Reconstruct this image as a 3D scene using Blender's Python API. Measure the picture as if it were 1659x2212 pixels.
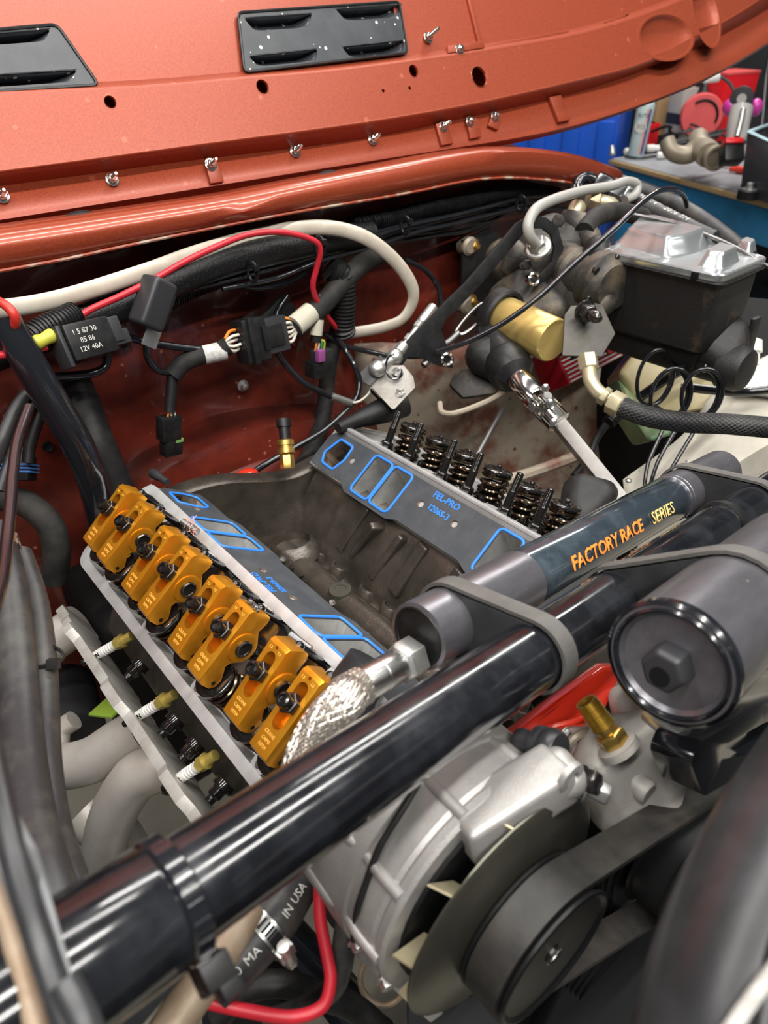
import bpy, bmesh, math, random
from mathutils import Vector, Matrix, noise
random.seed(7)
for o in list(bpy.data.objects): bpy.data.objects.remove(o)
scene = bpy.context.scene
COL = scene.collection
V = Vector
PI = math.pi
R = math.radians

# ------------------------------------------------------------------ camera
FPX = 1567.9
CAM = V((-0.37, -0.73, 1.55))
CX = V((0.77508789, -0.63008823, -0.0471973))      # camera right in the world
CY = V((-0.38762351, -0.41517604, -0.82302909))    # camera down
CZ = V((0.49898575, 0.65621466, -0.56603493))      # camera forward
cd = bpy.data.cameras.new('camera'); cam = bpy.data.objects.new('camera', cd); COL.objects.link(cam)
cam.matrix_world = Matrix(((CX.x, -CY.x, -CZ.x, CAM.x), (CX.y, -CY.y, -CZ.y, CAM.y), (CX.z, -CY.z, -CZ.z, CAM.z), (0, 0, 0, 1)))
cd.sensor_fit = 'VERTICAL'; cd.sensor_height = 36.0; cd.sensor_width = 27.0
cd.lens = 36.0 * FPX / 2212.0
cd.clip_start = 0.02; cd.clip_end = 60
cd.dof.use_dof = True; cd.dof.focus_distance = 0.78; cd.dof.aperture_fstop = 7.0
scene.camera = cam

# ------------------------------------------------------------------ world, lamps, exposure
w = bpy.data.worlds.new('shop_air'); scene.world = w; w.use_nodes = True
bg = w.node_tree.nodes['Background']; bg.inputs[0].default_value = (0.92, 0.96, 1.0, 1); bg.inputs[1].default_value = 0.13
def area(name, loc, rot, sx, sy, power, col=(1.0, 0.97, 0.93)):
    l = bpy.data.lights.new(name, 'AREA'); l.shape = 'RECTANGLE'; l.size = sx; l.size_y = sy; l.energy = power; l.color = col
    o = bpy.data.objects.new(name, l); COL.objects.link(o); o.location = loc; o.rotation_euler = rot
    return o
# rows of long ceiling tubes over the workshop bays
area('ceiling_tube_lamp', (-0.2, -2.1, 3.4), (R(20), 0, 0), 4.2, 0.09, 120)
area('ceiling_tube_lamp', (-0.2, -0.95, 3.5), (R(6), 0, 0), 4.2, 0.09, 120)
area('ceiling_tube_lamp', (0.2, 0.35, 3.5), (0, 0, 0), 4.2, 0.09, 85)
area('ceiling_tube_lamp', (3.3, 1.4, 3.5), (0, R(4), 0), 3.0, 0.09, 110)
vs = scene.view_settings
vs.view_transform = 'Standard'; vs.look = 'None'; vs.gamma = 1.0; vs.use_curve_mapping = False
vs.exposure = -0.35

# ------------------------------------------------------------------ points from sight lines and a known depth / plane
def ray(px, py): return CX * (px - 829.5) + CY * (py - 1106.0) + CZ * FPX
def Pd(px, py, d): return CAM + ray(px, py) * (d / FPX)
def Px(px, py, x): r = ray(px, py); return CAM + r * ((x - CAM.x) / r.x)
def Py(px, py, y): r = ray(px, py); return CAM + r * ((y - CAM.y) / r.y)
def Pz(px, py, z): r = ray(px, py); return CAM + r * ((z - CAM.z) / r.z)
def Pn(px, py, o, n):
    r = ray(px, py); return CAM + r * ((o - CAM).dot(n) / r.dot(n))
def D(lst): return [Pd(*p) for p in lst]

# ------------------------------------------------------------------ mesh builder
def frame(d, up=V((0, 0, 1))):
    d = d.normalized()
    if abs(d.dot(up)) > 0.97: up = V((0, 1, 0)) if abs(d.y) < 0.9 else V((1, 0, 0))
    x = up.cross(d).normalized(); y = d.cross(x).normalized()
    return x, y, d
def spline(pts, n=8, closed=False):
    pts = [V(p) for p in pts]; out = []; m = len(pts)
    if m == 2 and not closed: return [pts[0].lerp(pts[1], i / n) for i in range(n + 1)]
    for i in range(m if closed else m - 1):
        if closed: p0, p1, p2, p3 = pts[(i - 1) % m], pts[i], pts[(i + 1) % m], pts[(i + 2) % m]
        else:
            p1, p2 = pts[i], pts[i + 1]
            p0 = pts[i - 1] if i else p1 * 2 - p2
            p3 = pts[i + 2] if i + 2 < m else p2 * 2 - p1
        t1 = (p2 - p0) * 0.5; t2 = (p3 - p1) * 0.5
        # limit overshoot where the spacing is uneven
        L = (p2 - p1).length
        for t in (t1, t2):
            if t.length > 1.3 * L: t *= 1.3 * L / t.length
        for k in range(n):
            s = k / n; s2 = s * s; s3 = s2 * s
            out.append(p1 * (2*s3 - 3*s2 + 1) + t1 * (s3 - 2*s2 + s) + p2 * (-2*s3 + 3*s2) + t2 * (s3 - s2))
    if not closed: out.append(pts[-1])
    return out
def resample(pts, step):
    out = [pts[0]]; acc = 0.0
    for a, b in zip(pts, pts[1:]):
        L = (b - a).length
        if L < 1e-9: continue
        t = step - acc
        while t <= L:
            out.append(a.lerp(b, t / L)); t += step
        acc = (acc + L) % step
    out.append(pts[-1]); return out
class G:
    def __init__(s): s.v = []; s.f = []
    def add(s, v, f):
        b = len(s.v); s.v += [V(p) for p in v]; s.f += [tuple(i + b for i in q) for q in f]; return s
    def box(s, c, sz, ax=None):
        c = V(c); X, Y, Z = ax if ax else (V((1, 0, 0)), V((0, 1, 0)), V((0, 0, 1)))
        hx, hy, hz = sz[0] / 2, sz[1] / 2, sz[2] / 2
        v = [c + X * (hx * a) + Y * (hy * b) + Z * (hz * k) for k in (-1, 1) for a, b in ((-1, -1), (1, -1), (1, 1), (-1, 1))]
        return s.add(v, [(3, 2, 1, 0), (4, 5, 6, 7), (0, 1, 5, 4), (1, 2, 6, 5), (2, 3, 7, 6), (3, 0, 4, 7)])
    def tube(s, pts, r, seg=12, n=8, closed=False, caps=True, sec=(1, 1), up=V((0, 0, 1)), smooth=True, step=None, rib=None):
        p = spline(pts, n, closed) if smooth else [V(q) for q in pts]
        if step: p = resample(p, step)
        m = len(p); rings = []
        rr = r if isinstance(r, (list, tuple)) else None
        t0 = (p[1] - p[0]).normalized(); x, y, _ = frame(t0, up); acc = 0.0
        for i in range(m):
            a = p[i - 1] if (i or closed) else p[i]; b = p[(i + 1) % m] if (i < m - 1 or closed) else p[i]
            t = (b - a).normalized()
            x = (x - t * x.dot(t)).normalized(); y = t.cross(x).normalized()
            if i: acc += (p[i] - p[i - 1]).length
            if rr:
                q = i / (m - 1) * (len(rr) - 1); j = min(int(q), len(rr) - 2); rad = rr[j] + (rr[j + 1] - rr[j]) * (q - j)
            else: rad = r
            if rib: rad = rad + rib[1] * (1 if math.cos(2 * PI * acc / rib[0]) > 0 else -1)
            rings.append([p[i] + x * (rad * sec[0] * math.cos(2*PI*k/seg)) + y * (rad * sec[1] * math.sin(2*PI*k/seg)) for k in range(seg)])
        v = [q for rg in rings for q in rg]; f = []
        for i in range(m if closed else m - 1):
            j = (i + 1) % m
            for k in range(seg):
                l = (k + 1) % seg; f.append((i*seg+k, i*seg+l, j*seg+l, j*seg+k))
        if caps and not closed:
            f.append(tuple(range(seg - 1, -1, -1))); f.append(tuple((m - 1) * seg + k for k in range(seg)))
        return s.add(v, f)
    def lathe(s, prof, o, d, seg=24, up=V((0, 0, 1)), caps=True):
        o = V(o); x, y, z = frame(V(d), up); v = []; f = []; m = len(prof)
        for r, h in prof:
            for k in range(seg):
                a = 2 * PI * k / seg
                v.append(o + z * h + x * (r * math.cos(a)) + y * (r * math.sin(a)))
        for i in range(m - 1):
            for k in range(seg):
                l = (k + 1) % seg; f.append((i*seg+k, i*seg+l, (i+1)*seg+l, (i+1)*seg+k))
        if caps and prof[0][0] > 1e-6: f.append(tuple(range(seg - 1, -1, -1)))
        if caps and prof[-1][0] > 1e-6: f.append(tuple((m - 1) * seg + k for k in range(seg)))
        return s.add(v, f)
    def cyl(s, o, d, r, h, seg=20, r2=None):
        return s.lathe([(r, 0), (r if r2 is None else r2, h)], o, d, seg)
    def rod(s, a, b, r, seg=14): a = V(a); b = V(b); return s.lathe([(r, 0), (r, (b - a).length)], a, b - a, seg)
    def hexa(s, o, d, af, h): return s.lathe([(af / 2 / 0.866, 0), (af / 2 / 0.866, h * 0.85), (af / 2 * 0.97, h)], o, d, 6)
    def prism(s, pts, ext):
        pts = [V(p) for p in pts]; e = V(ext); m = len(pts)
        return s.add(pts + [p + e for p in pts], [tuple(range(m - 1, -1, -1)), tuple(range(m, 2 * m))] + [(i, (i+1) % m, m + (i+1) % m, m + i) for i in range(m)])
    def sph(s, c, r, sc=(1, 1, 1), ax=None, nu=16, nv=10):
        c = V(c); X, Y, Z = ax if ax else (V((1, 0, 0)), V((0, 1, 0)), V((0, 0, 1))); v = []; f = []
        for i in range(nv + 1):
            th = PI * i / nv
            for k in range(nu):
                a = 2 * PI * k / nu
                v.append(c + X * (r*sc[0]*math.sin(th)*math.cos(a)) + Y * (r*sc[1]*math.sin(th)*math.sin(a)) + Z * (r*sc[2]*math.cos(th)))
        for i in range(nv):
            for k in range(nu):
                l = (k + 1) % nu; f.append((i*nu+k, (i+1)*nu+k, (i+1)*nu+l, i*nu+l))
        return s.add(v, f)
    def plate(s, outer, holes, o, ax, th):
        """flat plate with holes; outlines in 2D, o + ax frame, thickness th along ax[2]"""
        X, Y, Z = ax; o = V(o); bm = bmesh.new(); ed = []
        loops = [outer] + list(holes)
        for lp in loops:
            vv = [bm.verts.new(o + X * a + Y * b) for a, b in lp]
            ed += [bm.edges.new((vv[i], vv[(i + 1) % len(vv)])) for i in range(len(vv))]
        bmesh.ops.triangle_fill(bm, use_beauty=True, use_dissolve=False, edges=ed, normal=Z)
        r = bmesh.ops.extrude_face_region(bm, geom=bm.faces[:])
        bmesh.ops.translate(bm, verts=[e for e in r['geom'] if isinstance(e, bmesh.types.BMVert)], vec=Z * th)
        bmesh.ops.recalc_face_normals(bm, faces=bm.faces[:])
        bm.verts.index_update()
        s.add([q.co.copy() for q in bm.verts], [[q.index for q in fc.verts] for fc in bm.faces]); bm.free(); return s
    def grid(s, rows, flip=False):
        n = len(rows[0]); v = [p for r in rows for p in r]; f = []
        for i in range(len(rows) - 1):
            for k in range(n - 1):
                q = (i*n+k, i*n+k+1, (i+1)*n+k+1, (i+1)*n+k); f.append(q[::-1] if flip else q)
        return s.add(v, f)
    def coil(s, o, d, Rr, r, turns, h, seg=8, per=22, r2=None, ph=0):
        x, y, z = frame(V(d)); pts = []; N = int(turns * per)
        for i in range(N + 1):
            a = 2 * PI * i / per + ph; q = i / N; rad = Rr + ((r2 - Rr) * q if r2 else 0)
            # closed end turns
            hh = h * min(1, max(0, (q * turns - 0.6) / (turns - 1.2)))
            pts.append(V(o) + z * hh + x * (rad * math.cos(a)) + y * (rad * math.sin(a)))
        return s.tube(pts, r, seg, smooth=False)
def circ(cx, cy, r, n=20): return [(cx + r * math.cos(2*PI*k/n), cy + r * math.sin(2*PI*k/n)) for k in range(n)]
def rrect(cx, cy, wx, wy, r, n=4):
    out = []
    for sx, sy, a0 in ((1, 1, 0), (-1, 1, 90), (-1, -1, 180), (1, -1, 270)):
        for k in range(n + 1):
            a = R(a0 + 90 * k / n); out.append((cx + sx * (wx / 2 - r) + r * math.cos(a), cy + sy * (wy / 2 - r) + r * math.sin(a)))
    return out
def rpoly(pts, r, n=4):
    """round the corners of a 2D polygon"""
    out = []; m = len(pts)
    for i in range(m):
        p = V((*pts[i], 0)); a = V((*pts[i - 1], 0)); b = V((*pts[(i + 1) % m], 0))
        da = a - p; db = b - p; q = min(r, da.length * 0.45, db.length * 0.45)
        A = p + da.normalized() * q; B = p + db.normalized() * q
        for k in range(n + 1):
            t = k / n; c = A * (1-t)**2 + p * (2*t*(1-t)) + B * t*t; out.append((c.x, c.y))
    return out

# ------------------------------------------------------------------ objects
def origin_of(p):
    o = V((0, 0, 0))
    while p is not None: o += p.location; p = p.parent
    return o
def obj(name, g, mat, parent=None, bevel=0, angle=38, local=False, bseg=2, recalc=True, kind=None, label=None):
    me = bpy.data.meshes.new(name)
    if parent is None and not local:
        lo = V((min(q.x for q in g.v), min(q.y for q in g.v), min(q.z for q in g.v))); hi = V((max(q.x for q in g.v), max(q.y for q in g.v), max(q.z for q in g.v)))
        org = V(((lo.x + hi.x) / 2, (lo.y + hi.y) / 2, lo.z))
    elif local: org = V((0, 0, 0))
    else: org = origin_of(parent)
    me.from_pydata([q - org for q in g.v], [], g.f)
    if bevel or recalc:
        bm = bmesh.new(); bm.from_mesh(me)
        if recalc: bmesh.ops.recalc_face_normals(bm, faces=bm.faces[:])
        if bevel:
            es = [e for e in bm.edges if len(e.link_faces) == 2 and e.calc_face_angle(0) > R(30)]
            bmesh.ops.bevel(bm, geom=es, offset=bevel, segments=bseg, profile=0.6, affect='EDGES', clamp_overlap=True)
        bm.to_mesh(me); bm.free()
    me.validate()
    for p in me.polygons: p.use_smooth = True
    me.set_sharp_from_angle(angle=R(angle))
    me.materials.append(MT[mat] if isinstance(mat, str) else mat)
    o = bpy.data.objects.new(name, me); COL.objects.link(o)
    if parent is not None: o.parent = parent
    elif not local: o.location = org
    if kind: o['kind'] = kind
    if label: o['label'] = label
    return o
def thing(name, loc, label, cat, group=None, kind=None):
    o = bpy.data.objects.new(name, None); o.empty_display_size = 0.02; COL.objects.link(o); o.location = V(loc)
    if label: o['label'] = label
    if cat: o['category'] = cat
    if group: o['group'] = group
    if kind: o['kind'] = kind
    return o
def tag(o, label, cat, group=None):
    o['label'] = label; o['category'] = cat
    if group: o['group'] = group
    return o
def copy_tree(o, parent=None):
    c = o.copy(); COL.objects.link(c)
    if parent is not None: c.parent = parent
    for ch in list(o.children): copy_tree(ch, c)
    return c
def cut(o, g):
    """boolean-subtract the builder g (same coordinates as o's parent space) from mesh object o, applied"""
    t = obj('cutter', g, 'black', None, local=True)
    if o.parent is None: t.location = (0, 0, 0)
    else: t.location = (0, 0, 0)
    if o.parent is not None:
        t.location = -origin_of(o.parent)
        # put the cutter into the same local space as o
        t.data.transform(Matrix.Translation(-origin_of(o.parent))); t.location = (0, 0, 0)
        par = o.parent; o.parent = None
    else: par = None
    md = o.modifiers.new('b', 'BOOLEAN'); md.operation = 'DIFFERENCE'; md.object = t; md.solver = 'EXACT'
    bpy.context.view_layer.update()
    dg = bpy.context.evaluated_depsgraph_get()
    me = bpy.data.meshes.new_from_object(o.evaluated_get(dg)); o.modifiers.clear(); old = o.data; o.data = me
    bpy.data.meshes.remove(old); bpy.data.objects.remove(t)
    if par is not None: o.parent = par
    for p in o.data.polygons: p.use_smooth = True
    o.data.set_sharp_from_angle(angle=R(30))
    return o
def text(name, s, o, X, Y, size, mat, parent, depth=0.0002, bold=0.0, align='CENTER', arc=None, width=1.0):
    """flat print: lettering mesh; X = reading direction, Y = letter up"""
    cu = bpy.data.curves.new(name, 'FONT'); cu.body = s; cu.size = size; cu.align_x = align; cu.align_y = 'CENTER'; cu.extrude = depth; cu.offset = bold; cu.resolution_u = 2
    t = bpy.data.objects.new(name, cu); COL.objects.link(t); bpy.context.view_layer.update()
    dg = bpy.context.evaluated_depsgraph_get(); me = bpy.data.meshes.new_from_object(t.evaluated_get(dg))
    bpy.data.objects.remove(t); bpy.data.curves.remove(cu)
    X = X.normalized(); Z = X.cross(Y).normalized(); Y = Z.cross(X)
    org = origin_of(parent)
    for q in me.vertices:
        c = q.co.copy()
        if arc:  # wrap round a cylinder of radius arc (axis along X)
            a = c.y / arc; q.co = V(o) + X * (c.x * width) + Y * (arc * math.sin(a)) + Z * (arc * (math.cos(a) - 1) + c.z) - org
        else: q.co = V(o) + X * (c.x * width) + Y * c.y + Z * c.z - org
    me.materials.clear(); me.materials.append(MT[mat])
    ob = bpy.data.objects.new(name, me); COL.objects.link(ob); ob.parent = parent
    return ob
# quick builders for single-part things
def hose(name, pts, r, mat, label, cat, parent=None, group=None, **k):
    g = G().tube(pts, r, **k); o = obj(name, g, mat, parent)
    if parent is None: tag(o, label, cat, group)
    return o

# ------------------------------------------------------------------ procedural materials
MT = {}
def M(name, c, rough=0.5, metal=0.0, c2=None, scale=30, lo=0.4, hi=0.6, bump=0.0, bscale=200, coat=0.0, spec=None, spots=None, rough2=None, detail=6, stretch=None, trans=0.0, weave=None, emit=None):
    m = bpy.data.materials.new(name); m.use_nodes = True; nt = m.node_tree; N = nt.nodes; L = nt.links
    b = N['Principled BSDF']; b.inputs['Base Color'].default_value = (*c, 1); b.inputs['Roughness'].default_value = rough; b.inputs['Metallic'].default_value = metal
    if coat: b.inputs['Coat Weight'].default_value = coat; b.inputs['Coat Roughness'].default_value = 0.08 if coat > 0.3 else 0.25
    if spec is not None: b.inputs['Specular IOR Level'].default_value = spec
    if trans: b.inputs['Transmission Weight'].default_value = trans
    if emit: b.inputs['Emission Color'].default_value = (*c, 1); b.inputs['Emission Strength'].default_value = emit
    tc = N.new('ShaderNodeTexCoord'); vec = tc.outputs['Object']
    if stretch:
        mp = N.new('ShaderNodeMapping'); mp.inputs['Scale'].default_value = stretch; L.new(vec, mp.inputs[0]); vec = mp.outputs[0]
    colout = None
    if c2 is not None:
        nz = N.new('ShaderNodeTexNoise'); nz.inputs['Scale'].default_value = scale; nz.inputs['Detail'].default_value = detail; nz.inputs['Roughness'].default_value = 0.62; L.new(vec, nz.inputs['Vector'])
        rp = N.new('ShaderNodeValToRGB'); rp.color_ramp.elements[0].position = lo; rp.color_ramp.elements[1].position = hi
        rp.color_ramp.elements[0].color = (*c, 1); rp.color_ramp.elements[1].color = (*c2, 1); L.new(nz.outputs['Fac'], rp.inputs[0]); colout = rp.outputs[0]
        if rough2 is not None:
            mr = N.new('ShaderNodeMapRange'); mr.inputs['From Min'].default_value = lo; mr.inputs['From Max'].default_value = hi; mr.inputs['To Min'].default_value = rough; mr.inputs['To Max'].default_value = rough2
            L.new(nz.outputs['Fac'], mr.inputs['Value']); L.new(mr.outputs[0], b.inputs['Roughness'])
    if spots is not None:
        sc, sr, scol, cov = spots
        vo = N.new('ShaderNodeTexVoronoi'); vo.inputs['Scale'].default_value = sc; vo.inputs['Randomness'].default_value = 1.0; L.new(tc.outputs['Object'], vo.inputs['Vector'])
        sx = N.new('ShaderNodeSeparateColor'); L.new(vo.outputs['Color'], sx.inputs[0])
        # only some cells carry a spot, of differing size
        mm = N.new('ShaderNodeMath'); mm.operation = 'MULTIPLY_ADD'; L.new(sx.outputs[0], mm.inputs[0]); mm.inputs[1].default_value = sr / max(cov, 1e-3); mm.inputs[2].default_value = sr - sr / max(cov, 1e-3)
        lt = N.new('ShaderNodeMath'); lt.operation = 'LESS_THAN'; L.new(vo.outputs['Distance'], lt.inputs[0]); L.new(mm.outputs[0], lt.inputs[1])
        mx = N.new('ShaderNodeMix'); mx.data_type = 'RGBA'; L.new(lt.outputs[0], mx.inputs['Factor'])
        if colout: L.new(colout, mx.inputs['A'])
        else: mx.inputs['A'].default_value = (*c, 1)
        mx.inputs['B'].default_value = (*scol, 1); colout = mx.outputs['Result']
    if colout: L.new(colout, b.inputs['Base Color'])
    if bump:
        nb = N.new('ShaderNodeTexNoise'); nb.inputs['Scale'].default_value = bscale; nb.inputs['Detail'].default_value = 3; L.new(vec, nb.inputs['Vector'])
        bp = N.new('ShaderNodeBump'); bp.inputs['Strength'].default_value = bump; bp.inputs['Distance'].default_value = 0.001; L.new(nb.outputs['Fac'], bp.inputs['Height']); L.new(bp.outputs[0], b.inputs['Normal'])
    MT[name] = m
    return m
PAINT = (0.40, 0.066, 0.024)
M('paint', (0.355, 0.064, 0.026), 0.44, 0.25, (0.275, 0.046, 0.018), 420, 0.38, 0.62, coat=0.2, bump=0.05, bscale=900, spots=(42, 0.20, (0.43, 0.098, 0.048), 0.35))
M('paint_gloss', (0.33, 0.055, 0.021), 0.30, 0.3, (0.27, 0.042, 0.015), 350, 0.4, 0.6, coat=0.45)
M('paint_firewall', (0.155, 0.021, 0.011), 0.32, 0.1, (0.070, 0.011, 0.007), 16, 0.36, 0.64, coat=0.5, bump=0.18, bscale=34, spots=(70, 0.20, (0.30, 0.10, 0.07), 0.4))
M('primer', (0.30, 0.25, 0.19), 0.55, 0.0, (0.17, 0.062, 0.04), 11, 0.47, 0.60, bump=0.25, bscale=50, spots=(60, 0.26, (0.13, 0.05, 0.03), 0.4))
M('inner_fender', (0.50, 0.47, 0.40), 0.55, 0.0, (0.36, 0.33, 0.27), 12, 0.35, 0.7, bump=0.1, bscale=80, spots=(80, 0.15, (0.2, 0.17, 0.13), 0.25))
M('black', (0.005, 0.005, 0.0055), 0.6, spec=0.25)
M('black_gloss', (0.010, 0.011, 0.014), 0.16, 0.0, coat=0.6, bump=0.05, bscale=60)
M('tube_black', (0.0065, 0.007, 0.009), 0.13, 0.0, (0.020, 0.022, 0.026), 26, 0.45, 0.75, coat=0.5, rough2=0.28, bump=0.06, bscale=70, spots=(110, 0.10, (0.34, 0.33, 0.31), 0.10))
M('black_plastic', (0.008, 0.008, 0.0085), 0.38, 0.0, (0.018, 0.018, 0.0185), 60, 0.4, 0.7, spec=0.4)
M('black_rubber', (0.009, 0.009, 0.0095), 0.5, 0.0, (0.022, 0.021, 0.02), 40, 0.45, 0.7, bump=0.1, bscale=300, spec=0.35)
M('dusty_rubber', (0.026, 0.026, 0.028), 0.42, 0.0, (0.085, 0.08, 0.068), 22, 0.46, 0.78, bump=0.25, bscale=140, spec=0.4)
M('old_rubber', (0.014, 0.0135, 0.013), 0.7, 0.0, (0.040, 0.037, 0.032), 30, 0.4, 0.75, bump=0.35, bscale=300, spec=0.3)
M('sleeve_mesh', (0.007, 0.007, 0.0075), 0.42, 0.0, spots=(420, 0.32, (0.05, 0.05, 0.052), 0.9), bump=0.6, bscale=420, spec=0.4)
M('vent_black', (0.034, 0.038, 0.044), 0.38, 0.0, (0.048, 0.053, 0.060), 30, 0.4, 0.6, spots=(110, 0.30, (0.75, 0.72, 0.66), 0.28))
M('steel', (0.55, 0.55, 0.53), 0.30, 1.0, (0.42, 0.41, 0.39), 60, 0.4, 0.7)
M('zinc', (0.62, 0.62, 0.60), 0.38, 0.9, (0.45, 0.45, 0.43), 40, 0.4, 0.7)
M('chrome', (0.72, 0.70, 0.66), 0.14, 1.0)
M('alum', (0.56, 0.555, 0.54), 0.38, 0.6, (0.42, 0.41, 0.385), 25, 0.4, 0.68, bump=0.08, bscale=300)
M('alum_dark', (0.20, 0.20, 0.20), 0.36, 0.85, (0.10, 0.095, 0.09), 18, 0.4, 0.65)
M('alum_mach', (0.70, 0.70, 0.69), 0.33, 0.55, (0.55, 0.55, 0.54), 9, 0.35, 0.7, bump=0.05, bscale=120, stretch=(1, 6, 1))
M('port', (0.72, 0.72, 0.70), 0.28, 0.7, (0.50, 0.50, 0.48), 40, 0.35, 0.7, bump=0.3, bscale=160, stretch=(1, 5, 1))
M('shaft_steel', (0.26, 0.25, 0.24), 0.45, 0.8, (0.20, 0.19, 0.175), 30, 0.4, 0.7)
M('cast_alum', (0.40, 0.385, 0.37), 0.46, 0.5, (0.34, 0.325, 0.31), 60, 0.35, 0.7, bump=0.22, bscale=700)
M('pump_cast', (0.52, 0.495, 0.46), 0.55, 0.25, (0.38, 0.34, 0.29), 26, 0.42, 0.75, bump=0.3, bscale=600)
M('cast_iron', (0.092, 0.077, 0.062), 0.26, 0.5, (0.045, 0.038, 0.031), 26, 0.35, 0.7, bump=0.5, bscale=420, coat=0.3)
M('dirty_cast', (0.032, 0.030, 0.027), 0.55, 0.2, (0.185, 0.145, 0.095), 20, 0.46, 0.78, bump=0.45, bscale=220)
M('cast_black', (0.014, 0.013, 0.0125), 0.55, 0.1, (0.11, 0.068, 0.038), 20, 0.58, 0.82, bump=0.5, bscale=420)
M('gold', (0.82, 0.36, 0.024), 0.27, 0.7, (0.74, 0.29, 0.016), 60, 0.35, 0.7, bump=0.03, bscale=500)
M('gold_print', (0.86, 0.62, 0.22), 0.5, 0.1)
M('engrave', (0.90, 0.52, 0.10), 0.5, 0.2)
M('sealer', (0.34, 0.056, 0.021), 0.5, 0.0, (0.46, 0.36, 0.27), 30, 0.50, 0.62)
M('dirty_plate', (0.30, 0.285, 0.26), 0.5, 0.35, (0.17, 0.15, 0.125), 30, 0.42, 0.68, bump=0.1, bscale=200)
M('brown_plate', (0.045, 0.042, 0.036), 0.5, 0.1, (0.10, 0.085, 0.06), 20, 0.45, 0.8)
M('gold_can', (0.66, 0.49, 0.17), 0.33, 0.6, (0.56, 0.40, 0.13), 30, 0.4, 0.7)
M('brass', (0.66, 0.44, 0.12), 0.30, 0.9, (0.45, 0.28, 0.07), 60, 0.4, 0.7)
M('brass_gold', (0.78, 0.47, 0.07), 0.28, 0.9, (0.60, 0.33, 0.04), 50, 0.4, 0.7)
M('cad', (0.135, 0.13, 0.10), 0.30, 0.75, (0.10, 0.10, 0.085), 14, 0.35, 0.65)
M('cad_pale', (0.52, 0.46, 0.30), 0.4, 0.6)
M('flange_alum', (0.50, 0.49, 0.46), 0.5, 0.35, (0.36, 0.33, 0.29), 40, 0.4, 0.7, bump=0.15, bscale=300)
M('yellow_cad', (0.78, 0.62, 0.16), 0.35, 0.7)
M('copper', (0.72, 0.30, 0.12), 0.3, 1.0)
M('oil_black', (0.018, 0.017, 0.016), 0.16, 0.55, coat=0.6)
M('spring', (0.17, 0.125, 0.085), 0.17, 0.95, (0.07, 0.055, 0.042), 60, 0.4, 0.7)
M('spring_dark', (0.035, 0.032, 0.03), 0.2, 0.7)
M('nut_dark', (0.10, 0.095, 0.09), 0.22, 0.9)
M('gasket', (0.042, 0.048, 0.056), 0.5, 0.1, (0.065, 0.070, 0.076), 40, 0.4, 0.7, bump=0.06, bscale=400)
M('bead_blue', (0.028, 0.20, 0.72), 0.42)
M('carbon', (0.15, 0.105, 0.075), 0.8, 0.0, (0.03, 0.022, 0.018), 60, 0.4, 0.7)
M('white_cable', (0.62, 0.565, 0.47), 0.42, 0.0, (0.52, 0.46, 0.37), 30, 0.35, 0.7)
M('red_cable', (0.50, 0.016, 0.030), 0.40, 0.0, (0.36, 0.012, 0.02), 40, 0.45, 0.75)
M('red_grip', (0.52, 0.03, 0.02), 0.4)
M('yellow_grn', (0.52, 0.50, 0.06), 0.45)
M('grey_hose', (0.34, 0.335, 0.31), 0.38)
M('white', (0.75, 0.74, 0.70), 0.5)
M('white_wire', (0.72, 0.68, 0.58), 0.45)
M('orange_wire', (0.75, 0.25, 0.03), 0.45)
M('green_wire', (0.05, 0.30, 0.10), 0.45)
M('purple', (0.28, 0.07, 0.24), 0.45)
M('green_seal', (0.18, 0.36, 0.10), 0.5)
M('blue_seal', (0.06, 0.20, 0.55), 0.5)
M('label_white', (0.60, 0.59, 0.56), 0.55, 0.0, (0.45, 0.43, 0.40), 200, 0.45, 0.6)
M('label_tan', (0.50, 0.47, 0.37), 0.55)
M('red_engine', (0.62, 0.030, 0.012), 0.22, 0.0, coat=0.6)
M('red_box', (0.44, 0.010, 0.022), 0.33, 0.1, coat=0.3)
M('red_label', (0.62, 0.03, 0.05), 0.4)
M('header', (0.60, 0.565, 0.52), 0.40, 0.30, (0.48, 0.42, 0.36), 16, 0.42, 0.75, bump=0.08, bscale=300)
M('reservoir', (0.20, 0.195, 0.215), 0.30, 0.7, (0.155, 0.152, 0.165), 12, 0.4, 0.7, bump=0.04, bscale=200, stretch=(1, 8, 8), spots=(90, 0.14, (0.6, 0.58, 0.52), 0.08))
M('reservoir_gloss', (0.030, 0.043, 0.055), 0.16, 0.2, (0.075, 0.098, 0.118), 40, 0.48, 0.8, coat=0.8, bump=0.03, bscale=150)
M('strap', (0.105, 0.101, 0.094), 0.6, 0.0, (0.075, 0.072, 0.066), 40, 0.4, 0.7, bump=0.1, bscale=300)
M('steel_dusty', (0.16, 0.165, 0.17), 0.5, 0.3, (0.11, 0.11, 0.11), 30, 0.4, 0.7)
M('braid_core', (0.20, 0.185, 0.165), 0.45, 0.6)
M('braid', (0.62, 0.58, 0.52), 0.32, 0.9)
M('zinc_lid', (0.46, 0.485, 0.49), 0.24, 0.75, (0.36, 0.385, 0.39), 12, 0.35, 0.7, bump=0.04, bscale=200)
M('belt', (0.020, 0.019, 0.018), 0.55, 0.0, (0.050, 0.043, 0.035), 30, 0.4, 0.75, bump=0.15, bscale=300)
M('pulley', (0.008, 0.0085, 0.009), 0.36, 0.0, spec=0.35)
M('shroud', (0.020, 0.020, 0.0215), 0.34, 0.0, (0.040, 0.041, 0.044), 20, 0.4, 0.7, bump=0.1, bscale=120)
M('bottle', (0.60, 0.52, 0.28), 0.42, 0.0, (0.50, 0.42, 0.22), 8, 0.4, 0.6)
M('coolant', (0.13, 0.27, 0.15), 0.4, 0.0, (0.30, 0.32, 0.14), 9, 0.45, 0.65)
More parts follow.
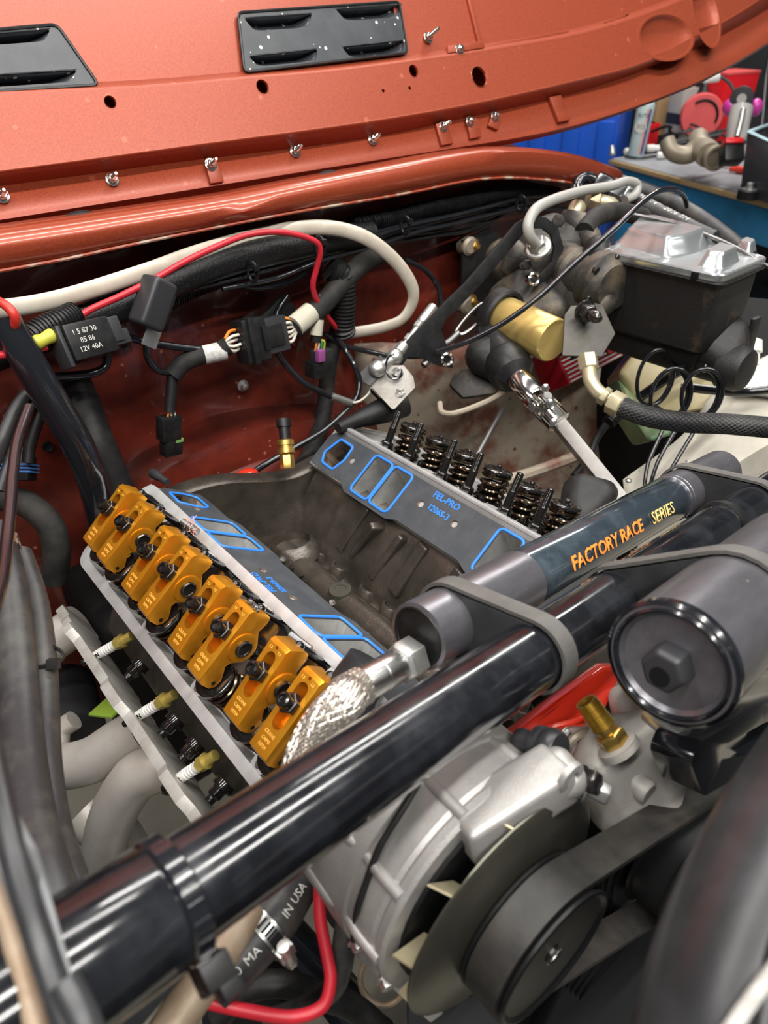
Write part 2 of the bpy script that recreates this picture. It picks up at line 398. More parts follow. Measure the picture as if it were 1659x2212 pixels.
M('concrete', (0.30, 0.275, 0.22), 0.55, 0.0, (0.22, 0.20, 0.155), 3, 0.4, 0.65, bump=0.08, bscale=30)
M('dark_wall', (0.014, 0.017, 0.026), 0.5, 0.0, (0.03, 0.034, 0.044), 2, 0.5, 0.7)
M('blue_cabinet', (0.008, 0.085, 0.52), 0.30, 0.0, coat=0.3)
M('bench_blue', (0.020, 0.20, 0.43), 0.42)
M('bench_top', (0.34, 0.35, 0.37), 0.45, 0.0, (0.24, 0.25, 0.27), 6, 0.4, 0.7)
M('wood_edge', (0.48, 0.33, 0.17), 0.6)
M('cardboard', (0.42, 0.27, 0.13), 0.7)
M('magenta', (0.55, 0.04, 0.32), 0.3)
M('red_plastic', (0.70, 0.012, 0.02), 0.35)
M('pink_red', (0.66, 0.09, 0.09), 0.45)
M('clear_grey', (0.42, 0.40, 0.38), 0.2)
M('screw_red', (0.80, 0.06, 0.03), 0.35)
M('manifold', (0.36, 0.31, 0.24), 0.5, 0.35, (0.28, 0.23, 0.17), 18, 0.4, 0.7)
M('spray_can', (0.44, 0.55, 0.56), 0.35)
M('navy', (0.03, 0.04, 0.25), 0.4)
M('salmon', (0.72, 0.36, 0.30), 0.4)
M('pale_blue', (0.45, 0.62, 0.68), 0.35)
M('lime', (0.36, 0.55, 0.06), 0.5)
M('rust_tube', (0.36, 0.28, 0.20), 0.5, 0.2, (0.24, 0.15, 0.09), 25, 0.4, 0.7, bump=0.3, bscale=300)
M('dark_grey', (0.028, 0.028, 0.031), 0.42)
M('orange', (0.80, 0.26, 0.04), 0.45)

# ================================================================== THE SETTING
g = G(); g.box((0.8, 1.2, -0.01), (9, 9, 0.02)); o = obj('floor', g, 'concrete'); o['kind'] = 'structure'
g = G(); g.box((2.2, 5.35, 1.8), (9, 0.1, 3.6)); o = obj('wall_back', g, 'dark_wall'); o['kind'] = 'structure'
g = G(); g.box((5.9, 2.2, 1.8), (0.1, 7, 3.6)); o = obj('wall_right', g, 'dark_wall'); o['kind'] = 'structure'

# ================================================================== HOOD, folded back against the windscreen
HPHI = R(64)
HU = V((0, math.cos(HPHI), math.sin(HPHI))); HN = V((0, -math.sin(HPHI), math.cos(HPHI)))
H0 = Py(600, 375, 0.27)
def HP(px, py, off=0): return Pn(px, py, H0 + HN * off, HN)
def extend(ps, l=0.5, r=0.5):
    """carry a polyline on, straight, past both ends"""
    a = ps[0] + (ps[0] - ps[1]).normalized() * l; b = ps[-1] + (ps[-1] - ps[-2]).normalized() * r
    return [a] + ps + [b]
def line(pix, off, l=0.5, r=0.4, n=40):
    p = spline(extend([HP(x, y, off) for x, y in pix], l, r), 10)
    # even resample to n points
    L = [0]
    for a, b in zip(p, p[1:]): L.append(L[-1] + (b - a).length)
    out = []; j = 0
    for k in range(n):
        t = L[-1] * k / (n - 1)
        while j < len(L) - 2 and L[j + 1] < t: j += 1
        out.append(p[j].lerp(p[j + 1], (t - L[j]) / max(L[j + 1] - L[j], 1e-9)))
    return out
e0 = [(0, 475), (220, 440), (440, 405), (640, 373), (830, 343), (979, 320), (1179, 286), (1329, 245), (1479, 190), (1580, 140), (1659, 92)]
e1 = [(0, 402), (220, 373), (425, 345), (640, 320), (830, 293), (1004, 255), (1229, 205), (1379, 155), (1529, 92), (1600, 55), (1659, 20)]
e2 = [(0, 372), (220, 343), (425, 315), (640, 287), (830, 260), (1029, 225), (1229, 180), (1389, 138), (1529, 68), (1600, 28), (1650, -5)]
e3 = [(0, 197), (215, 187), (370, 178), (525, 164), (680, 152), (830, 135), (1029, 107), (1229, 74), (1354, 40), (1440, 10), (1490, -12)]
FO, BO, IO = 0.0, 0.026, 0.014
hood = thing('hood', H0, 'orange-red metallic car hood folded back, seen from its underside', 'hood')
l0 = line(e0, FO); l0b = line([(x, y + 5) for x, y in e0], FO - 0.012)
g = G(); g.grid([l0b, l0, line(e1, FO)]); fl = obj('rear_flange', g, 'paint', hood, recalc=False)
sw = fl.modifiers.new('s', 'SOLIDIFY'); sw.thickness = 0.0025; sw.offset = -1
HXu = V((1, 0, 0)); HYu = HU; HAX = (HXu, HYu, HN)
def h2(p, off):
    v = p - (H0 + HN * off); return (v.dot(HXu), v.dot(HYu))
def hcirc(px, py, rx, ry, off, n=22):
    c = h2(HP(px, py, off), off); sc = (HP(px + 10, py, off) - HP(px, py, off)).length / 10
    return [(c[0] + rx * sc * math.cos(2*PI*k/n), c[1] + ry * sc * math.sin(2*PI*k/n)) for k in range(n)]
HOLES = ((238, 220, 12), (567, 187, 12), (893, 153, 9), (1035, 166, 15), (828, 196, 3), (885, 190, 3))
DIMPLES = ((1440, 80, 56, 26), (1526, 32, 26, 34))
w1 = line(e1, FO); w2 = line([(x, y + 4) for x, y in e2], BO - 0.006); w3 = line(e2, BO - 0.0012); w3b = line([(x, y - 5) for x, y in e2], BO)
e3a = [(x, y + 8) for x, y in e3]
w4 = line(e3a, BO); w5 = line(e3, BO - 0.006)
g = G(); g.grid([w1, w2, w3, w3b]); g.grid([w4, w5, line([(x, y - 10) for x, y in e3], IO)])
band = obj('stiffener_folds', g, 'paint', hood, recalc=False, angle=70)
sw = band.modifiers.new('s', 'SOLIDIFY'); sw.thickness = 0.002; sw.offset = -1
outl = [h2(p, BO) for p in w3b] + [h2(p, BO) for p in reversed(w4)]
bh_ = [hcirc(x, y, r, r, BO) for x, y, r in HOLES] + [hcirc(x, y, rx, ry, BO, 28) for x, y, rx, ry in DIMPLES]
g = G(); g.plate(outl, bh_, H0 + HN * (BO - 0.002), HAX, 0.002); obj('stiffener_band', g, 'paint', hood)
# inner panel: from the crease to past the top of the picture, opened behind the vents
p0 = line([(x, y - 4) for x, y in e3], IO - 0.001)
VENTS = ([(512, 30), (860, 6), (878, 116), (526, 158)], [(-130, 78), (122, 56), (212, 186), (-110, 206)])
def inset(q, k=0.94):
    cx = sum(a for a, b in q) / 4; cy = sum(b for a, b in q) / 4; return [((a - cx) * k + cx, (b - cy) * k + cy) for a, b in q]
outl = [h2(p, IO) for p in p0] + [(h2(p, IO)[0], h2(p, IO)[1] + 0.62) for p in reversed(p0)]
g = G(); g.plate(outl, [[h2(HP(x, y, IO), IO) for x, y in inset(q)] for q in VENTS], H0 + HN * (IO - 0.0025), HAX, 0.0015); panel = obj('inner_panel', g, 'paint', hood)
# the outer skin, behind
bk = [[q - HN * 0.03 for q in l0], [q - HN * 0.045 + HU * 0.3 for q in p0], [q - HN * 0.05 + HU * 0.66 for q in p0]]
g = G(); g.grid(bk); sk = obj('outer_skin', g, 'paint_gloss', hood, recalc=False)
sw = sk.modifiers.new('s', 'SOLIDIFY'); sw.thickness = 0.0015
# folds of the inner panel: raised seam line beside the vent and pressed dimples at the corner
def hbox(name, quad, o0, o1, mat, parent=hood, bevel=0.0008):
    a = [HP(x, y, o0) for x, y in quad]; g = G(); g.prism(a, HN * (o1 - o0)); return obj(name, g, mat, parent, bevel=bevel)
hbox('seam', [(1000, -20), (1008, -20), (1040, 105), (1032, 107)], IO - 0.002, IO + 0.004, 'paint')
hbox('seam', [(1034, 100), (1225, 68), (1225, 73), (1034, 107)], IO, IO + 0.004, 'paint')
hbox('seam', [(1330, 36), (1356, 30), (1338, 44), (1300, 52)], IO, IO + 0.004, 'paint')
hbox('folded_tab', [(962, 104), (1040, 92), (1040, 108), (962, 120)], IO, IO + 0.008, 'paint')
hbox('flange_pad', [(440, 352), (465, 348), (482, 395), (452, 400)], FO, FO + 0.006, 'paint', bevel=0.002)
hbox('flange_pad', [(1004, 262), (1028, 257), (1036, 298), (1012, 303)], FO, FO + 0.006, 'paint', bevel=0.002)
hbox('flange_pad', [(937, 270), (960, 266), (976, 312), (950, 317)], FO, FO + 0.006, 'paint', bevel=0.002)
hbox('flange_pad', [(1060, 247), (1078, 248), (1072, 284), (1050, 274)], FO, FO + 0.006, 'paint', bevel=0.002)
hbox('flange_pad', [(1180, 213), (1206, 208), (1228, 262), (1202, 268)], FO, FO + 0.008, 'paint', bevel=0.003)
# corner dimples: bowls pressed into the band
for cx, cy, rx, ry in DIMPLES:
    c2 = hcirc(cx, cy, rx, ry, BO, 28); o_ = H0 + HN * BO; cc = (sum(a for a, b in c2) / 28, sum(b for a, b in c2) / 28); rows = []
    for k, (sc_, dz) in enumerate(((1.12, 0.0002), (1.05, 0.0008), (0.99, 0.0002), (0.88, -0.005), (0.68, -0.010), (0.40, -0.0125), (0.01, -0.013))):
        rows.append([o_ + HXu * (cc[0] + (a - cc[0]) * sc_) + HYu * (cc[1] + (b - cc[1]) * sc_ + 0.004 * (k > 2)) + HN * dz for a, b in c2 + [c2[0]]])
    g = G(); g.grid(rows); obj('pressed_dimple', g, 'paint', hood, angle=80)
# torn bright rims round the punched holes
for cx, cy, rp in HOLES:
    c = HP(cx, cy, BO + 0.0002); sc = (HP(cx + 10, cy, BO) - HP(cx, cy, BO)).length / 10
    if rp > 5:
        g = G(); g.lathe([(rp * sc * 0.97, -0.003), (rp * sc, 0.0004), (rp * sc * 1.04, 0.0010), (rp * sc * 1.09, 0.0)], c, HN, 22, caps=False); obj('hole_rim', g, 'paint_gloss', hood)
# studs with nuts
def stud(px, py, off, L=0.026, par=hood):
    c = HP(px, py, off); d = (HN + V((0.12, 0, 0.1))).normalized()
    g = G(); g.cyl(c, HN, 0.0085, 0.0015, 18); g.hexa(c + HN * 0.001, HN, 0.011, 0.007); s1 = obj('stud_nut', g, 'chrome', par, bevel=0.0004)
    g = G(); n = 14
    prof = []
    for i in range(n): prof += [(0.0032, 0.006 + (L - 0.008) * i / n), (0.0027, 0.006 + (L - 0.008) * (i + 0.5) / n)]
    prof += [(0.0030, L - 0.002), (0.0018, L)]
    g.lathe(prof, c, HN, 12); obj('threaded_tip', g, 'chrome', s1)
for px, py in ((4, 424), (242, 388), (455, 356), (637, 327), (805, 302), (957, 274), (1014, 263), (1068, 252)): stud(px, py, FO + (0.006 if px in (455, 957, 1014, 1068) else 0.0015), 0.022 if px < 1000 else 0.012)
stud(924, 82, IO + 0.002, 0.030); stud(992, 108, IO + 0.008, 0.010)
# louvred black vent panels
def vent(pix, louvres, name):
    a = [HP(x, y, IO + 0.002) for x, y in pix]
    root = thing(name, a[0], None, None); root.parent = hood; root.location = a[0] - H0
    root['label'] = 'black louvred vent panel'
    c = a[0]; ux = (a[1] - a[0]).normalized(); uy = HN.cross(ux).normalized()
    to2 = lambda p: ((p - c).dot(ux), (p - c).dot(uy))
    outer = rpoly([to2(p) for p in a], 0.008); holes = []
    LV = []
    for q in louvres:
        b = [HP(x, y, IO + 0.002) for x, y in q]; LV.append(b); holes.append(rpoly([to2(p) for p in b], 0.004))
    pl = []
    g = G(); g.plate(outer, holes, c, (ux, uy, HN), 0.003); base = obj('vent_plate', g, 'vent_black', root, bevel=0)
    # raised sealing rim round the panel
    rim = [c + ux * x + uy * y + HN * 0.003 for x, y in outer]; g = G(); g.tube(rim + [rim[0]], 0.0022, 6, smooth=False); obj('vent_rim', g, 'black_plastic', root)
    for b in LV:
        # a scoop: from the lower lip it swells out and curls back in over the opening
        lo0, lo1, hi1, hi0 = b[3], b[2], b[1], b[0]; rows = []; n = 16
        for k in range(10):
            t = k / 8; row = []
            for j in range(n + 1):
                s = j / n; env = min(1, 4.2 * min(s, 1 - s) + 0.05) ** 0.6
                p = (lo0.lerp(lo1, s)).lerp(hi0.lerp(hi1, s), min(t, 1.0))
                row.append(p + HN * (0.003 - (0.022 * env * math.sin(min(t, 1.0) * PI / 2) if k < 9 else 0.0)))
            rows.append(row)
        g = G(); g.grid(rows); lv = obj('louvre', g, 'vent_black', root)
        sw = lv.modifiers.new('s', 'SOLIDIFY'); sw.thickness = 0.0016
    return root
vent([(512, 30), (860, 6), (878, 116), (526, 158)], [[(525, 42), (672, 32), (664, 62), (548, 70)], [(722, 22), (866, 12), (858, 40), (746, 48)], [(535, 124), (684, 108), (680, 134), (556, 146)], [(736, 104), (870, 90), (868, 114), (756, 128)]], 'vent_panel')
vent([(-130, 78), (122, 56), (212, 186), (-110, 206)], [[(-110, 84), (108, 66), (96, 92), (-90, 106)], [(-110, 172), (165, 154), (150, 180), (-90, 196)]], 'vent_panel')

# ================================================================== CAR BODY (cowl, firewall, fenders)
YF = 0.28
body = thing('car_body', (0.2, 0.3, 0.7), 'orange-red cowl and firewall of the engine bay with beige inner fender', 'car body')
def YL(pix, y, l=0.5, r=0.0, n=30):
    p = [Py(a, b, y) for a, b in pix]; p = extend(p, l, r) if r else [p[0] + (p[0] - p[1]).normalized() * l] + p
    q = spline(p, 8); L = [0]
    for a, b in zip(q, q[1:]): L.append(L[-1] + (b - a).length)
    out = []; j = 0
    for k in range(n):
        t = L[-1] * k / (n - 1)
        while j < len(L) - 2 and L[j + 1] < t: j += 1
        out.append(q[j].lerp(q[j + 1], (t - L[j]) / max(L[j + 1] - L[j], 1e-9)))
    return out
lip = [(0, 582), (125, 560), (300, 522), (500, 482), (660, 452), (830, 424), (930, 405), (1010, 388), (1090, 382), (1170, 386), (1250, 396), (1330, 412)]
top = [(0, 512), (125, 494), (300, 467), (500, 436), (660, 404), (830, 372), (930, 352), (1010, 338), (1090, 328), (1170, 330), (1260, 344), (1345, 372)]
la = YL(lip, 0.20); lt = YL(top, 0.195)
mid = [a.lerp(b, 0.5) + V((0, -0.008, 0)) for a, b in zip(la, lt)]
m1 = [a.lerp(b, 0.12) + V((0, -0.004, 0)) for a, b in zip(la, lt)]
under = [a + V((0, 0.012, 0.004)) for a in la]
ledge0 = [b + V((0, 0.014, 0.006)) for b in lt]; ledge1 = [b + V((0, 0.055, 0.004)) for b in lt]; ledge2 = [b + V((0, 0.07, -0.012)) for b in lt]; ledge3 = [b + V((0, 0.14, -0.012)) for b in lt]; ledge4 = [b + V((0, 0.30, 0.03)) for b in lt]
g = G(); g.grid([under, la, m1, mid, lt, ledge0, ledge1, ledge2, ledge3, ledge4]); cw = obj('cowl_panel', g, 'paint_gloss', body, recalc=False, angle=50)
sw = cw.modifiers.new('s', 'SOLIDIFY'); sw.thickness = 0.002
# flaking sealer bead along the lower cowl edge
g = G(); g.tube([q + V((0, -0.002, -0.001)) for q in la], 0.0022, 6, smooth=False); obj('seam_bead', g, 'sealer', body)
for px, py in ((170, 470), (708, 380)):
    c = Py(px, py, 0.245); g = G(); g.sph(c, 0.022, (1, 0.5, 0.35)); obj('rubber_plug', g, 'black_rubber', body)
# firewall: big sheet with pressed swages
def fw(x, z): 
    y = YF
    y -= 0.030 / (1 + math.exp(-(0.98 - z) * 60)) * (1 / (1 + math.exp((x - 0.42) * 40)))          # tunnel shelf low down
    y += 0.006 * math.sin(x * 23) * math.sin(z * 19 + 1)
    y -= 0.016 * math.exp(-((x - 0.30) / 0.018) ** 2) + 0.012 * math.exp(-((x + 0.02) / 0.02) ** 2) * (1 if z > 1.0 else 0.4)
    return V((x, y, z))
def ftop(x): return 1.33 if x < 0.5 else 1.33 - 0.10 * (x - 0.5)
rows = [[fw(-0.95 + 1.95 * j / 90, 0.60 + (ftop(-0.95 + 1.95 * j / 90) - 0.60) * i / 44) for j in range(91)] for i in range(45)]
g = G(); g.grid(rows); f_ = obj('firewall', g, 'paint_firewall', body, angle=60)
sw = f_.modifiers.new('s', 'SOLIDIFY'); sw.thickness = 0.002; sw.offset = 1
# curved floor-pan flange low on the firewall
pts = [Py(240, 1130, 0.19), Py(330, 1040, 0.195), Py(430, 975, 0.20), Py(560, 925, 0.205), Py(680, 905, 0.20), Py(790, 900, 0.20)]
g = G(); a = spline(pts, 8); b = [q + V((0, -0.01, -0.035)) for q in a]; c = [q + V((0, -0.012, -0.05)) for q in a]; d_ = [q + V((0, -0.06, -0.056)) for q in a]; e_ = [q + V((0, 0.1, 0.006)) for q in a]
g.grid([e_, a, b, c, d_, [q + V((0, -0.005, -0.3)) for q in d_]]); sp = obj('tunnel_flange', g, 'paint_firewall', body, angle=60)
sw = sp.modifiers.new('s', 'SOLIDIFY'); sw.thickness = 0.003
for px, py in ((524, 833), ):
    c = Py(px, py, YF - 0.004); g = G(); g.lathe([(0.010, 0), (0.010, 0.002), (0.006, 0.004), (0.0055, 0.010), (0.002, 0.012)], c, V((0, -1, 0)), 16); obj('firewall_stud', g, 'zinc', body)
for px, py, r_ in ((270, 748, .004), (103, 965, .007), (905, 880, .005)):
    c = Py(px, py, YF - 0.006); g = G(); g.lathe([(0.0001, 0), (r_ * .8, 0), (r_, 0.001), (r_ * 1.1, -0.002)], c, V((0, -1, 0)), 14); obj('drilled_hole', g, 'black', body)
# beige footwell / tunnel side on the driver's side
def bez(p, q, r, s, t): return p*(1-t)**3 + q*(3*t*(1-t)**2) + r*(3*t*t*(1-t)) + s*t**3
rows = []
for i in range(14):
    t = i / 13; rows.append([bez(V((0.34 + 0.03*t, 0.262, 1.075 - 0.48*t)), V((0.44, 0.20, 1.07 - 0.48*t)), V((0.54, 0.14 - 0.1*t, 1.05 - 0.5*t)), V((0.74, 0.05 - 0.12*t, 1.0 - 0.52*t)), j / 15) + V((0, 0.004 * math.sin(9 * j * 0.4 + i), 0)) for j in range(16)])
g = G(); g.grid(rows); fp = obj('footwell_panel', g, 'primer', body, angle=60); sw = fp.modifiers.new('s', 'SOLIDIFY'); sw.thickness = 0.002
# pressed swage on the footwell
pts = [Pd(*p) for p in ((950, 870, 1.13), (955, 890, 1.12), (985, 892, 1.11), (1050, 868, 1.12), (1100, 840, 1.13))]
g = G(); g.tube(pts, 0.0045, 8, n=6); obj('swage', g, 'primer', body)
pts = [Pd(*p) for p in ((1090, 1040, 1.085), (1180, 1010, 1.095), (1260, 980, 1.105))]
g = G(); g.tube(pts, 0.009, 8, n=6); obj('swage', g, 'primer', body)
# driver-side inner fender
A = [(1350, 1075, 1.10), (1480, 975, 1.16), (1560, 870, 1.23), (1680, 790, 1.30), (1900, 700, 1.4)]
B = [(1370, 1180, 1.02), (1510, 1060, 1.08), (1660, 960, 1.12), (1800, 900, 1.2), (2000, 830, 1.3)]
a = spline(D(A), 6); b = spline(D(B), 6)
g = G(); g.grid([[q + V((0.02, 0.02, 0.015)) for q in a], a, [p.lerp(q, 0.5) + V((0, 0, 0.012)) for p, q in zip(a, b)], b, [q + V((-0.005, -0.03, -0.10)) for q in b], [q + V((-0.01, -0.06, -0.4)) for q in b], [q + V((-0.01, -0.07, -0.7)) for q in b]])
f_ = obj('inner_fender_panel', g, 'inner_fender', body, angle=50); sw = f_.modifiers.new('s', 'SOLIDIFY'); sw.thickness = 0.002
for p in ((1487, 998, 1.13), (1358, 1038, 1.08)):
    g = G(); g.sph(Pd(*p), 0.005, (1, 1, .6)); obj('fender_screw', g, 'zinc', body)
# passenger-side inner fender and splash wall, mostly in shadow behind the hoses
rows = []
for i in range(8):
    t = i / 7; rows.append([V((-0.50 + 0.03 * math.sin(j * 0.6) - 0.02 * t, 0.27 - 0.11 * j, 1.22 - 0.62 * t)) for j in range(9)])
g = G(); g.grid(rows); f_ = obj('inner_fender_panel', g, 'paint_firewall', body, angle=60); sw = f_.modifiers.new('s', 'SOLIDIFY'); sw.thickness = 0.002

# ================================================================== ENGINE
S30, C30 = 0.5, 0.8660254
YP = [-0.0254 * q for q in (0.03, 1.86, 4.43, 6.27, 8.83, 10.67, 13.23, 15.07)]     # valve / rocker stations from the rear
class Bank:
    def __init__(s, sg, xi, zi, y0, yr, gt, gb, e_st, h_st):
        s.sg = sg; s.o = V((xi, 0, zi)); s.e = V((sg * C30, 0, -S30)); s.s = V((sg * S30, 0, C30)); s.y0 = y0; s.yr = yr; s.yf = yr - 0.49; s.gt = gt; s.gb = gb; s.es = e_st; s.hs = h_st
    def P(s, e, h, y): return s.o + s.e * e + s.s * h + V((0, y, 0))
BL = Bank(-1, -0.127, 1.075, 0.019, 0.073, (-0.124, 1.068), (-0.0665, 1.030), 0.0503, 0.066)
BR = Bank(1, 0.161, 1.053, -0.0247, 0.072, (0.158, 1.046), (0.106, 1.010), 0.0155, 0.0563)

def make_head(B, label):
    root = thing('cylinder_head', (B.o.x, (B.yr + B.yf) / 2, 0.98), label, 'cylinder head')
    W = 0.127
    def xz(e, h): p = B.P(e, h, 0); return (p.x, p.z)
    gt, gb = B.gt, B.gb
    # outer casting section (x, z), a trough: the rails stand up round a sunken valve floor
    sec = [gb, gt, (gt[0] + B.sg * 0.001, gt[1] + 0.004), xz(0.0, 0.0), xz(0.008, 0.0), xz(0.010, -0.016), xz(W - 0.012, -0.016), xz(W - 0.010, 0.0), xz(W, 0.0), xz(W, -0.018), xz(W - 0.004, -0.03), xz(W - 0.02, -0.055), xz(W - 0.06, -0.075), (gb[0] + B.sg * 0.03, gb[1] - 0.055)]
    pts = [V((x, B.yr - 0.012, z)) for x, z in sec]
    g = G(); g.prism(pts, V((0, -(0.49 - 0.024), 0)))
    body_ = obj('casting', g, 'alum', root, bevel=0.0015)
    # end walls of the rail
    for y0, y1 in ((B.yr, B.yr - 0.013), (B.yf + 0.013, B.yf)):
        ol = [gb, gt, (gt[0] + B.sg * 0.001, gt[1] + 0.004), xz(0, 0), xz(W, 0), xz(W, -0.018), xz(W - 0.02, -0.055), xz(W - 0.06, -0.075), (gb[0] + B.sg * 0.03, gb[1] - 0.055)]
        g = G(); g.prism([V((x, y0, z)) for x, z in ol], V((0, y1 - y0, 0))); obj('end_wall', g, 'alum', root, bevel=0.002)
    # machined top face of the rail: inner and outer strips, end strips
    X, Y, Z = B.e, V((0, -1, 0)), B.s
    wr = 0.010
    outer = rrect(W / 2, 0.245, W + 0.004, 0.492, 0.022, 6); inner = rrect(W / 2, 0.245, W - 2 * wr, 0.492 - 2 * wr - 0.004, 0.016, 6)
    g = G(); g.plate(outer, [inner], B.P(0, -0.0005, B.yr), (X, Y, Z), 0.0045)
    obj('cover_rail', g, 'alum_mach', root, bevel=0.0008)
    # rail bolt bosses with dark bores
    for y in (0.075, 0.185, 0.30, 0.415):
        for e in ((0.0155, ) if B.sg < 0 else (0.0155,)) + (W - 0.0155,):
            c = B.P(e, -0.014, B.yr - y); g = G(); g.lathe([(0.010, 0), (0.0095, 0.0175), (0.0045, 0.0178), (0.0042, 0.006)], c, B.s, 18); bo = obj('rail_boss', g, 'alum_mach', root)
            g = G(); g.lathe([(0.0044, 0.012), (0.0002, 0.012)], c, B.s, 12, caps=False); obj('bolt_bore', g, 'black', bo)
    # oily valve floor with spring pads
    g = G(); g.box(B.P(W / 2, -0.013, (B.yr + B.yf) / 2), (W - 0.03, 0.455, 0.006), (B.e, V((0, 1, 0)), B.s)); obj('valve_floor', g, 'oil_black' if B.sg > 0 else 'alum_dark', root)
    return root
HL = make_head(BL, 'aluminium cylinder head carrying the gold rocker arms')
HR = make_head(BR, 'aluminium cylinder head with bare valve springs and no rocker arms')

# ------------------------------------------------------------------ intake gaskets with blue sealing beads, ports behind them
def gframe(B):
    t = V((B.gt[0], 0, B.gt[1])); b = V((B.gb[0], 0, B.gb[1]))
    Yv = (t - b); h = Yv.length; Yv.normalize()
    Xv = V((0, -1, 0))                           # towards the front of the engine
    Zv = V((-B.sg * Yv.z, 0, B.sg * Yv.x))       # out of the face, into the valley
    if Zv.z < 0: Zv = -Zv
    return b, Xv, Yv, Zv, h
def port_shape(cx, wd, y0, y1, r): return rpoly([(cx - wd/2, y0), (cx + wd/2, y0), (cx + wd/2, y1), (cx - wd/2, y1)], r, 5)
def make_gasket(B, yr, label, ports, heat, bolts, words, head):
    b, X, Y, Z, h = gframe(B)
    o = b + V((0, yr, 0))
    root = thing('intake_gasket', o, label, 'gasket')
    L = 0.478; dip = 0.007
    edge = [(0.002, 0.006), (0.035, 0.002)]
    ol = rpoly([(0.0, 0.004), (0.030, 0.001), (0.078, 0.002), (0.094, -dip), (0.184, -dip), (0.20, 0.0), (0.315, 0.0), (0.331, -dip), (0.419, -dip), (0.436, 0.002), (L - 0.02, 0.002), (L, 0.012), (L, h - 0.012), (L - 0.012, h), (0.012, h), (0.0, h - 0.012)], 0.004, 3)
    holes = [port_shape(*p) for p in ports] + [rpoly(p, 0.004, 4) for p in heat] + [circ(x, y, 0.0052, 14) for x, y in bolts]
    g = G(); g.plate(ol, holes, o + Z * 0.0005, (X, Y, Z), 0.0014); sh = obj('gasket_sheet', g, 'gasket', root)
    def bead(lp, r=0.0019):
        p3 = [o + X * x + Y * y + Z * 0.0022 for x, y in lp]; g = G(); g.tube(p3, r, 8, smooth=False, closed=True, sec=(1, 0.8), up=Z); return obj('sealing_bead', g, 'bead_blue', root)
    def grow(lp, q):
        cx = sum(p[0] for p in lp) / len(lp); cy = sum(p[1] for p in lp) / len(lp)
        mx = max(abs(p[0] - cx) for p in lp); my = max(abs(p[1] - cy) for p in lp)
        return [(cx + (p[0] - cx) * (1 + q / mx), cy + (p[1] - cy) * (1 + q / my)) for p in lp]
    for p in ports: bead(grow(port_shape(*p), 0.0024))
    for p in heat: bead(grow(rpoly(p, 0.004, 4), 0.0024))
    # bolt holes: threaded steel bushes
    for x, y in bolts:
        g = G(); g.lathe([(0.0051, 0.0008), (0.0040, -0.001), (0.0042, -0.003), (0.0038, -0.005), (0.0040, -0.008), (0.0002, -0.008)], o + X * x + Y * y + Z * 0.0012, Z, 14, caps=False); obj('threaded_bolt_hole', g, 'carbon', root)
    for s, x, y, sz in words:
        Xr, Yr = (X, Y) if B.sg > 0 else (-X, Y)
        text('blue_lettering', s, o + X * x + Y * y + Z * 0.0021, Xr, Yr, sz, 'bead_blue', root, bold=0.0003)
    # port bores into the head: walls lit from the mouth
    for p in ports:
        lp = port_shape(*p); rows = []
        for k, dz in enumerate((0.0004, -0.012, -0.03, -0.05, -0.07)):
            t = k / 4; rows.append([o + X * (x + 0.006 * t * t) + Y * ((y - (p[2] + p[3]) / 2) * (1 - 0.12 * t) + (p[2] + p[3]) / 2 - 0.012 * t * t) + Z * dz for x, y in lp + [lp[0]]])
        g = G(); g.grid(rows); obj('port_bore', g, 'port', head)
        g = G(); g.prism(rows[-1][:-1], -Z * 0.002); obj('port_floor', g, 'black', head)
    for p in heat:
        lp = rpoly(p, 0.004, 4); rows = [[o + X * x + Y * y + Z * dz for x, y in lp + [lp[0]]] for dz in (0.0004, -0.02, -0.035)]
        g = G(); g.grid(rows); g.prism(rows[-1][:-1], -Z * 0.002); obj('water_crossover_port', g, 'carbon', head)
    return root, o, X, Y, Z, h
# ------------------------------------------------------------------ cut the port mouths through the head faces
def cut_ports(head, o, X, Y, Z, loops):
    for part_ in list(head.children):
        if part_.name.startswith('casting'):
            gc = G()
            for lp in loops:
                gc.prism([o + X * x + Y * y + Z * 0.004 for x, y in lp], -Z * 0.074)
            cut(part_, gc)
hgt = gframe(BR)[4]
def ports_at(xs, y0, y1): return [(x, 0.0335, y0, y1, 0.007) for x in xs]
pr_r = ports_at((0.1194, 0.1605, 0.3544, 0.3955), 0.0020, 0.0585)
pr_l = ports_at((0.1120, 0.1530, 0.3430, 0.3840), 0.0085, 0.0640)
ht_r = [[(0.016, 0.026), (0.024, 0.013), (0.048, 0.012), (0.055, 0.030), (0.053, 0.051), (0.026, 0.052)]]
ht_l = [[(0.016, 0.032), (0.020, 0.018), (0.048, 0.018), (0.052, 0.030), (0.046, 0.056), (0.018, 0.054)]]
bolts_r = [(0.0694, 0.036), (0.217, 0.0345), (0.278, 0.035)]
ga, o_, X_, Y_, Z_, h_ = make_gasket(BR, 0.0704, 'black intake gasket with blue beads on the bare-spring cylinder head', pr_r, ht_r, bolts_r, [('FEL-PRO', 0.2475, 0.0545, 0.0125), ('1206S-3', 0.2475, 0.0370, 0.0115)], HR)
cut_ports(HR, o_, X_, Y_, Z_, [port_shape(*p) for p in pr_r] + ht_r)
gb_, o2_, X2_, Y2_, Z2_, h2_ = make_gasket(BL, 0.0715, 'black intake gasket with blue beads beside the gold rocker arms', pr_l, ht_l, [(0.061, 0.040), (0.225, 0.043), (0.286, 0.045)], [('FEL-PRO', 0.254, 0.0620, 0.0115), ('1206S-3', 0.258, 0.0470, 0.0105)], HL)
cut_ports(HL, o2_, X2_, Y2_, Z2_, [port_shape(*p) for p in pr_l] + ht_l)

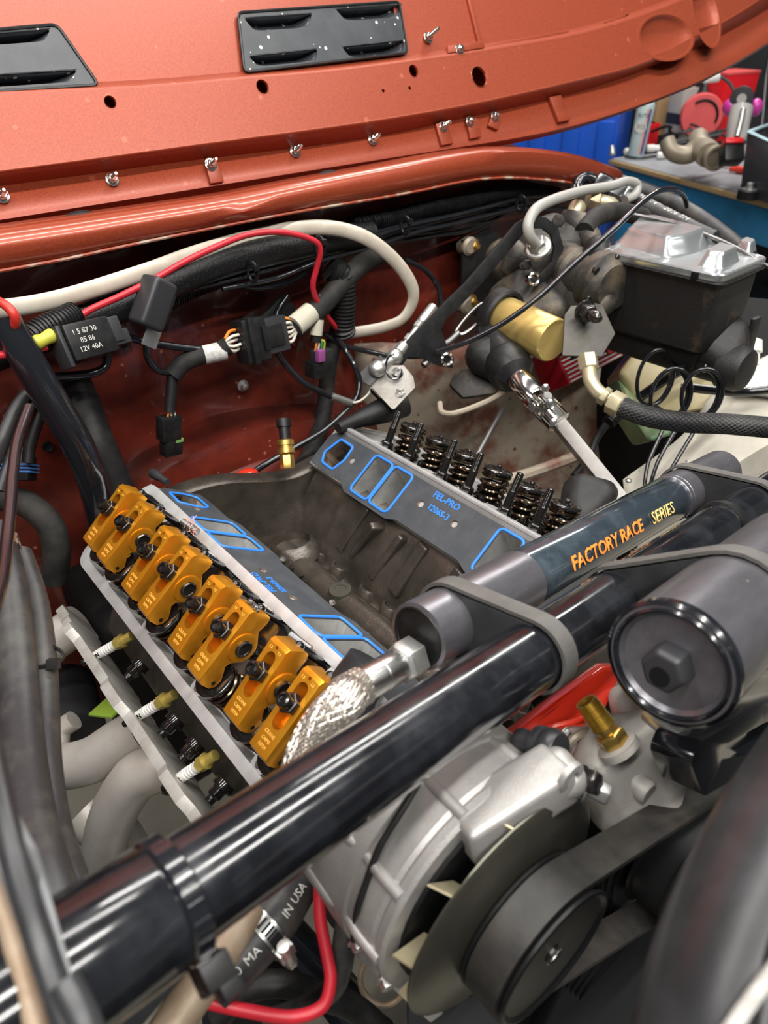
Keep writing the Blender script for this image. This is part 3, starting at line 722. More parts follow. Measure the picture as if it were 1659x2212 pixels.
# frayed orange rag threads caught on the rail beside the left gasket
g = G(); c = Pd(416, 1135, 0.79)
for i in range(26):
    a = c + V((random.uniform(-.004, .004), random.uniform(-.006, .006), random.uniform(-.006, .008))); b = a + V((random.uniform(-.005, .005), random.uniform(-.006, .006), random.uniform(-.004, .007)))
    g.tube([a, a.lerp(b, .5) + V((random.uniform(-.002, .002), 0, random.uniform(-.002, .002))), b], 0.0003, 4, n=3)
tag(obj('lint_tuft', g, 'salmon'), 'frayed tuft of orange thread stuck to the head rail', 'lint')['kind'] = 'stuff'

# ------------------------------------------------------------------ valve springs
def make_spring():
    root = thing('valve_spring', (0, 0, 0), 'valve spring', 'valve spring')
    H = 0.040
    g = G(); g.coil((0, 0, 0), (0, 0, 1), 0.0168, 0.0024, 5.6, H); obj('outer_coil', g, 'spring', root, local=False)
    g = G(); g.coil((0, 0, 0.001), (0, 0, 1), 0.0108, 0.0018, 6.4, H - 0.002, ph=1.5); obj('inner_coil', g, 'spring_dark', root)
    g = G(); g.lathe([(0.0192, -0.004), (0.0192, -0.001), (0.013, 0.0)], (0, 0, 0), (0, 0, 1), 24); obj('spring_seat', g, 'oil_black', root)
    g = G(); g.lathe([(0.0125, H - 0.003), (0.0192, H + 0.001), (0.0195, H + 0.0035), (0.0175, H + 0.005), (0.0125, H + 0.0055), (0.0095, H + 0.003), (0.0060, H + 0.003), (0.0055, H + 0.0055), (0.0036, H + 0.006), (0.0036, H + 0.010), (0.0030, H + 0.0108)], (0, 0, 0), (0, 0, 1), 28); obj('retainer', g, 'oil_black', root)
    return root
def place(root, o, X, Y, Z):
    root.matrix_world = Matrix(((X.x, Y.x, Z.x, o.x), (X.y, Y.y, Z.y, o.y), (X.z, Y.z, Z.z, o.z), (0, 0, 0, 1)))
sp0 = make_spring(); first = True
ordn = ['first', 'second', 'third', 'fourth', 'fifth', 'sixth', 'seventh', 'eighth']
for B, side in ((BR, 'bare'), (BL, 'gold')):
    for i in range(8):
        if side == 'bare' and i == 7: continue
        s_ = sp0 if first else copy_tree(sp0); first = False
        if B is BR: e, hh = 0.0535, -0.002
        else: e, hh = 0.0935, -0.0125
        ax = (B.s + B.e * (-0.10)).normalized(); X = V((0, 1, 0)).cross(ax).normalized(); Y = ax.cross(X)
        place(s_, B.P(e, hh, B.y0 + ((-0.006 - 0.0254 * 2.14 * i) if B is BR else YP[i])), X, Y, ax if B is BR else ax * 0.80)
        s_['group'] = 'valve springs without rocker arms' if side == 'bare' else 'valve springs under the gold rocker arms'
        s_['label'] = ('oily bare valve spring, %s from the firewall end' if side == 'bare' else 'valve spring under the %s gold rocker arm from the firewall') % ordn[i]

# ------------------------------------------------------------------ bare rocker studs
def make_stud():
    root = thing('rocker_stud', (0, 0, 0), '', 'stud')
    g = G(); g.hexa((0, 0, 0.0), (0, 0, 1), 0.016, 0.010); g.cyl((0, 0, -0.006), (0, 0, 1), 0.0095, 0.007, 16); obj('hex_base', g, 'oil_black', root, bevel=0.0006)
    g = G(); prof = [(0.0052, 0.009), (0.0052, 0.030)]
    n = 13
    for i in range(n): prof += [(0.0050, 0.031 + 0.021 * i / n), (0.0043, 0.031 + 0.021 * (i + .5) / n)]
    prof += [(0.0046, 0.053), (0.0034, 0.0545)]
    g.lathe(prof, (0, 0, 0), (0, 0, 1), 14); obj('threaded_shank', g, 'oil_black', root)
    return root
st0 = make_stud()
for i in range(8):
    s_ = st0 if i == 0 else copy_tree(st0)
    X = V((0, 1, 0)).cross(BR.s).normalized(); Y = BR.s.cross(X)
    place(s_, BR.P(BR.es, BR.hs - 0.0545, BR.y0 + YP[i]), X, Y, BR.s)
    s_['label'] = 'black threaded rocker stud without a rocker, %s from the firewall' % ordn[i]; s_['group'] = 'bare rocker studs'
# oily studs and head bolts on the valve floor
for i, (e, y) in enumerate(((0.026, -0.062), (0.026, -0.178), (0.026, -0.245), (0.026, -0.30), (0.10, -0.12), (0.10, -0.23))):
    c = BR.P(e, -0.010, BR.y0 + y); g = G(); g.cyl(c, BR.s, 0.010, 0.002, 18); g.hexa(c, BR.s, 0.013, 0.010); g.cyl(c + BR.s * 0.01, BR.s, 0.0042, 0.008, 12); obj('head_bolt', g, 'oil_black', HR, bevel=0.0006)

# ------------------------------------------------------------------ gold roller rocker arms
def make_rocker():
    root = thing('roller_rocker', (0, 0, 0), '', 'rocker')
    # section in (u outboard, w up the stud), trunnion at the origin
    top = [(-0.0370, 0.002), (-0.0310, 0.0175), (-0.0270, 0.0195), (0.0455, 0.0085)]
    bot = [(0.0480, 0.002), (0.0470, -0.009), (0.0430, -0.0135), (0.0350, -0.0140), (0.0290, -0.0100), (0.0230, -0.0050), (0.0175, -0.0070)]
    arcp = [(0.0165 * math.cos(R(a)), -0.004 + 0.0165 * math.sin(R(a))) for a in (-30, -50, -70, -90, -110, -130, -150)]
    bot += arcp + [(-0.020, -0.006), (-0.030, -0.007), (-0.0365, -0.005)]
    prof = top + bot
    W2 = 0.0125
    g = G(); g.prism([V((u, -W2, wv)) for u, wv in prof], V((0, 2 * W2, 0)))
    b = obj('rocker_body', g, 'gold', root, bevel=0.0011)
    # slot for the stud, relief at the tip, pushrod-end oil hole
    gc = G()
    slot = [(-0.0140 + 0.0065 * math.cos(a), 0.0065 * math.sin(a)) for a in [PI/2 + PI * k / 8 for k in range(9)]] + [(0.0170 + 0.0065 * math.cos(a), 0.0065 * math.sin(a)) for a in [-PI/2 + PI * k / 8 for k in range(9)]]
    gc.prism([V((u, v, -0.0030)) for u, v in slot], V((0, 0, 0.04)))
    cut(b, gc)
    gc = G(); gc.cyl(V((-0.0250, 0, 0.008)), V((0, 0, 1)), 0.0017, 0.02, 12); cut(b, gc)
    for sg in (-1, 1):
        d = V((0, sg, 0)); o = V((0, sg * W2, -0.004))
        g = G(); g.lathe([(0.0150, -0.001), (0.0150, 0.0012), (0.0138, 0.0016), (0.0088, 0.0016)], o, d, 28); obj('trunnion_boss', g, 'gold', root)
        g = G(); g.lathe([(0.0086, 0.0), (0.0086, 0.0034), (0.0075, 0.0044), (0.0064, 0.0040), (0.0060, 0.0028), (0.0002, 0.0028)], o, d, 24); obj('trunnion_cap', g, 'nut_dark', root)
        g = G(); g.lathe([(0.0021, -0.002), (0.0021, 0.0004), (0.0002, 0.0004)], V((0.0405, sg * W2, -0.0075)), d, 12); obj('roller_pin', g, 'nut_dark', root)
    # adjusting lock nut on the stud
    g = G(); g.lathe([(0.0098, 0.010), (0.0098, 0.0205), (0.0090, 0.0215)], V((0, 0, 0)), V((0, 0, 1)), 6); g.cyl(V((0, 0, 0.0)), V((0, 0, 1)), 0.0068, 0.012, 16); nt = obj('lock_nut', g, 'nut_dark', root, bevel=0.0005)
    g = G(); g.lathe([(0.0070, 0.021), (0.0070, 0.0265), (0.0062, 0.0285), (0.0040, 0.0290), (0.0036, 0.0272), (0.0002, 0.0272)], V((0, 0, 0)), V((0, 0, 1)), 18); obj('nut_crown', g, 'oil_black', nt)
    # roller tip
    g = G(); g.cyl(V((0.0405, -0.006, -0.0095)), V((0, 1, 0)), 0.0072, 0.012, 18); obj('roller_tip', g, 'steel', root)
    # engraved maker's marks
    tX = V((0, 1, 0)); 
    n_ = V((0.0110, 0, 0.0725)).normalized(); tY = n_.cross(V((0, 1, 0))); tY = -tY if tY.x > 0 else tY
    tx = tY.cross(n_)
    for s_, u in (('CRANE', 0.0285), ('CAMS', 0.0340), ('10759', 0.0395)):
        t = (u + 0.027) / 0.0725; w_ = 0.0195 + (0.0085 - 0.0195) * t
        text('engraving', s_, V((u, 0, w_)) + n_ * 0.0001, tx, tY, 0.0042, 'engrave', root, depth=0.0001)
    for v_ in (-0.0065, 0.0065):
        text('engraving', '1.5', V((-0.0225, v_, 0.0190)), tx, V((-1, 0, 0)), 0.0036, 'engrave', root, depth=0.0001)
    return root
rk0 = make_rocker()
desc = {0: 'gold rocker arm at the firewall end of the row', 7: 'gold rocker arm nearest the black crossbar, by the braided hose', 5: 'gold rocker arm with a chipped black tip, third from the crossbar', 6: 'gold rocker arm second from the black crossbar'}
for i in range(8):
    s_ = rk0 if i == 0 else copy_tree(rk0)
    ax = BL.s.copy(); 
    rockt = (0.02, -0.05, 0.03, -0.04, 0.05, -0.05, 0.04, -0.02)[i]
    e = (BL.e + BL.s * (-rockt)).normalized(); ax = (BL.s + BL.e * rockt).normalized(); Yv = ax.cross(e)
    place(s_, BL.P(BL.es, BL.hs - 0.029, BL.y0 + YP[i]), e, Yv, ax)
    s_['label'] = desc.get(i, 'gold rocker arm, %s of eight from the firewall' % ordn[i]); s_['group'] = 'gold rocker arms'
    if i == 5:
        for ch in s_.children:
            if ch.name.startswith('rocker_body'): ch.data = ch.data.copy(); chip_body = ch
# chipped pushrod end of the third rocker from the front: broken dark cast edge
gr = G(); c0 = V((-0.0335, 0.004, 0.012))
for k in range(9):
    gr.sph(c0 + V((random.uniform(-.002, .002), random.uniform(-.009, .007), random.uniform(-.003, .003))), random.uniform(.0018, .0032), (1, 1.3, 1), nu=7, nv=5)
ch = obj('chipped_edge', gr, 'alum_dark', None, local=True, angle=10)
ch.parent = chip_body.parent; ch.location = (0, 0, 0)
# pushrods dropping to the valley side
for i in range(8):
    a = BL.P(BL.es - 0.036, BL.hs - 0.030, BL.y0 + YP[i]); b = BL.P(0.012, -0.012, BL.y0 + YP[i] + (0.004 if i % 2 else -0.004)); b2 = b + (b - a) * 0.9
    g = G(); g.rod(b2, a, 0.0042, 12); g.sph(a, 0.0052)
    o = obj('pushrod', g, 'oil_black'); tag(o, 'oily pushrod under the %s gold rocker from the firewall' % ordn[i], 'pushrod', 'pushrods under the gold rockers')
# oily rocker-stud shelf on the left valve floor: dark guide plates
for i in range(0, 8, 2):
    c = BL.P(0.026, -0.004, BL.y0 + (YP[i] + YP[i + 1]) / 2); g = G(); g.box(c, (0.036, 0.075, 0.004), (BL.e, V((0, 1, 0)), BL.s)); obj('guide_plate', g, 'oil_black', HL, bevel=0.001)
    for q in (0, 1):
        c = BL.P(BL.es, -0.012, BL.y0 + YP[i + q]); g = G(); g.cyl(c, BL.s, 0.0052, 0.03, 12); g.hexa(c, BL.s, 0.016, 0.016); obj('stud_boss', g, 'oil_black', HL)
# pairs of slim hold-down sleeves on the inner rail
for px, py, d in ((398, 1118, 0.80), (632, 1362, 0.655)):
    a = Pd(px, py, d); g = G(); g.lathe([(0.0042, 0), (0.0042, 0.024), (0.0026, 0.0245), (0.0024, 0.018)], a + V((0.003, -0.022, -0.01)), (V((-0.006, 0.022, 0.006))), 14); obj('rail_dowel', g, 'alum_dark', HL)

# ------------------------------------------------------------------ engine block with its open lifter valley
blk = thing('engine_block', (0.01, -0.18, 0.80), 'oily grey-brown cast engine block with open lifter valley', 'engine block')
Y0b, Y1b = 0.062, -0.40
xl, zl = BL.gb[0] - 0.006, BL.gb[1] - 0.012; xr, zr = BR.gb[0] + 0.006, BR.gb[1] - 0.009
# valley skin: profile in (x, z), swept back to front with cylinder-barrel bulges
prof = [(xl - 0.02, zl - 0.002), (xl, zl), (xl + 0.008, zl - 0.034), (-0.035, 0.945), (-0.026, 0.912), (-0.012, 0.905), (-0.002, 0.910), (0.010, 0.922), (0.020, 0.924), (0.030, 0.920), (0.042, 0.908), (0.050, 0.903), (0.058, 0.908), (0.066, 0.925), (xr - 0.030, 0.960), (xr - 0.010, zr - 0.015), (xr, zr), (xr + 0.02, zr - 0.002)]
rows = []; ny = 64
for i in range(ny + 1):
    y = Y0b + (Y1b - Y0b) * i / ny; row = []
    for k, (x, z) in enumerate(prof):
        t = k / (len(prof) - 1)
        wv = 0.5 + 0.5 * math.cos((y + 0.005) / 0.1118 * 2 * PI)
        fin = max(0, math.cos((y + 0.020) / 0.0559 * 2 * PI)) ** 3
        if 12 <= k <= 15: x -= 0.010 * wv * (1 if k in (13, 14) else 0.55) + 0.003 * fin * (1 if k in (13, 14) else 0.3)
        if 2 <= k <= 3: x += 0.010 * wv
        row.append(V((x, y, z)))
    rows.append(row)
g = G(); g.grid(rows); vs_ = obj('lifter_valley', g, 'cast_iron', blk, angle=70)
sd = vs_.modifiers.new('sd', 'SUBSURF'); sd.levels = 1; sd.render_levels = 1
# cast ribs down the far wall of the valley
for (x0, y0, x1, y1, w_) in ((793, 1094, 730, 1186, 0.017), (806, 1134, 757, 1204, 0.013), (916, 1176, 846, 1282, 0.020), (866, 1158, 800, 1250, 0.012), (994, 1232, 930, 1330, 0.018)):
    a = Pz(x0, y0, 0.994); b = Pz(x1, y1, 0.926); a = a + (CAM - a).normalized() * 0.008; b = b + (CAM - b).normalized() * 0.014
    z_ = (b - a).normalized(); n_ = V((-0.8, 0, 0.6)); n_ = (n_ - z_ * n_.dot(z_)).normalized(); x_ = n_.cross(z_)
    g = G(); g.box(a.lerp(b, .5) - n_ * 0.010, (w_, 0.026, (b - a).length), (x_, n_, z_)); obj('valley_rib', g, 'cast_iron', blk, bevel=0.004, bseg=3)
# rear rail wall (the sealing rail for the manifold end)
wl = [Px(470, 1048, -0.0), ]
A = [(-0.088, 1.046), (-0.05, 1.040), (0.00, 1.030), (0.05, 1.030), (0.105, 1.046)]
topw = spline([V((-0.100, 0.072, 1.046)), V((-0.060, 0.072, 1.043)), V((-0.02, 0.071, 1.034)), V((0.04, 0.070, 1.011)), V((0.08, 0.070, 1.001)), V((0.135, 0.07, 1.004))], 6)
n = len(topw)
rows = [[q + V((0, 0.028, -0.30)) for q in topw], [q + V((0, 0.028, -0.002)) for q in topw], [q + V((0, 0.024, 0.0)) for q in topw], topw, [q + V((0, -0.004, -0.003)) for q in topw], [q + V((0, -0.006, -0.035)) for q in topw], [V((q.x * 0.85, q.y - 0.016, 0.95)) for q in topw], [V((q.x * 0.65 + 0.008, q.y - 0.032, 0.885)) for q in topw]]
g = G(); g.grid(rows); obj('rear_rail', g, 'cast_iron', blk, angle=40)
# distributor hole boss
c = Px(640, 1150, 0.012)
c = V((0.030, 0.014, 0.924)); g = G(); g.lathe([(0.040, -0.01), (0.034, 0.006), (0.026, 0.012), (0.024, 0.0), (0.020, -0.02)], c, V((0, 0.15, 1)), 26); g.lathe([(0.0235, 0.001), (0.0002, 0.0)], c, V((0, .15, 1)), 20, caps=False); obj('distributor_bore', g, 'cast_iron', blk)
# cam tunnel ridge and centre oil plug
g = G(); g.tube([V((0.020, 0.03, 0.908)), V((0.020, -0.1, 0.908)), V((0.020, -0.25, 0.908)), V((0.020, -0.40, 0.908))], 0.022, 18, n=4); obj('cam_ridge', g, 'cast_iron', blk)
c = Px(735, 1274, 0.006); c.z = 0.931; c = Pz(735, 1274, 0.931)
g = G(); g.lathe([(0.016, -0.012), (0.0155, 0.0), (0.0145, 0.0015), (0.0085, 0.0015), (0.008, 0.0004), (0.0045, 0.0004)], c, V((0, 0, 1)), 26); obj('oil_gallery_plug', g, 'cad', blk)
# lifter bosses each side with the lifter retainers' posts
for i in range(8):
    y = -0.010 + YP[i]
    for sg, xx, zz in ((1, 0.057, 0.905), (-1, -0.020, 0.908)):
        c = V((xx, y, zz)); d = V((sg * 0.35, 0, 0.93)).normalized()
        g = G(); g.lathe([(0.0160, -0.03), (0.0158, 0.010), (0.0140, 0.0135), (0.0108, 0.0135), (0.0105, 0.002)], c, d, 18); b_ = obj('lifter_boss', g, 'cast_iron', blk)
        g = G(); g.lathe([(0.0104, 0.004), (0.0104, 0.009), (0.0075, 0.0100), (0.0070, 0.0070), (0.0002, 0.0070)], c, d, 16); obj('lifter', g, 'steel', b_)
for px, py, z in ((606, 1212, 0.938), (712, 1306, 0.938), (785, 1376, 0.938)):
    c = Pz(px, py, z); g = G(); g.cyl(c - V((0, 0, 0.006)), V((0.15, -0.4, 1)), 0.0046, 0.013, 12); obj('casting_post', g, 'cast_iron', blk, bevel=0.0005)
# oil drain-back slots in the valley floor
for px, py in ((680, 1140), (690, 1118), (840, 1255), (560, 1150), (640, 1240)):
    c = Pz(px, py, 0.922); g = G(); g.lathe([(0.013, 0.0035), (0.011, 0.0025), (0.009, -0.004), (0.0002, -0.004)], c, V((0.2, 0, 1)), 18, caps=False); obj('drain_hole', g, 'oil_black', blk)
# block flanks and front, below the heads
for sg in (-1, 1):
    ol = [(sg * 0.135, 0.985), (sg * 0.21, 0.955), (sg * 0.235, 0.90), (sg * 0.16, 0.74), (sg * 0.13, 0.60), (sg * 0.04, 0.60), (sg * 0.06, 0.86), (sg * 0.10, 0.90)]
    g = G(); g.prism([V((x, Y0b, z)) for x, z in ol], V((0, Y1b - Y0b, 0))); obj('cylinder_bank', g, 'cast_iron', blk, bevel=0.003)
# brass oil-pressure sender on the rear rail
sn = thing('oil_pressure_sender', Pd(620, 1015, 1.03), 'brass pressure sender with black plug at the rear of the block', 'sensor')
b0 = Pd(622, 1012, 1.03); t0 = Pd(612, 905, 1.03); ax = (t0 - b0); Lh = ax.length; ax.normalize()
g = G(); g.hexa(b0, ax, 0.018, Lh * 0.30); obj('brass_elbow', g, 'brass', sn, bevel=0.0006)
g = G(); g.lathe([(0.011, Lh * .29), (0.0125, Lh * .31), (0.0125, Lh * .40), (0.0105, Lh * .41), (0.0105, Lh * .46), (0.0125, Lh * .47), (0.0125, Lh * .56), (0.011, Lh * .58)], b0, ax, 24); obj('sender_body', g, 'brass', sn)
g = G(); g.lathe([(0.008, Lh * .57), (0.0082, Lh * .83), (0.0105, Lh * .84), (0.0105, Lh * 1.0), (0.009, Lh * 1.0), (0.0085, Lh * .93)], b0, ax, 20); obj('plug_socket', g, 'black_plastic', sn)
# red rocker-cover-coloured plug at the back of the block
o = obj('orange_cap', G().sph(Pd(530, 1030, 1.06), 0.018, (1.2, 0.8, 0.6)), 'red_engine'); tag(o, 'orange-red cap behind the rear rail of the block', 'cap')

# ================================================================== SPARK PLUGS, EXHAUST HEADER (passenger side)
def sparkplug(tip, base, label):
    root = thing('spark_plug', base, label, 'spark plug', 'spark plugs on the header side')
    ax = tip - base; L = ax.length; ax.normalize()
    g = G(); g.lathe([(0.0055, -0.012), (0.0055, 0), (0.0085, 0.001), (0.0085, 0.003)], base, ax, 16); g.hexa(base + ax * 0.003, ax, 0.0135, 0.010); obj('hex_shell', g, 'yellow_cad', root, bevel=0.0005)
    pr = [(0.0062, 0.014)]; n = 4
    for i in range(n): pr += [(0.0062, 0.016 + 0.03 * i / n * .5), (0.0053, 0.0185 + 0.03 * i / n * .5), (0.0062, 0.0195 + 0.03 * i / n * .5)]
    pr += [(0.0060, 0.034), (0.0050, 0.052), (0.0044, 0.053)]
    g = G(); g.lathe(pr, base, ax, 18); ins = obj('ceramic_insulator', g, 'white', root)
    g = G(); g.lathe([(0.0022, 0.052), (0.0040, 0.054), (0.0042, 0.058), (0.0030, 0.060), (0.0042, 0.062), (0.0038, 0.066)], base, ax, 14); obj('terminal', g, 'nut_dark', root)
    u = ax.cross(CZ).normalized(); z = u.cross(ax) if u.cross(ax).dot(CZ) < 0 else -u.cross(ax)
    text('plug_print', 'NGK', base + ax * 0.043 + z * 0.0056, ax, z.cross(ax), 0.0066, 'black', root, bold=0.0003)
    return root
for (tx, ty, bx, by, dt, db), lb in (((222, 1408, 268, 1382, 0.80, 0.80), 'white spark plug nearest the firewall beside the header flange'), ((318, 1535, 360, 1510, 0.70, 0.70), 'white spark plug in the middle of the header flange'), ((408, 1668, 448, 1642, 0.61, 0.61), 'white spark plug nearest the crossbar, with yellow hex')):
    b_ = Pz(bx, by, 0.962); sparkplug(Pz(tx, ty, 0.945), b_, lb)
# black plug boots / manifold bolts below the rail
for i, (px, py, d) in enumerate(((375, 1560, 0.70), (480, 1700, 0.60), (300, 1440, 0.77), (418, 1612, 0.66))):
    g = G(); c = Pz(px, py, 0.955); ax = V((-1, -0.1, -0.35)).normalized(); g.hexa(c, ax, 0.014, 0.012); g.cyl(c - ax * 0.006, ax, 0.011, 0.008, 16); g.cyl(c + ax * 0.01, ax, 0.005, 0.008, 12)
    obj('manifold_bolt', g, 'oil_black', HL, bevel=0.0005)
hd = thing('exhaust_header', (-0.33, -0.12, 0.75), 'pale grey tubular exhaust header with thick milled flange', 'exhaust header')
FX, FZ = -0.276, 0.95
# flange: long scalloped plate standing on edge, seen along its upper edge
fl = []
ys = [0.105 - 0.455 * k / 36 for k in range(37)]
tilt = V((0.40, 0, -0.917))         # down the plate
for k, y in enumerate(ys):
    s = 0.004 * (1 if (k % 12) in (3, 4, 5, 6) else -1) + (-0.012 if k < 5 else 0)
    fl.append(V((FX, y, FZ)) - tilt * s)
low = [p + tilt * 0.06 for p in fl][::-1]
g = G(); g.prism(fl + low, V((-0.0108, 0, -0.0047))); obj('flange', g, 'flange_alum', hd, bevel=0.0008)
def primary(pts, r, **k):
    g = G(); g.tube(D(pts), r, 24, n=8); return obj('primary_tube', g, 'header', hd)
primary([(312, 1575, 0.85), (262, 1602, 0.855), (190, 1645, 0.87), (112, 1652, 0.89), (50, 1605, 0.93), (20, 1550, 0.98)], 0.0275)
primary([(368, 1645, 0.79), (335, 1660, 0.79), (290, 1685, 0.80), (245, 1760, 0.83), (222, 1850, 0.87), (210, 1950, 0.92)], 0.0265)
primary([(172, 1345, 0.965), (130, 1375, 0.965), (60, 1430, 0.98), (20, 1500, 1.0)], 0.0265)
primary([(185, 1745, 0.90), (240, 1800, 0.90), (290, 1880, 0.92), (310, 1960, 0.95)], [0.034, 0.032, 0.034])
g = G(); g.tube(D([(160, 1555, 0.93), (132, 1580, 0.93), (126, 1640, 0.92)]), 0.013, 14); obj('bung', g, 'header', hd)
# lime tape and dark starter shape beneath the header
o = obj('lime_tape', G().box(Pd(235, 1530, 0.92), (0.03, 0.004, 0.055), frame(V((0.3, -0.8, 0.4)))), 'lime', bevel=0.001); tag(o, 'lime-green tape patch in the dark beside the header tubes', 'tape')
g = G(); g.lathe([(0.03, 0), (0.045, 0.01), (0.045, 0.11), (0.035, 0.12)], Pd(160, 1600, 1.0), V((0.2, 1, 0)), 24); o = obj('starter_motor', g, 'dark_grey'); tag(o, 'dark round starter motor deep behind the header tubes', 'motor')
# frame rail down by the floor
fr = obj('frame_rail', G().box(V((-0.47, -0.2, 0.55)), (0.07, 1.3, 0.12)), 'black', bevel=0.006); tag(fr, 'dark chassis frame rail low under the header', 'frame rail')

# ================================================================== CROSSBAR with strapped shock reservoirs
TR = 0.024
TA = Pd(560, 1815, 0.349 ); 
TDIR = V((0.974, 0.0998, -0.202)).normalized()
def TP(t): return TA + TDIR * t
bar = thing('crossbar', TP(-0.1), 'glossy black steel crossbar tube running across the engine bay', 'tube bar')
g = G(); g.tube([TP(-0.125), TP(0.0), TP(0.2), TP(0.45), TP(0.9)], TR, 40, smooth=False); obj('bar_tube', g, 'tube_black', bar)
# sleeve at the left end and its band clamp
g = G(); g.lathe([(0.0278, 0.0), (0.0278, 0.074), (0.0266, 0.076)], TP(-0.128), TDIR, 40); obj('bar_sleeve', g, 'tube_black', bar)
g = G(); g.lathe([(0.0272, 0.0), (0.0284, 0.001), (0.0284, 0.009), (0.0272, 0.010)], TP(-0.052), TDIR, 40, caps=False); bc = obj('band_clamp', g, 'black_gloss', bar)
# ladder slots of the band, and its ratchet head underneath
X, Y, Z = frame(TDIR, -CZ)
for k in range(7):
    a = R(18 + 13 * k); d = (-CZ * math.cos(a - R(50)) + CY * math.sin(a - R(50))); d = (d - TDIR * d.dot(TDIR)).normalized()
    g = G(); g.box(TP(-0.047) + d * 0.0285, (0.0075, 0.0018, 0.0016), (TDIR, TDIR.cross(d), d)); obj('ratchet_step', g, 'black_gloss', bc, bevel=0.0003)
d = (CY * 0.9 + CX * 0.25 - CZ * 0.4); d = (d - TDIR * d.dot(TDIR)).normalized()
g = G(); cc = TP(-0.044) + d * 0.034
g.box(cc, (0.014, 0.017, 0.012), (TDIR, TDIR.cross(d), d)); g.box(cc + d * 0.008 + TDIR * 0.003, (0.010, 0.013, 0.010), (TDIR, TDIR.cross(d), d)); g.box(cc + TDIR.cross(d) * 0.008 + d * 0.004, (0.012, 0.008, 0.010), (TDIR, TDIR.cross(d), d)); obj('clamp_head', g, 'black_plastic', bc, bevel=0.0012)
# slim black collar far along the bar
g = G(); g.lathe([(TR + 0.0002, 0), (TR + 0.0028, 0.001), (TR + 0.0028, 0.010), (TR + 0.0002, 0.011)], TP(0.56), TDIR, 36, caps=False); cl = obj('collar', g, 'black_plastic', bar)
d = (CY + CX * 0.3 - CZ * 0.5); d = (d - TDIR * d.dot(TDIR)).normalized()
g = G(); g.box(TP(0.575) + d * (TR + 0.006), (0.03, 0.014, 0.010), (TDIR, TDIR.cross(d), d)); g.box(TP(0.58) + d * (TR + 0.012), (0.012, 0.02, 0.008), (TDIR, TDIR.cross(d), d)); obj('latch_block', g, 'black_plastic', cl, bevel=0.001)
# bracket that carries the left end: upright folded plate and rods at the lower left
br = thing('radiator_support', Pd(120, 2050, 0.33), 'blurred grey bracket and rod at the lower left of the engine bay', 'bracket')
pl = D([(-40, 1640, 0.31), (10, 1690, 0.30), (84, 1835, 0.272), (168, 2125, 0.25), (122, 2160, 0.245), (30, 1900, 0.265)])
g = G(); g.prism(pl, V((-0.004, 0.010, 0.0))); obj('folded_plate', g, 'steel_dusty', br, bevel=0.002)
g = G(); g.tube(D([(-30, 1560, 0.32), (15, 1790, 0.28), (85, 2030, 0.255), (180, 2300, 0.24)]), 0.0050, 14); obj('support_rod', g, 'shroud', br)
g = G(); g.tube(D([(-60, 1780, 0.30), (20, 2000, 0.27), (90, 2260, 0.25)]), 0.0042, 12); obj('dusty_rod', g, 'rust_tube', br)
g = G(); g.tube(D([(140, 2120, 0.247), (175, 2190, 0.243), (205, 2270, 0.24)]), 0.0055, 14); obj('support_rod', g, 'shroud', br)
g = G(); g.tube(D([(-30, 2100, 0.42), (0, 2060, 0.42), (18, 2010, 0.42), (-10, 1980, 0.42)]), 0.008, 12); obj('tan_hook', g, 'salmon', br)
g = G(); g.box(V((0.05, -0.86, 0.78)), (0.86, 0.06, 0.52)); obj('shade_blocker', g, 'black', br, bevel=0.006)  # unseen box added behind the viewpoint to darken the pulley reflections
g = G(); g.box(V((0.05, -0.86, 1.06)), (0.92, 0.09, 0.05)); obj('shade_blocker_top', g, 'shroud', br, bevel=0.01)  # unseen top bar of the added shade box
g = G(); g.prism(D([(170, 2190, 0.36), (430, 2030, 0.37), (445, 2060, 0.37), (250, 2290, 0.36)]), V((0.01, 0.03, -0.01))); obj('under_channel', g, 'shroud', br, bevel=0.003)
g = G(); g.prism(D([(-60, 2130, 0.45), (100, 2180, 0.43), (140, 2330, 0.43), (-60, 2330, 0.45)]), V((0.01, 0.03, -0.01))); obj('dark_panel', g, 'black', br, bevel=0.003)

# reservoir one, behind the bar: axis given by its end cap centre and a far point
def reservoir(name, c0, c1, r, label):
    ax = (c1 - c0); L = ax.length; ax.normalize(); root = thing(name, c0, label, 'shock reservoir'); return root, ax, L
def resplane(px, py, t):
    r = ray(px, py); return CAM + r * ((TP(t) - CAM).dot(TDIR) / r.dot(TDIR))
A1 = TDIR.copy(); E0 = resplane(948, 1350, 0.22) - A1 * 0.024
root1, _a, L1 = reservoir('shock_reservoir', E0, E0 + TDIR * 0.42, 0.0265, 'dark shock reservoir with gold FACTORY RACE SERIES lettering')
r1 = 0.0262
g = G(); g.lathe([(r1 - 0.004, 0.004), (r1 - 0.003, 0.0), (r1, 0.001), (r1, 0.130), (r1 - 0.0008, 0.1305)], E0, A1, 48); obj('end_sleeve', g, 'reservoir', root1)
g = G(); g.lathe([(r1 - 0.0028, 0.0012), (r1 - 0.0036, -0.0006), (r1 - 0.0050, -0.0002), (r1 - 0.0056, 0.0008), (0.012, 0.0010), (0.0002, 0.0010)], E0, A1, 48, caps=False); obj('end_cap', g, 'black_plastic', root1)
g = G(); g.lathe([(r1 - 0.0010, 0.1295), (r1 - 0.0006, 0.131), (r1 - 0.0006, 0.415), (r1 - 0.001, 0.416)], E0, A1, 48); obj('decal_wrap', g, 'reservoir_gloss', root1)
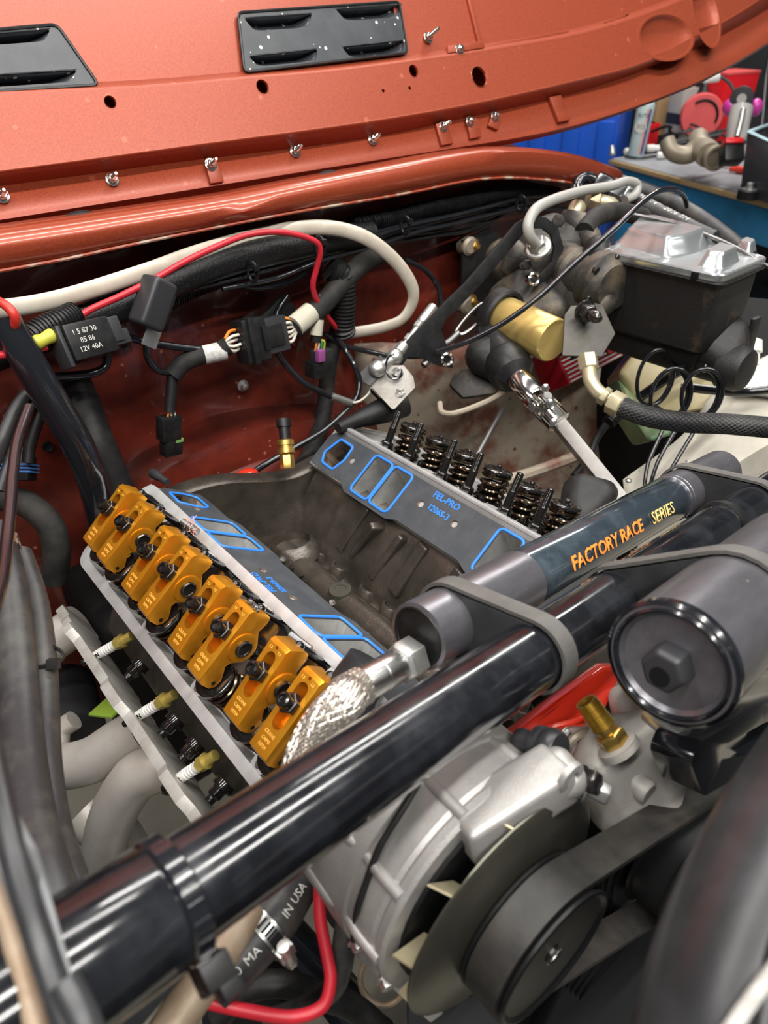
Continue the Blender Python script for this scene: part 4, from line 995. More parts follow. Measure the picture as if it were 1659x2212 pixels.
g = G(); g.lathe([(r1 - 0.001, 0.415), (r1, 0.416), (r1, 0.422), (r1 - 0.0012, 0.423), (r1, 0.424), (r1, 0.56), (r1 - 0.003, 0.563)], E0, A1, 48); obj('far_sleeve', g, 'reservoir', root1)
# lettering wrapped round the tube, facing the viewer
vd = (CAM - (E0 + A1 * 0.28)); vd = (vd - A1 * vd.dot(A1)).normalized(); Yl = vd.cross(A1); Yl = Yl if Yl.z > 0 else -Yl
def wrap_dir(deg): return (vd * math.cos(R(deg)) + Yl * math.sin(R(deg))).normalized()
wd = wrap_dir(-22); yl = A1.cross(wd); yl = yl if yl.z > 0 else -yl
text('gold_lettering', 'FACTORY RACE', E0 + A1 * 0.236 + wd * (r1 + 0.0006), A1, yl, 0.0180, 'orange', root1, bold=0.00035, arc=r1)
text('gold_lettering', 'SERIES', E0 + A1 * 0.346 + wd * (r1 + 0.0006), A1, yl, 0.0180, 'gold_print', root1, arc=r1)
# hose end in the cap
hx = -A1
g = G(); f0 = E0 + CY * 0.0150 - CX * 0.004; g.hexa(f0 + A1 * 0.003, hx, 0.0275, 0.0175); nut = obj('hose_nut', g, 'zinc', root1, bevel=0.0007)
fe0 = f0 + hx * 0.014
# reservoir two, in front of the bar
A2 = TDIR.copy(); E1 = resplane(1575, 1322, 0.345) - A2 * 0.096
root2 = thing('shock_reservoir', E1, 'large dark shock reservoir with black hex end cap, right of the crossbar', 'shock reservoir')
r2 = 0.0415
g = G(); g.lathe([(r2 - 0.010, 0.004), (r2 - 0.006, 0.0), (r2 - 0.002, 0.0005), (r2, 0.003), (r2, 0.22), (r2 - 0.003, 0.223)], E1, A2, 64); obj('reservoir_body', g, 'reservoir', root2)
g = G(); g.lathe([(r2 - 0.0015, -0.0005), (r2 + 0.0008, 0.0012), (r2 + 0.0008, 0.006), (r2, 0.007)], E1, A2, 64, caps=False); obj('seal_ring', g, 'black_gloss', root2)
g = G(); g.lathe([(r2 - 0.004, 0.0), (r2 - 0.0055, -0.0012), (r2 - 0.007, 0.0), (r2 - 0.008, 0.005), (r2 - 0.016, 0.0062), (0.020, 0.0055), (0.019, 0.009), (0.0002, 0.009)], E1, A2, 56, caps=False); obj('end_cap', g, 'black_gloss', root2)
g = G(); g.hexa(E1 + A2 * 0.010, -A2, 0.0265, 0.022); hx2 = obj('hex_boss', g, 'dark_grey', root2, bevel=0.0022)
g = G(); g.cyl(E1 - A2 * 0.008 + V((0, 0, -0.003)), -A2, 0.0065, 0.0052, 16); obj('boss_slot', g, 'black', hx2)
# rubber straps round bar + reservoir, each over a wedge block
def strap(name, t, cen, r_res, ax, label, width=0.0155, seglen=None):
    root = thing(name, cen, label, 'strap', 'rubber straps on the crossbar')
    # convex outline round two circles in the plane across the bar
    bc_ = TP(t); n = TDIR; u = (cen - bc_); u = u - n * u.dot(n); D_ = u.length; u.normalize(); v = n.cross(u)
    pts = []; r1_ = TR + 0.0017; rr = r_res + 0.0017
    al = math.acos((r1_ - rr) / D_) if abs(r1_ - rr) < D_ else PI / 2
    for k in range(15):
        a = al + (2 * PI - 2 * al) * k / 14; pts.append(bc_ + u * (r1_ * math.cos(a)) + v * (r1_ * math.sin(a)))
    for k in range(15):
        a = -al + 2 * al * k / 14; pts.append(bc_ + u * (D_ + rr * math.cos(a)) + v * (rr * math.sin(a)))
    rows = []
    for off, lf in ((-width / 2, 0), (-width / 2, 0.0028), (width / 2, 0.0028), (width / 2, 0), (-width / 2, 0)):
        row = []
        for i, p in enumerate(pts + [pts[0]]):
            c_ = bc_ if i % len(pts) < 15 else bc_ + u * D_
            row.append(p + (p - c_).normalized() * lf + n * off)
        rows.append(row)
    g = G(); g.grid(rows); obj('rubber_band', g, 'strap', root, angle=50)
    # wedge block filling the gap on both sides
    for sg in (-1, 1):
        a1 = al * sg; q0 = bc_ + u * (TR * math.cos(a1)) + v * (TR * math.sin(a1)); q1 = bc_ + u * (D_ + r_res * math.cos(a1)) + v * (r_res * math.sin(a1))
        pr = [q0, q1]
        for k in range(6): a = PI - (PI - al) * (5 - k) / 5; pr.append(bc_ + u * (D_ + r_res * math.cos(a)) + v * (sg * r_res * math.sin(a)))
        for k in range(6): a = al * k / 5; pr.append(bc_ + u * (TR * math.cos(a)) + v * (sg * TR * math.sin(a)))
        g = G(); g.prism([p - n * 0.0085 for p in pr], n * 0.017); obj('saddle_block', g, 'shroud', root)
    return root
def along(c0, ax, t):      # the reservoir point opposite bar station t
    b = TP(t); s = ((b - c0).dot(TDIR)) / ax.dot(TDIR); return c0 + ax * s
strap('rubber_strap', 0.237, along(E0, A1, 0.237), r1, A1, 'grey rubber strap near the braided hose fitting')
strap('rubber_strap', 0.655, along(E0, A1, 0.655), r1, A1, 'grey rubber strap at the far end of the lettered reservoir')
strap('rubber_strap', 0.352, along(E1, A2, 0.352), r2, A2, 'grey rubber strap over the large hex-capped reservoir')

# ------------------------------------------------------------------ braided stainless hose
bh = thing('braided_hose', fe0, 'braided stainless hose with silver crimp beside the front gold rocker', 'hose')
pth = [fe0, fe0 + hx * 0.036, fe0 + hx * 0.052, Pd(752, 1506, 0.470), Pd(706, 1552, 0.466), Pd(670, 1612, 0.466), Pd(648, 1680, 0.468), Pd(634, 1780, 0.475)]
g = G(); g.lathe([(0.0110, 0), (0.0122, 0.002), (0.0122, 0.018), (0.0118, 0.0185), (0.0118, 0.0205), (0.0122, 0.021), (0.0122, 0.039), (0.0118, 0.041)], fe0, hx, 32); obj('crimp_sleeve', g, 'steel', bh)
core = spline(pth[1:], 10); g = G(); g.tube(core, 0.0122, 20, smooth=False); obj('hose_core', g, 'braid_core', bh)
# the braid: flat bundles of wire running both ways round the core, weaving over and under
core = resample(core, 0.0016); g = G()
m = len(core); t0 = (core[1] - core[0]).normalized(); x, y, _ = frame(t0); FR = []
for i in range(m):
    t = (core[min(i + 1, m - 1)] - core[max(i - 1, 0)]).normalized(); x = (x - t * x.dot(t)).normalized(); y = t.cross(x); FR.append((core[i], x.copy(), y.copy()))
NB = 34
for dr in (-1, 1):
    for b in range(NB):
        pts = []
        for i in range(m):
            a = 2 * PI * b / NB + dr * i * 0.070
            w_ = 0.0126 + 0.00035 * math.sin(a * NB / 2 * 1.0 + dr * PI / 2 + i * 0.0)
            p, xx, yy = FR[i]; pts.append(p + xx * (w_ * math.cos(a)) + yy * (w_ * math.sin(a)))
        g.tube(pts, 0.00082, 5, smooth=False, caps=False)
obj('wire_braid', g, 'braid', bh, kind='stuff', recalc=False)
# grey plastic water neck / boot between hose and the bar
g = G(); g.tube(D([(800, 1430, 0.60), (770, 1480, 0.60), (740, 1560, 0.585), (720, 1640, 0.57)]), [0.020, 0.022, 0.024, 0.024], 24); o = obj('rubber_elbow', g, 'shroud'); tag(o, 'smooth dark grey rubber elbow behind the braided hose', 'hose')

# ================================================================== FRONT OF THE ENGINE: alternator, pump, belts
def hull(g, balls, n=10):
    """convex skin over a set of balls: a smooth cast lump"""
    bm = bmesh.new()
    for c, r in balls:
        for i in range(n + 1):
            th = PI * i / n
            for k in range(2 * n):
                a = PI * k / n; bm.verts.new(V(c) + V((math.sin(th) * math.cos(a), math.sin(th) * math.sin(a), math.cos(th))) * r)
    bmesh.ops.remove_doubles(bm, verts=bm.verts[:], dist=1e-5)
    res = bmesh.ops.convex_hull(bm, input=bm.verts[:], use_existing_faces=False)
    bmesh.ops.delete(bm, geom=[e for e in set(res['geom_interior']) | set(res['geom_unused']) if isinstance(e, bmesh.types.BMVert)], context='VERTS')
    bm.verts.index_update(); g.add([q.co.copy() for q in bm.verts], [[q.index for q in f.verts] for f in bm.faces]); bm.free(); return g
YA = V((0, 1, 0))                                     # engine axis, rearwards
FC = Pd(1105, 1968, 0.47)                              # alternator fan centre
alt = thing('alternator', FC + YA * 0.06, 'silver cast alternator with large cooling fan and black pulley', 'alternator')
# case halves
g = G(); g.lathe([(0.072, 0.026), (0.0845, 0.0265), (0.0865, 0.029), (0.0865, 0.034), (0.0850, 0.036), (0.0865, 0.039), (0.0865, 0.062), (0.080, 0.086), (0.060, 0.100), (0.02, 0.104)], FC, YA, 64); obj('front_case', g, 'cast_alum', alt, angle=25)
g = G(); g.lathe([(0.083, 0.060), (0.0885, 0.064), (0.0885, 0.080), (0.086, 0.125), (0.070, 0.14), (0.0002, 0.142)], FC, YA, 64); obj('rear_case', g, 'cast_alum', alt, angle=25)
g = G(); g.lathe([(0.0002, 0.023), (0.074, 0.023), (0.074, 0.027)], FC, YA, 40, caps=False); obj('case_vent_shadow', g, 'black', alt)
# long shallow flutes and a raised seam round the case
AX, AY = V((1, 0, 0)), V((0, 0, 1))
for a0 in (60, 100, 140, 175, 215, 250):
    rad = V((math.cos(R(a0)), 0, math.sin(R(a0)))); pts = [FC + rad * r_ + YA * h_ for r_, h_ in ((0.0855, 0.030), (0.0860, 0.050), (0.0835, 0.070), (0.0865, 0.080), (0.084, 0.122))]
    g = G(); g.tube(pts, 0.0042, 10, n=5); obj('cast_rib', g, 'cast_alum', alt)
# mounting arm across the top with its ear
e0, e1 = Pd(985, 1785, 0.436), Pd(1210, 1645, 0.462)
d = (e1 - e0).normalized(); up = (-CY * 0.9 - CZ * 0.35); up = (up - d * up.dot(d)).normalized(); sd_ = d.cross(up)
g = G(); g.box(e0.lerp(e1, 0.5) - up * 0.008, ((e1 - e0).length, 0.034, 0.028), (d, sd_, up)); obj('mounting_arm', g, 'cast_alum', alt, bevel=0.005, bseg=3)
g = G(); hull(g, [(e1 - up * 0.008 - sd_ * 0.005, 0.012), (e1 - up * 0.010 + sd_ * 0.008, 0.011), (Pd(1232, 1680, 0.462), 0.010), (e0.lerp(e1, 0.6) - up * 0.012, 0.012)]); obj('mounting_ear', g, 'cast_alum', alt)
ec = Pd(1226, 1674, 0.449); g = G(); g.lathe([(0.0105, 0), (0.0105, 0.004), (0.0055, 0.0045), (0.005, 0.0)], ec, -YA, 22); obj('ear_boss', g, 'cast_alum', alt)
# slim web and tooling hole on the shoulder
g = G(); g.prism(D([(968, 1780, 0.50), (1055, 1705, 0.505), (1040, 1712, 0.505), (1010, 1700, 0.51), (985, 1730, 0.508)]), -CZ * 0.006); obj('shoulder_web', g, 'cast_alum', alt, bevel=0.002)
c = Pd(1022, 1728, 0.49); g = G(); g.lathe([(0.0036, 0.0006), (0.0030, 0.0), (0.0001, 0.0)], c, -CZ, 14, caps=False); obj('tooling_hole', g, 'black', alt)
# fan: thin dished disc, blades bent back behind it
g = G(); g.lathe([(0.020, -0.004), (0.052, -0.003), (0.060, 0.0), (0.080, 0.002), (0.0845, 0.0045), (0.0845, 0.0057), (0.079, 0.0032), (0.058, 0.0012), (0.02, -0.002)], FC, YA, 72); fan = obj('fan_disc', g, 'cad', alt, angle=50)
for k in range(10):
    a = k * 36 + 12; r_ = V((math.cos(R(a)), 0, math.sin(R(a)))); t_ = V((-math.sin(R(a)), 0, math.cos(R(a))))
    q = [FC + r_ * 0.060 + YA * 0.004, FC + r_ * 0.083 + YA * 0.005 + t_ * 0.006, FC + r_ * 0.084 + YA * 0.021 + t_ * 0.012, FC + r_ * 0.062 + YA * 0.019 + t_ * 0.004]
    g = G(); g.prism(q, t_ * 0.0014); obj('fan_blade', g, 'cad_pale', fan)
# pulley with its dished face, slim flanges
g = G(); g.lathe([(0.030, -0.004), (0.050, -0.005), (0.0515, -0.006), (0.0515, -0.008), (0.047, -0.009), (0.046, -0.033), (0.0475, -0.034), (0.049, -0.0355), (0.049, -0.0375), (0.047, -0.038), (0.044, -0.036), (0.040, -0.0355), (0.012, -0.0345), (0.006, -0.034)], FC, YA, 64); obj('alternator_pulley', g, 'pulley', alt, angle=25)
g = G(); g.lathe([(0.0068, -0.0355), (0.0060, -0.0362), (0.0045, -0.0355), (0.004, -0.031), (0.0002, -0.031)], FC, YA, 18, caps=False); obj('pulley_nut', g, 'steel', alt)
# case through-bolts low on the left flank, copper terminal
for px, py, d_ in ((772, 2030, 0.49), (833, 2112, 0.475)):
    c = Pd(px, py, d_); ax = (V((-0.3, -1, -0.2))).normalized(); g = G(); g.cyl(c, ax, 0.0075, 0.0015, 16); g.hexa(c + ax * 0.001, ax, 0.010, 0.006); g.cyl(c - ax * 0.02, ax, 0.0035, 0.02, 10); obj('case_bolt', g, 'zinc', alt, bevel=0.0004)
g = G(); g.prism(D([(770, 2015, 0.54), (930, 2165, 0.52), (960, 2190, 0.52), (930, 2212, 0.52), (760, 2060, 0.54)]), CZ * 0.006); obj('lower_lug', g, 'cast_alum', alt, bevel=0.002)
g = G(); g.lathe([(0.0085, 0), (0.009, 0.003), (0.0085, 0.009), (0.005, 0.011)], Pd(752, 1966, 0.50), -CY, 18); obj('copper_terminal', g, 'copper', alt)
# sense wire across the case
hose('sense_wire', D([(905, 1690, 0.455), (872, 1745, 0.443), (820, 1830, 0.4405), (790, 1910, 0.443), (772, 1965, 0.448), (764, 2030, 0.48)]), 0.0023, 'black_rubber', 'thin black wire lying over the silver alternator case', 'wire', n=6, seg=10)
hose('battery_cable', D([(752, 1975, 0.502), (745, 2020, 0.50), (738, 2080, 0.50), (718, 2135, 0.51), (660, 2175, 0.54), (580, 2205, 0.55)]), 0.0082, 'dusty_rubber', 'grey sleeved battery cable hanging from the copper terminal', 'cable', n=6, seg=14)

# ------------------------------------------------------------------ water pump and its brass hose barb
WC = Pd(1385, 1630, 0.560)
pump = thing('water_pump', WC, 'pale cast water pump behind the alternator with a brass hose barb', 'water pump')
g = G(); hull(g, [(Pd(1290, 1660, 0.555), 0.020), (Pd(1400, 1600, 0.575), 0.024), (Pd(1450, 1640, 0.575), 0.016), (Pd(1330, 1740, 0.56), 0.022), (Pd(1420, 1720, 0.565), 0.018), (Pd(1300, 1590, 0.57), 0.016)]); obj('pump_volute', g, 'pump_cast', pump, angle=60)
g = G(); hull(g, [(Pd(1345, 1510, 0.62), 0.012), (Pd(1380, 1500, 0.63), 0.014), (Pd(1460, 1610, 0.60), 0.013), (Pd(1400, 1600, 0.60), 0.018), (Pd(1365, 1560, 0.605), 0.015)]); obj('pump_neck', g, 'pump_cast', pump, angle=60)
g = G(); hull(g, [(Pd(1330, 1745, 0.58), 0.020), (Pd(1385, 1770, 0.59), 0.015), (Pd(1440, 1750, 0.59), 0.012), (Pd(1360, 1690, 0.585), 0.02)]); obj('pump_outlet', g, 'pump_cast', pump, angle=60)
g = G(); hull(g, [(Pd(1240, 1600, 0.58), 0.011), (Pd(1330, 1600, 0.565), 0.012), (Pd(1285, 1650, 0.56), 0.012)]); obj('pump_shoulder', g, 'pump_cast', pump, angle=60)
for px, py, d_, r_ in ((1398, 1712, 0.54, 0.0095), (1450, 1635, 0.56, 0.0085)):
    c = Pd(px, py, d_); g = G(); g.lathe([(r_, 0.012), (r_, 0), (r_ * .85, -0.002), (0.0002, -0.002)], c, YA, 20); obj('cast_boss', g, 'pump_cast', pump)
bb0, bb1 = Pd(1335, 1612, 0.535), Pd(1265, 1515, 0.535); ax = (bb1 - bb0); Lb = ax.length; ax.normalize()
g = G(); g.lathe([(0.016, -0.004), (0.0155, 0.002), (0.013, 0.003)], bb0, ax, 24); obj('barb_seat', g, 'pump_cast', pump)
g = G(); g.hexa(bb0 + ax * 0.002, ax, 0.0195, 0.011); g.lathe([(0.0075, 0.012), (0.0078, 0.019)], bb0, ax, 20); fb = obj('barb_hex', g, 'brass', pump, bevel=0.0005)
g = G(); g.lathe([(0.0078, 0.0175), (0.0092, 0.0185), (0.0085, 0.0235), (0.0092, 0.0240), (0.0085, 0.0290), (0.0092, 0.0295), (0.0085, 0.0345), (0.0090, 0.0350), (0.0082, Lb), (0.0066, Lb), (0.0062, 0.02)], bb0, ax, 28); obj('hose_barb', g, 'brass_gold', pump, angle=25)
# thin gasket paper edge by the pump
g = G(); g.tube(D([(1225, 1610, 0.56), (1245, 1590, 0.56), (1275, 1578, 0.565)]), 0.0035, 8); obj('pump_gasket_edge', g, 'manifold', pump)
# bolts in front
for px, py, d_, s_, lb in ((1302, 1712, 0.462, 0.0125, 'long silver bolt head beside the alternator ear'),):
    c = Pd(px, py, d_); ax = (V((0.35, -1, -0.15))).normalized(); g = G(); g.lathe([(0.012, -0.010), (0.012, -0.0085), (0.0085, -0.008)], c, ax, 22); g.hexa(c - ax * 0.009, ax, s_, 0.014); g.cyl(c - ax * 0.03, ax, 0.005, 0.022, 12)
    o = obj('mounting_bolt', g, 'zinc', bevel=0.0006); tag(o, lb, 'bolt')
g = G(); c = Pd(1262, 1686, 0.462); ax = (Pd(1290, 1692, 0.456) - c).normalized(); g.hexa(c, ax, 0.014, 0.010); g.cyl(c - ax * 0.004, ax, 0.0095, 0.004, 16); o = obj('ear_nut', g, 'nut_dark', bevel=0.0005); tag(o, 'dark nut against the alternator mounting ear', 'nut')
bs = thing('mounting_bush', Pd(1170, 1605, 0.535), 'black rubber bush and bolt on the alternator arm, below the red cover', 'bush')
c = Pd(1198, 1622, 0.482); ax = (Pd(1130, 1600, 0.50) - c).normalized()
g = G(); g.lathe([(0.0125, -0.004), (0.0145, 0.0), (0.0145, 0.005), (0.0120, 0.006), (0.0120, 0.009), (0.0140, 0.010), (0.0135, 0.014), (0.009, 0.016)], c, ax, 26); obj('rubber_bush', g, 'shroud', bs)
g = G(); g.lathe([(0.008, 0.015), (0.0085, 0.027), (0.0075, 0.030)], c, ax, 22); obj('bolt_end', g, 'dark_grey', bs)
# red front cover of the engine, glimpsed under the bar
rc = thing('front_cover', Pd(1200, 1560, 0.60), 'glossy red engine front cover below the crossbar', 'engine cover')
q = D([(1060, 1620, 0.58), (1180, 1530, 0.60), (1300, 1440, 0.64), (1352, 1440, 0.65), (1310, 1530, 0.62), (1270, 1575, 0.60), (1150, 1650, 0.575), (1085, 1660, 0.57)])
g = G(); g.prism(q, CZ * 0.02); obj('cover_shell', g, 'red_engine', rc, bevel=0.004)
g = G(); g.tube(D([(1130, 1590, 0.575), (1190, 1572, 0.575), (1240, 1560, 0.58), (1290, 1545, 0.59)]), 0.0028, 8); obj('cover_lip', g, 'red_engine', rc)
c = Pd(1217, 1583, 0.572); ax = -YA; g = G(); g.cyl(c, ax, 0.006, 0.001, 14); g.hexa(c, ax, 0.0085, 0.006); obj('cover_bolt', g, 'zinc', rc, bevel=0.0003)
# ------------------------------------------------------------------ belts and pulleys
def loop2(c0, r0, c1, r1, n=20):
    """outline of a belt round two pulleys, both on the engine axis; returns points and outward normals"""
    u = (c1 - c0); u.y = 0; Dd = u.length; u.normalize(); v = YA.cross(u); al = math.acos((r0 - r1) / Dd); P_ = []
    for k in range(n + 1):
        a = al + (2 * PI - 2 * al) * k / n; d = u * math.cos(a) + v * math.sin(a); P_.append((c0 + d * r0, d))
    for k in range(n + 1):
        a = -al + 2 * al * k / n; d = u * math.cos(a) + v * math.sin(a); P_.append((V((c1.x, c0.y, c1.z)) + d * r1, d))
    return P_
def belt(name, c0, r0, c1, r1, y0, y1, th, label, ribs=0):
    root = thing(name, c0, label, 'belt'); P_ = loop2(c0, r0, c1, r1); P_.append(P_[0]); rows = []
    for y, t in ((y0, 0), (y0, th), (y1, th), (y1, 0), (y0, 0)): rows.append([p + d * t + YA * y for p, d in P_])
    g = G(); g.grid(rows); obj('belt_back', g, 'belt', root, angle=50)
    if ribs:
        for k in range(ribs):
            yy = y0 + (y1 - y0) * (k + .5) / ribs; g = G(); g.tube([p - d * 0.001 + YA * yy for p, d in P_[:-1]], abs(y1 - y0) / ribs * 0.36, 6, smooth=False, closed=True); obj('belt_rib', g, 'belt', root)
    return root
BY = -0.021
PC = V((0.050, FC.y + BY, 0.930))
belt('alternator_belt', FC, 0.0465, V((PC.x, FC.y, PC.z)), 0.0700, -0.033, -0.009, 0.0045, 'wide dusty black drive belt running from the alternator pulley')
pp = thing('pump_pulley', PC, 'black pulley at the right end of the alternator belt', 'pulley')
g = G(); g.lathe([(0.068, -0.018), (0.0735, -0.017), (0.0735, -0.0145), (0.0698, -0.0135), (0.0698, 0.0135), (0.0735, 0.0145), (0.0735, 0.017), (0.05, 0.018)], PC, YA, 56); obj('pulley_rim', g, 'pulley', pp, angle=25)
# large ribbed pulley below
CC = V((0.050, FC.y + 0.018, 0.915))
cp = thing('crank_pulley', CC, 'black multi-groove crank pulley behind the drive belt', 'pulley')
pr_ = [(0.05, -0.016)]
n = 5; r_ = 0.078
for k in range(n): pr_ += [(r_, -0.015 + 0.030 * k / n), (r_ - 0.0035, -0.015 + 0.030 * (k + .5) / n)]
pr_ += [(r_, 0.015), (0.05, 0.016)]
g = G(); g.lathe(pr_, CC, YA, 72); obj('grooved_rim', g, 'pulley', cp, angle=20)
# a third ribbed run dropping away at the bottom
c3 = V((0.0, FC.y + 0.01, 0.70)); g = G(); pr_ = [(0.05, -0.014)]
for k in range(5): pr_ += [(0.075, -0.013 + 0.026 * k / 5), (0.072, -0.013 + 0.026 * (k + .5) / 5)]
pr_ += [(0.075, 0.013), (0.05, 0.014)]; g.lathe(pr_, c3, YA, 64)
o = obj('steering_pump_pulley', g, 'pulley', angle=20); tag(o, 'ribbed black pulley at the bottom edge right of the alternator', 'pulley')
# smooth idler behind, top right
c4 = V((0.155, FC.y + 0.03, 0.935))
g = G(); g.lathe([(0.05, -0.02), (0.0585, -0.019), (0.060, -0.017), (0.057, -0.015), (0.057, 0.015), (0.060, 0.017), (0.058, 0.019), (0.05, 0.02)], c4, YA, 56); o = obj('idler_pulley', g, 'pulley', angle=25); tag(o, 'smooth black idler pulley under the black tensioner bracket', 'pulley')
# billet tensioner bracket with its window, and the silver spacer tube
tb = thing('tensioner_bracket', Pd(1560, 1580, 0.50), 'black billet bracket with slotted window right of the water pump', 'bracket')
TN = V((0.10, -1.0, 0.30)).normalized(); TO = Pd(1560, 1620, 0.520); TX = (V((1, 0, 0)) - TN * V((1, 0, 0)).dot(TN)).normalized(); TY = TN.cross(TX)
def t2(px, py): v = Pn(px, py, TO, TN) - TO; return (v.dot(TX), v.dot(TY))
ol = rpoly([t2(*p) for p in ((1492, 1648), (1508, 1606), (1640, 1528), (1730, 1478), (1760, 1520), (1740, 1620), (1610, 1668), (1520, 1722))], 0.006, 4)
wn = rpoly([t2(*p) for p in ((1558, 1640), (1572, 1606), (1650, 1562), (1700, 1545), (1690, 1585), (1610, 1632))], 0.004, 4)
g = G(); g.plate(ol, [wn], TO, (TX, TY, TN), -0.030); obj('billet_plate', g, 'black_gloss', tb, bevel=0.0012)
a, b = Pd(1405, 1535, 0.535), Pd(1475, 1592, 0.512); g = G(); g.rod(a, b, 0.0095, 24); obj('spacer_tube', g, 'zinc', tb, bevel=0.0006)

# ------------------------------------------------------------------ nearest, blurred: fan shroud hose at the lower right
sh = thing('radiator_hose', Pd(1640, 2000, 0.30), 'large blurred black radiator hose in the lower right foreground', 'hose')
g = G(); g.tube(D([(1960, 1480, 0.36), (1800, 1720, 0.325), (1690, 1930, 0.30), (1610, 2150, 0.28), (1560, 2420, 0.265)]), 0.036, 40, n=10); obj('hose_body', g, 'shroud', sh)
g = G(); g.tube(D([(1830, 1700, 0.295), (1745, 1880, 0.272), (1680, 2050, 0.255), (1640, 2260, 0.24)]), 0.0030, 10); obj('hose_ridge', g, 'shroud', sh)
g = G(); g.tube(D([(1700, 2060, 0.23), (1630, 2150, 0.23), (1560, 2250, 0.23)]), 0.0025, 12); obj('hose_edge_trim', g, 'label_white', sh)

# ------------------------------------------------------------------ below the bar at the centre
lh = thing('lower_radiator_hose', Pd(560, 2000, 0.50), 'black rubber hose with worm-drive clamp and white print below the crossbar', 'hose')
hp = D([(690, 1810, 0.555), (645, 1890, 0.53), (588, 1985, 0.50), (520, 2062, 0.485), (455, 2130, 0.475)])
g = G(); g.tube(hp, 0.0182, 28, n=10); obj('hose_body', g, 'dusty_rubber', lh)
sp_ = spline(hp, 10); ci = 23; cc = sp_[ci]; ca = (sp_[ci + 1] - sp_[ci - 1]).normalized()
g = G(); g.lathe([(0.0184, -0.0065), (0.0198, -0.0062), (0.0198, 0.0062), (0.0184, 0.0065)], cc, ca, 40, caps=False); hc = obj('hose_clamp', g, 'steel', lh)
for k in range(16):
    a = 2 * PI * k / 16 * 0.75; x, y, z = frame(ca, -CZ); d = (y * math.cos(a - 2.0) + x * math.sin(a - 2.0))
    d = (-CZ * math.cos(-1.1 + 0.16 * k) + CX * math.sin(-1.1 + 0.16 * k)); d = (d - ca * d.dot(ca)).normalized()
    g = G(); g.box(cc + d * 0.0198, (0.0018, 0.0085, 0.0008), (ca.cross(d), ca, d)); obj('clamp_slot', g, 'black', hc)
d = (CX * 0.95 - CZ * 0.2); d = (d - ca * d.dot(ca)).normalized(); t_ = ca.cross(d)
g = G(); g.rod(cc + d * 0.0235 - t_ * 0.011, cc + d * 0.0235 + t_ * 0.011, 0.0045, 14); g.box(cc + d * 0.0225, (0.012, 0.012, 0.006), (t_, ca, d)); g.hexa(cc + d * 0.0235 + t_ * 0.010 * (1 if t_.dot(CY) > 0 else -1), t_ * (1 if t_.dot(CY) > 0 else -1), 0.008, 0.007); obj('clamp_screw', g, 'zinc', hc, bevel=0.0004)
for s_, ii in (('IN USA', 17), ('MA', 28), ('20', 33)):
    c = sp_[ii]; a = (sp_[ii - 1] - sp_[ii + 1]).normalized(); n_ = (-CZ + CX * 0.05); n_ = (n_ - a * n_.dot(a)).normalized()
    text('hose_print', s_, c + n_ * 0.0184, a, n_.cross(a), 0.0085, 'label_white', lh, arc=0.0184)
hose('rusty_tube', D([(535, 1955, 0.43), (497, 2025, 0.415), (440, 2115, 0.395), (378, 2205, 0.38), (320, 2300, 0.365)]), 0.0108, 'rust_tube', 'tan weathered metal tube crossing below the crossbar clamp', 'tube', n=6, seg=18)
hose('red_battery_cable', D([(692, 1830, 0.50), (690, 1900, 0.50), (692, 1985, 0.495), (706, 2060, 0.49), (714, 2120, 0.485), (695, 2175, 0.48), (630, 2197, 0.475), (540, 2185, 0.47), (430, 2160, 0.465)]), 0.0043, 'red_cable', 'thick red cable looping down at the bottom centre', 'cable', n=8, seg=14)
hose('black_coil_hose', D([(470, 2200, 0.60), (530, 2140, 0.60), (610, 2125, 0.60), (690, 2150, 0.61), (760, 2175, 0.62), (830, 2230, 0.63)]), 0.011, 'black_rubber', 'black hose arching behind the red cable at the bottom', 'hose', n=8, seg=14)
hose('suspension_link', D([(600, 2010, 0.72), (660, 2075, 0.72), (730, 2150, 0.72), (800, 2250, 0.72)]), 0.024, 'black_gloss', 'glossy black link tube slanting down below the hose clamp', 'tube', n=4, seg=20)
g = G(); c = Pd(828, 2115, 0.66); pts = [c + CX * (0.021 * math.cos(a)) + CY * (0.024 * math.sin(a)) for a in [2*PI*k/30 for k in range(30)]]; g.tube(pts, 0.0028, 8, smooth=False, closed=True); o = obj('clamp_ring', g, 'rust_tube'); tag(o, 'rusty round ring clamp seen left of the alternator fan', 'clamp')
g = G(); g.prism(D([(430, 2120, 0.62), (560, 2060, 0.62), (640, 2230, 0.62), (430, 2300, 0.60)]), CZ * 0.05); o = obj('steering_box', g, 'black', bevel=0.01); tag(o, 'dark steering box at the bottom edge behind the tan tube', 'steering box')
g = G(); g.prism(D([(880, 2175, 0.56), (1010, 2155, 0.55), (1090, 2120, 0.54), (1100, 2230, 0.54), (880, 2240, 0.56)]), CZ * 0.02); o = obj('lower_bracket', g, 'dark_grey', bevel=0.004); tag(o, 'dark grey bracket under the alternator fan at the bottom', 'bracket')
g = G(); g.prism(D([(640, 1890, 0.62), (760, 1850, 0.60), (790, 1990, 0.60), (720, 2010, 0.62)]), CZ * 0.03); o = obj('mount_plate', g, 'alum_dark', bevel=0.003); tag(o, 'dark metal engine mount plate behind the red cable', 'plate')

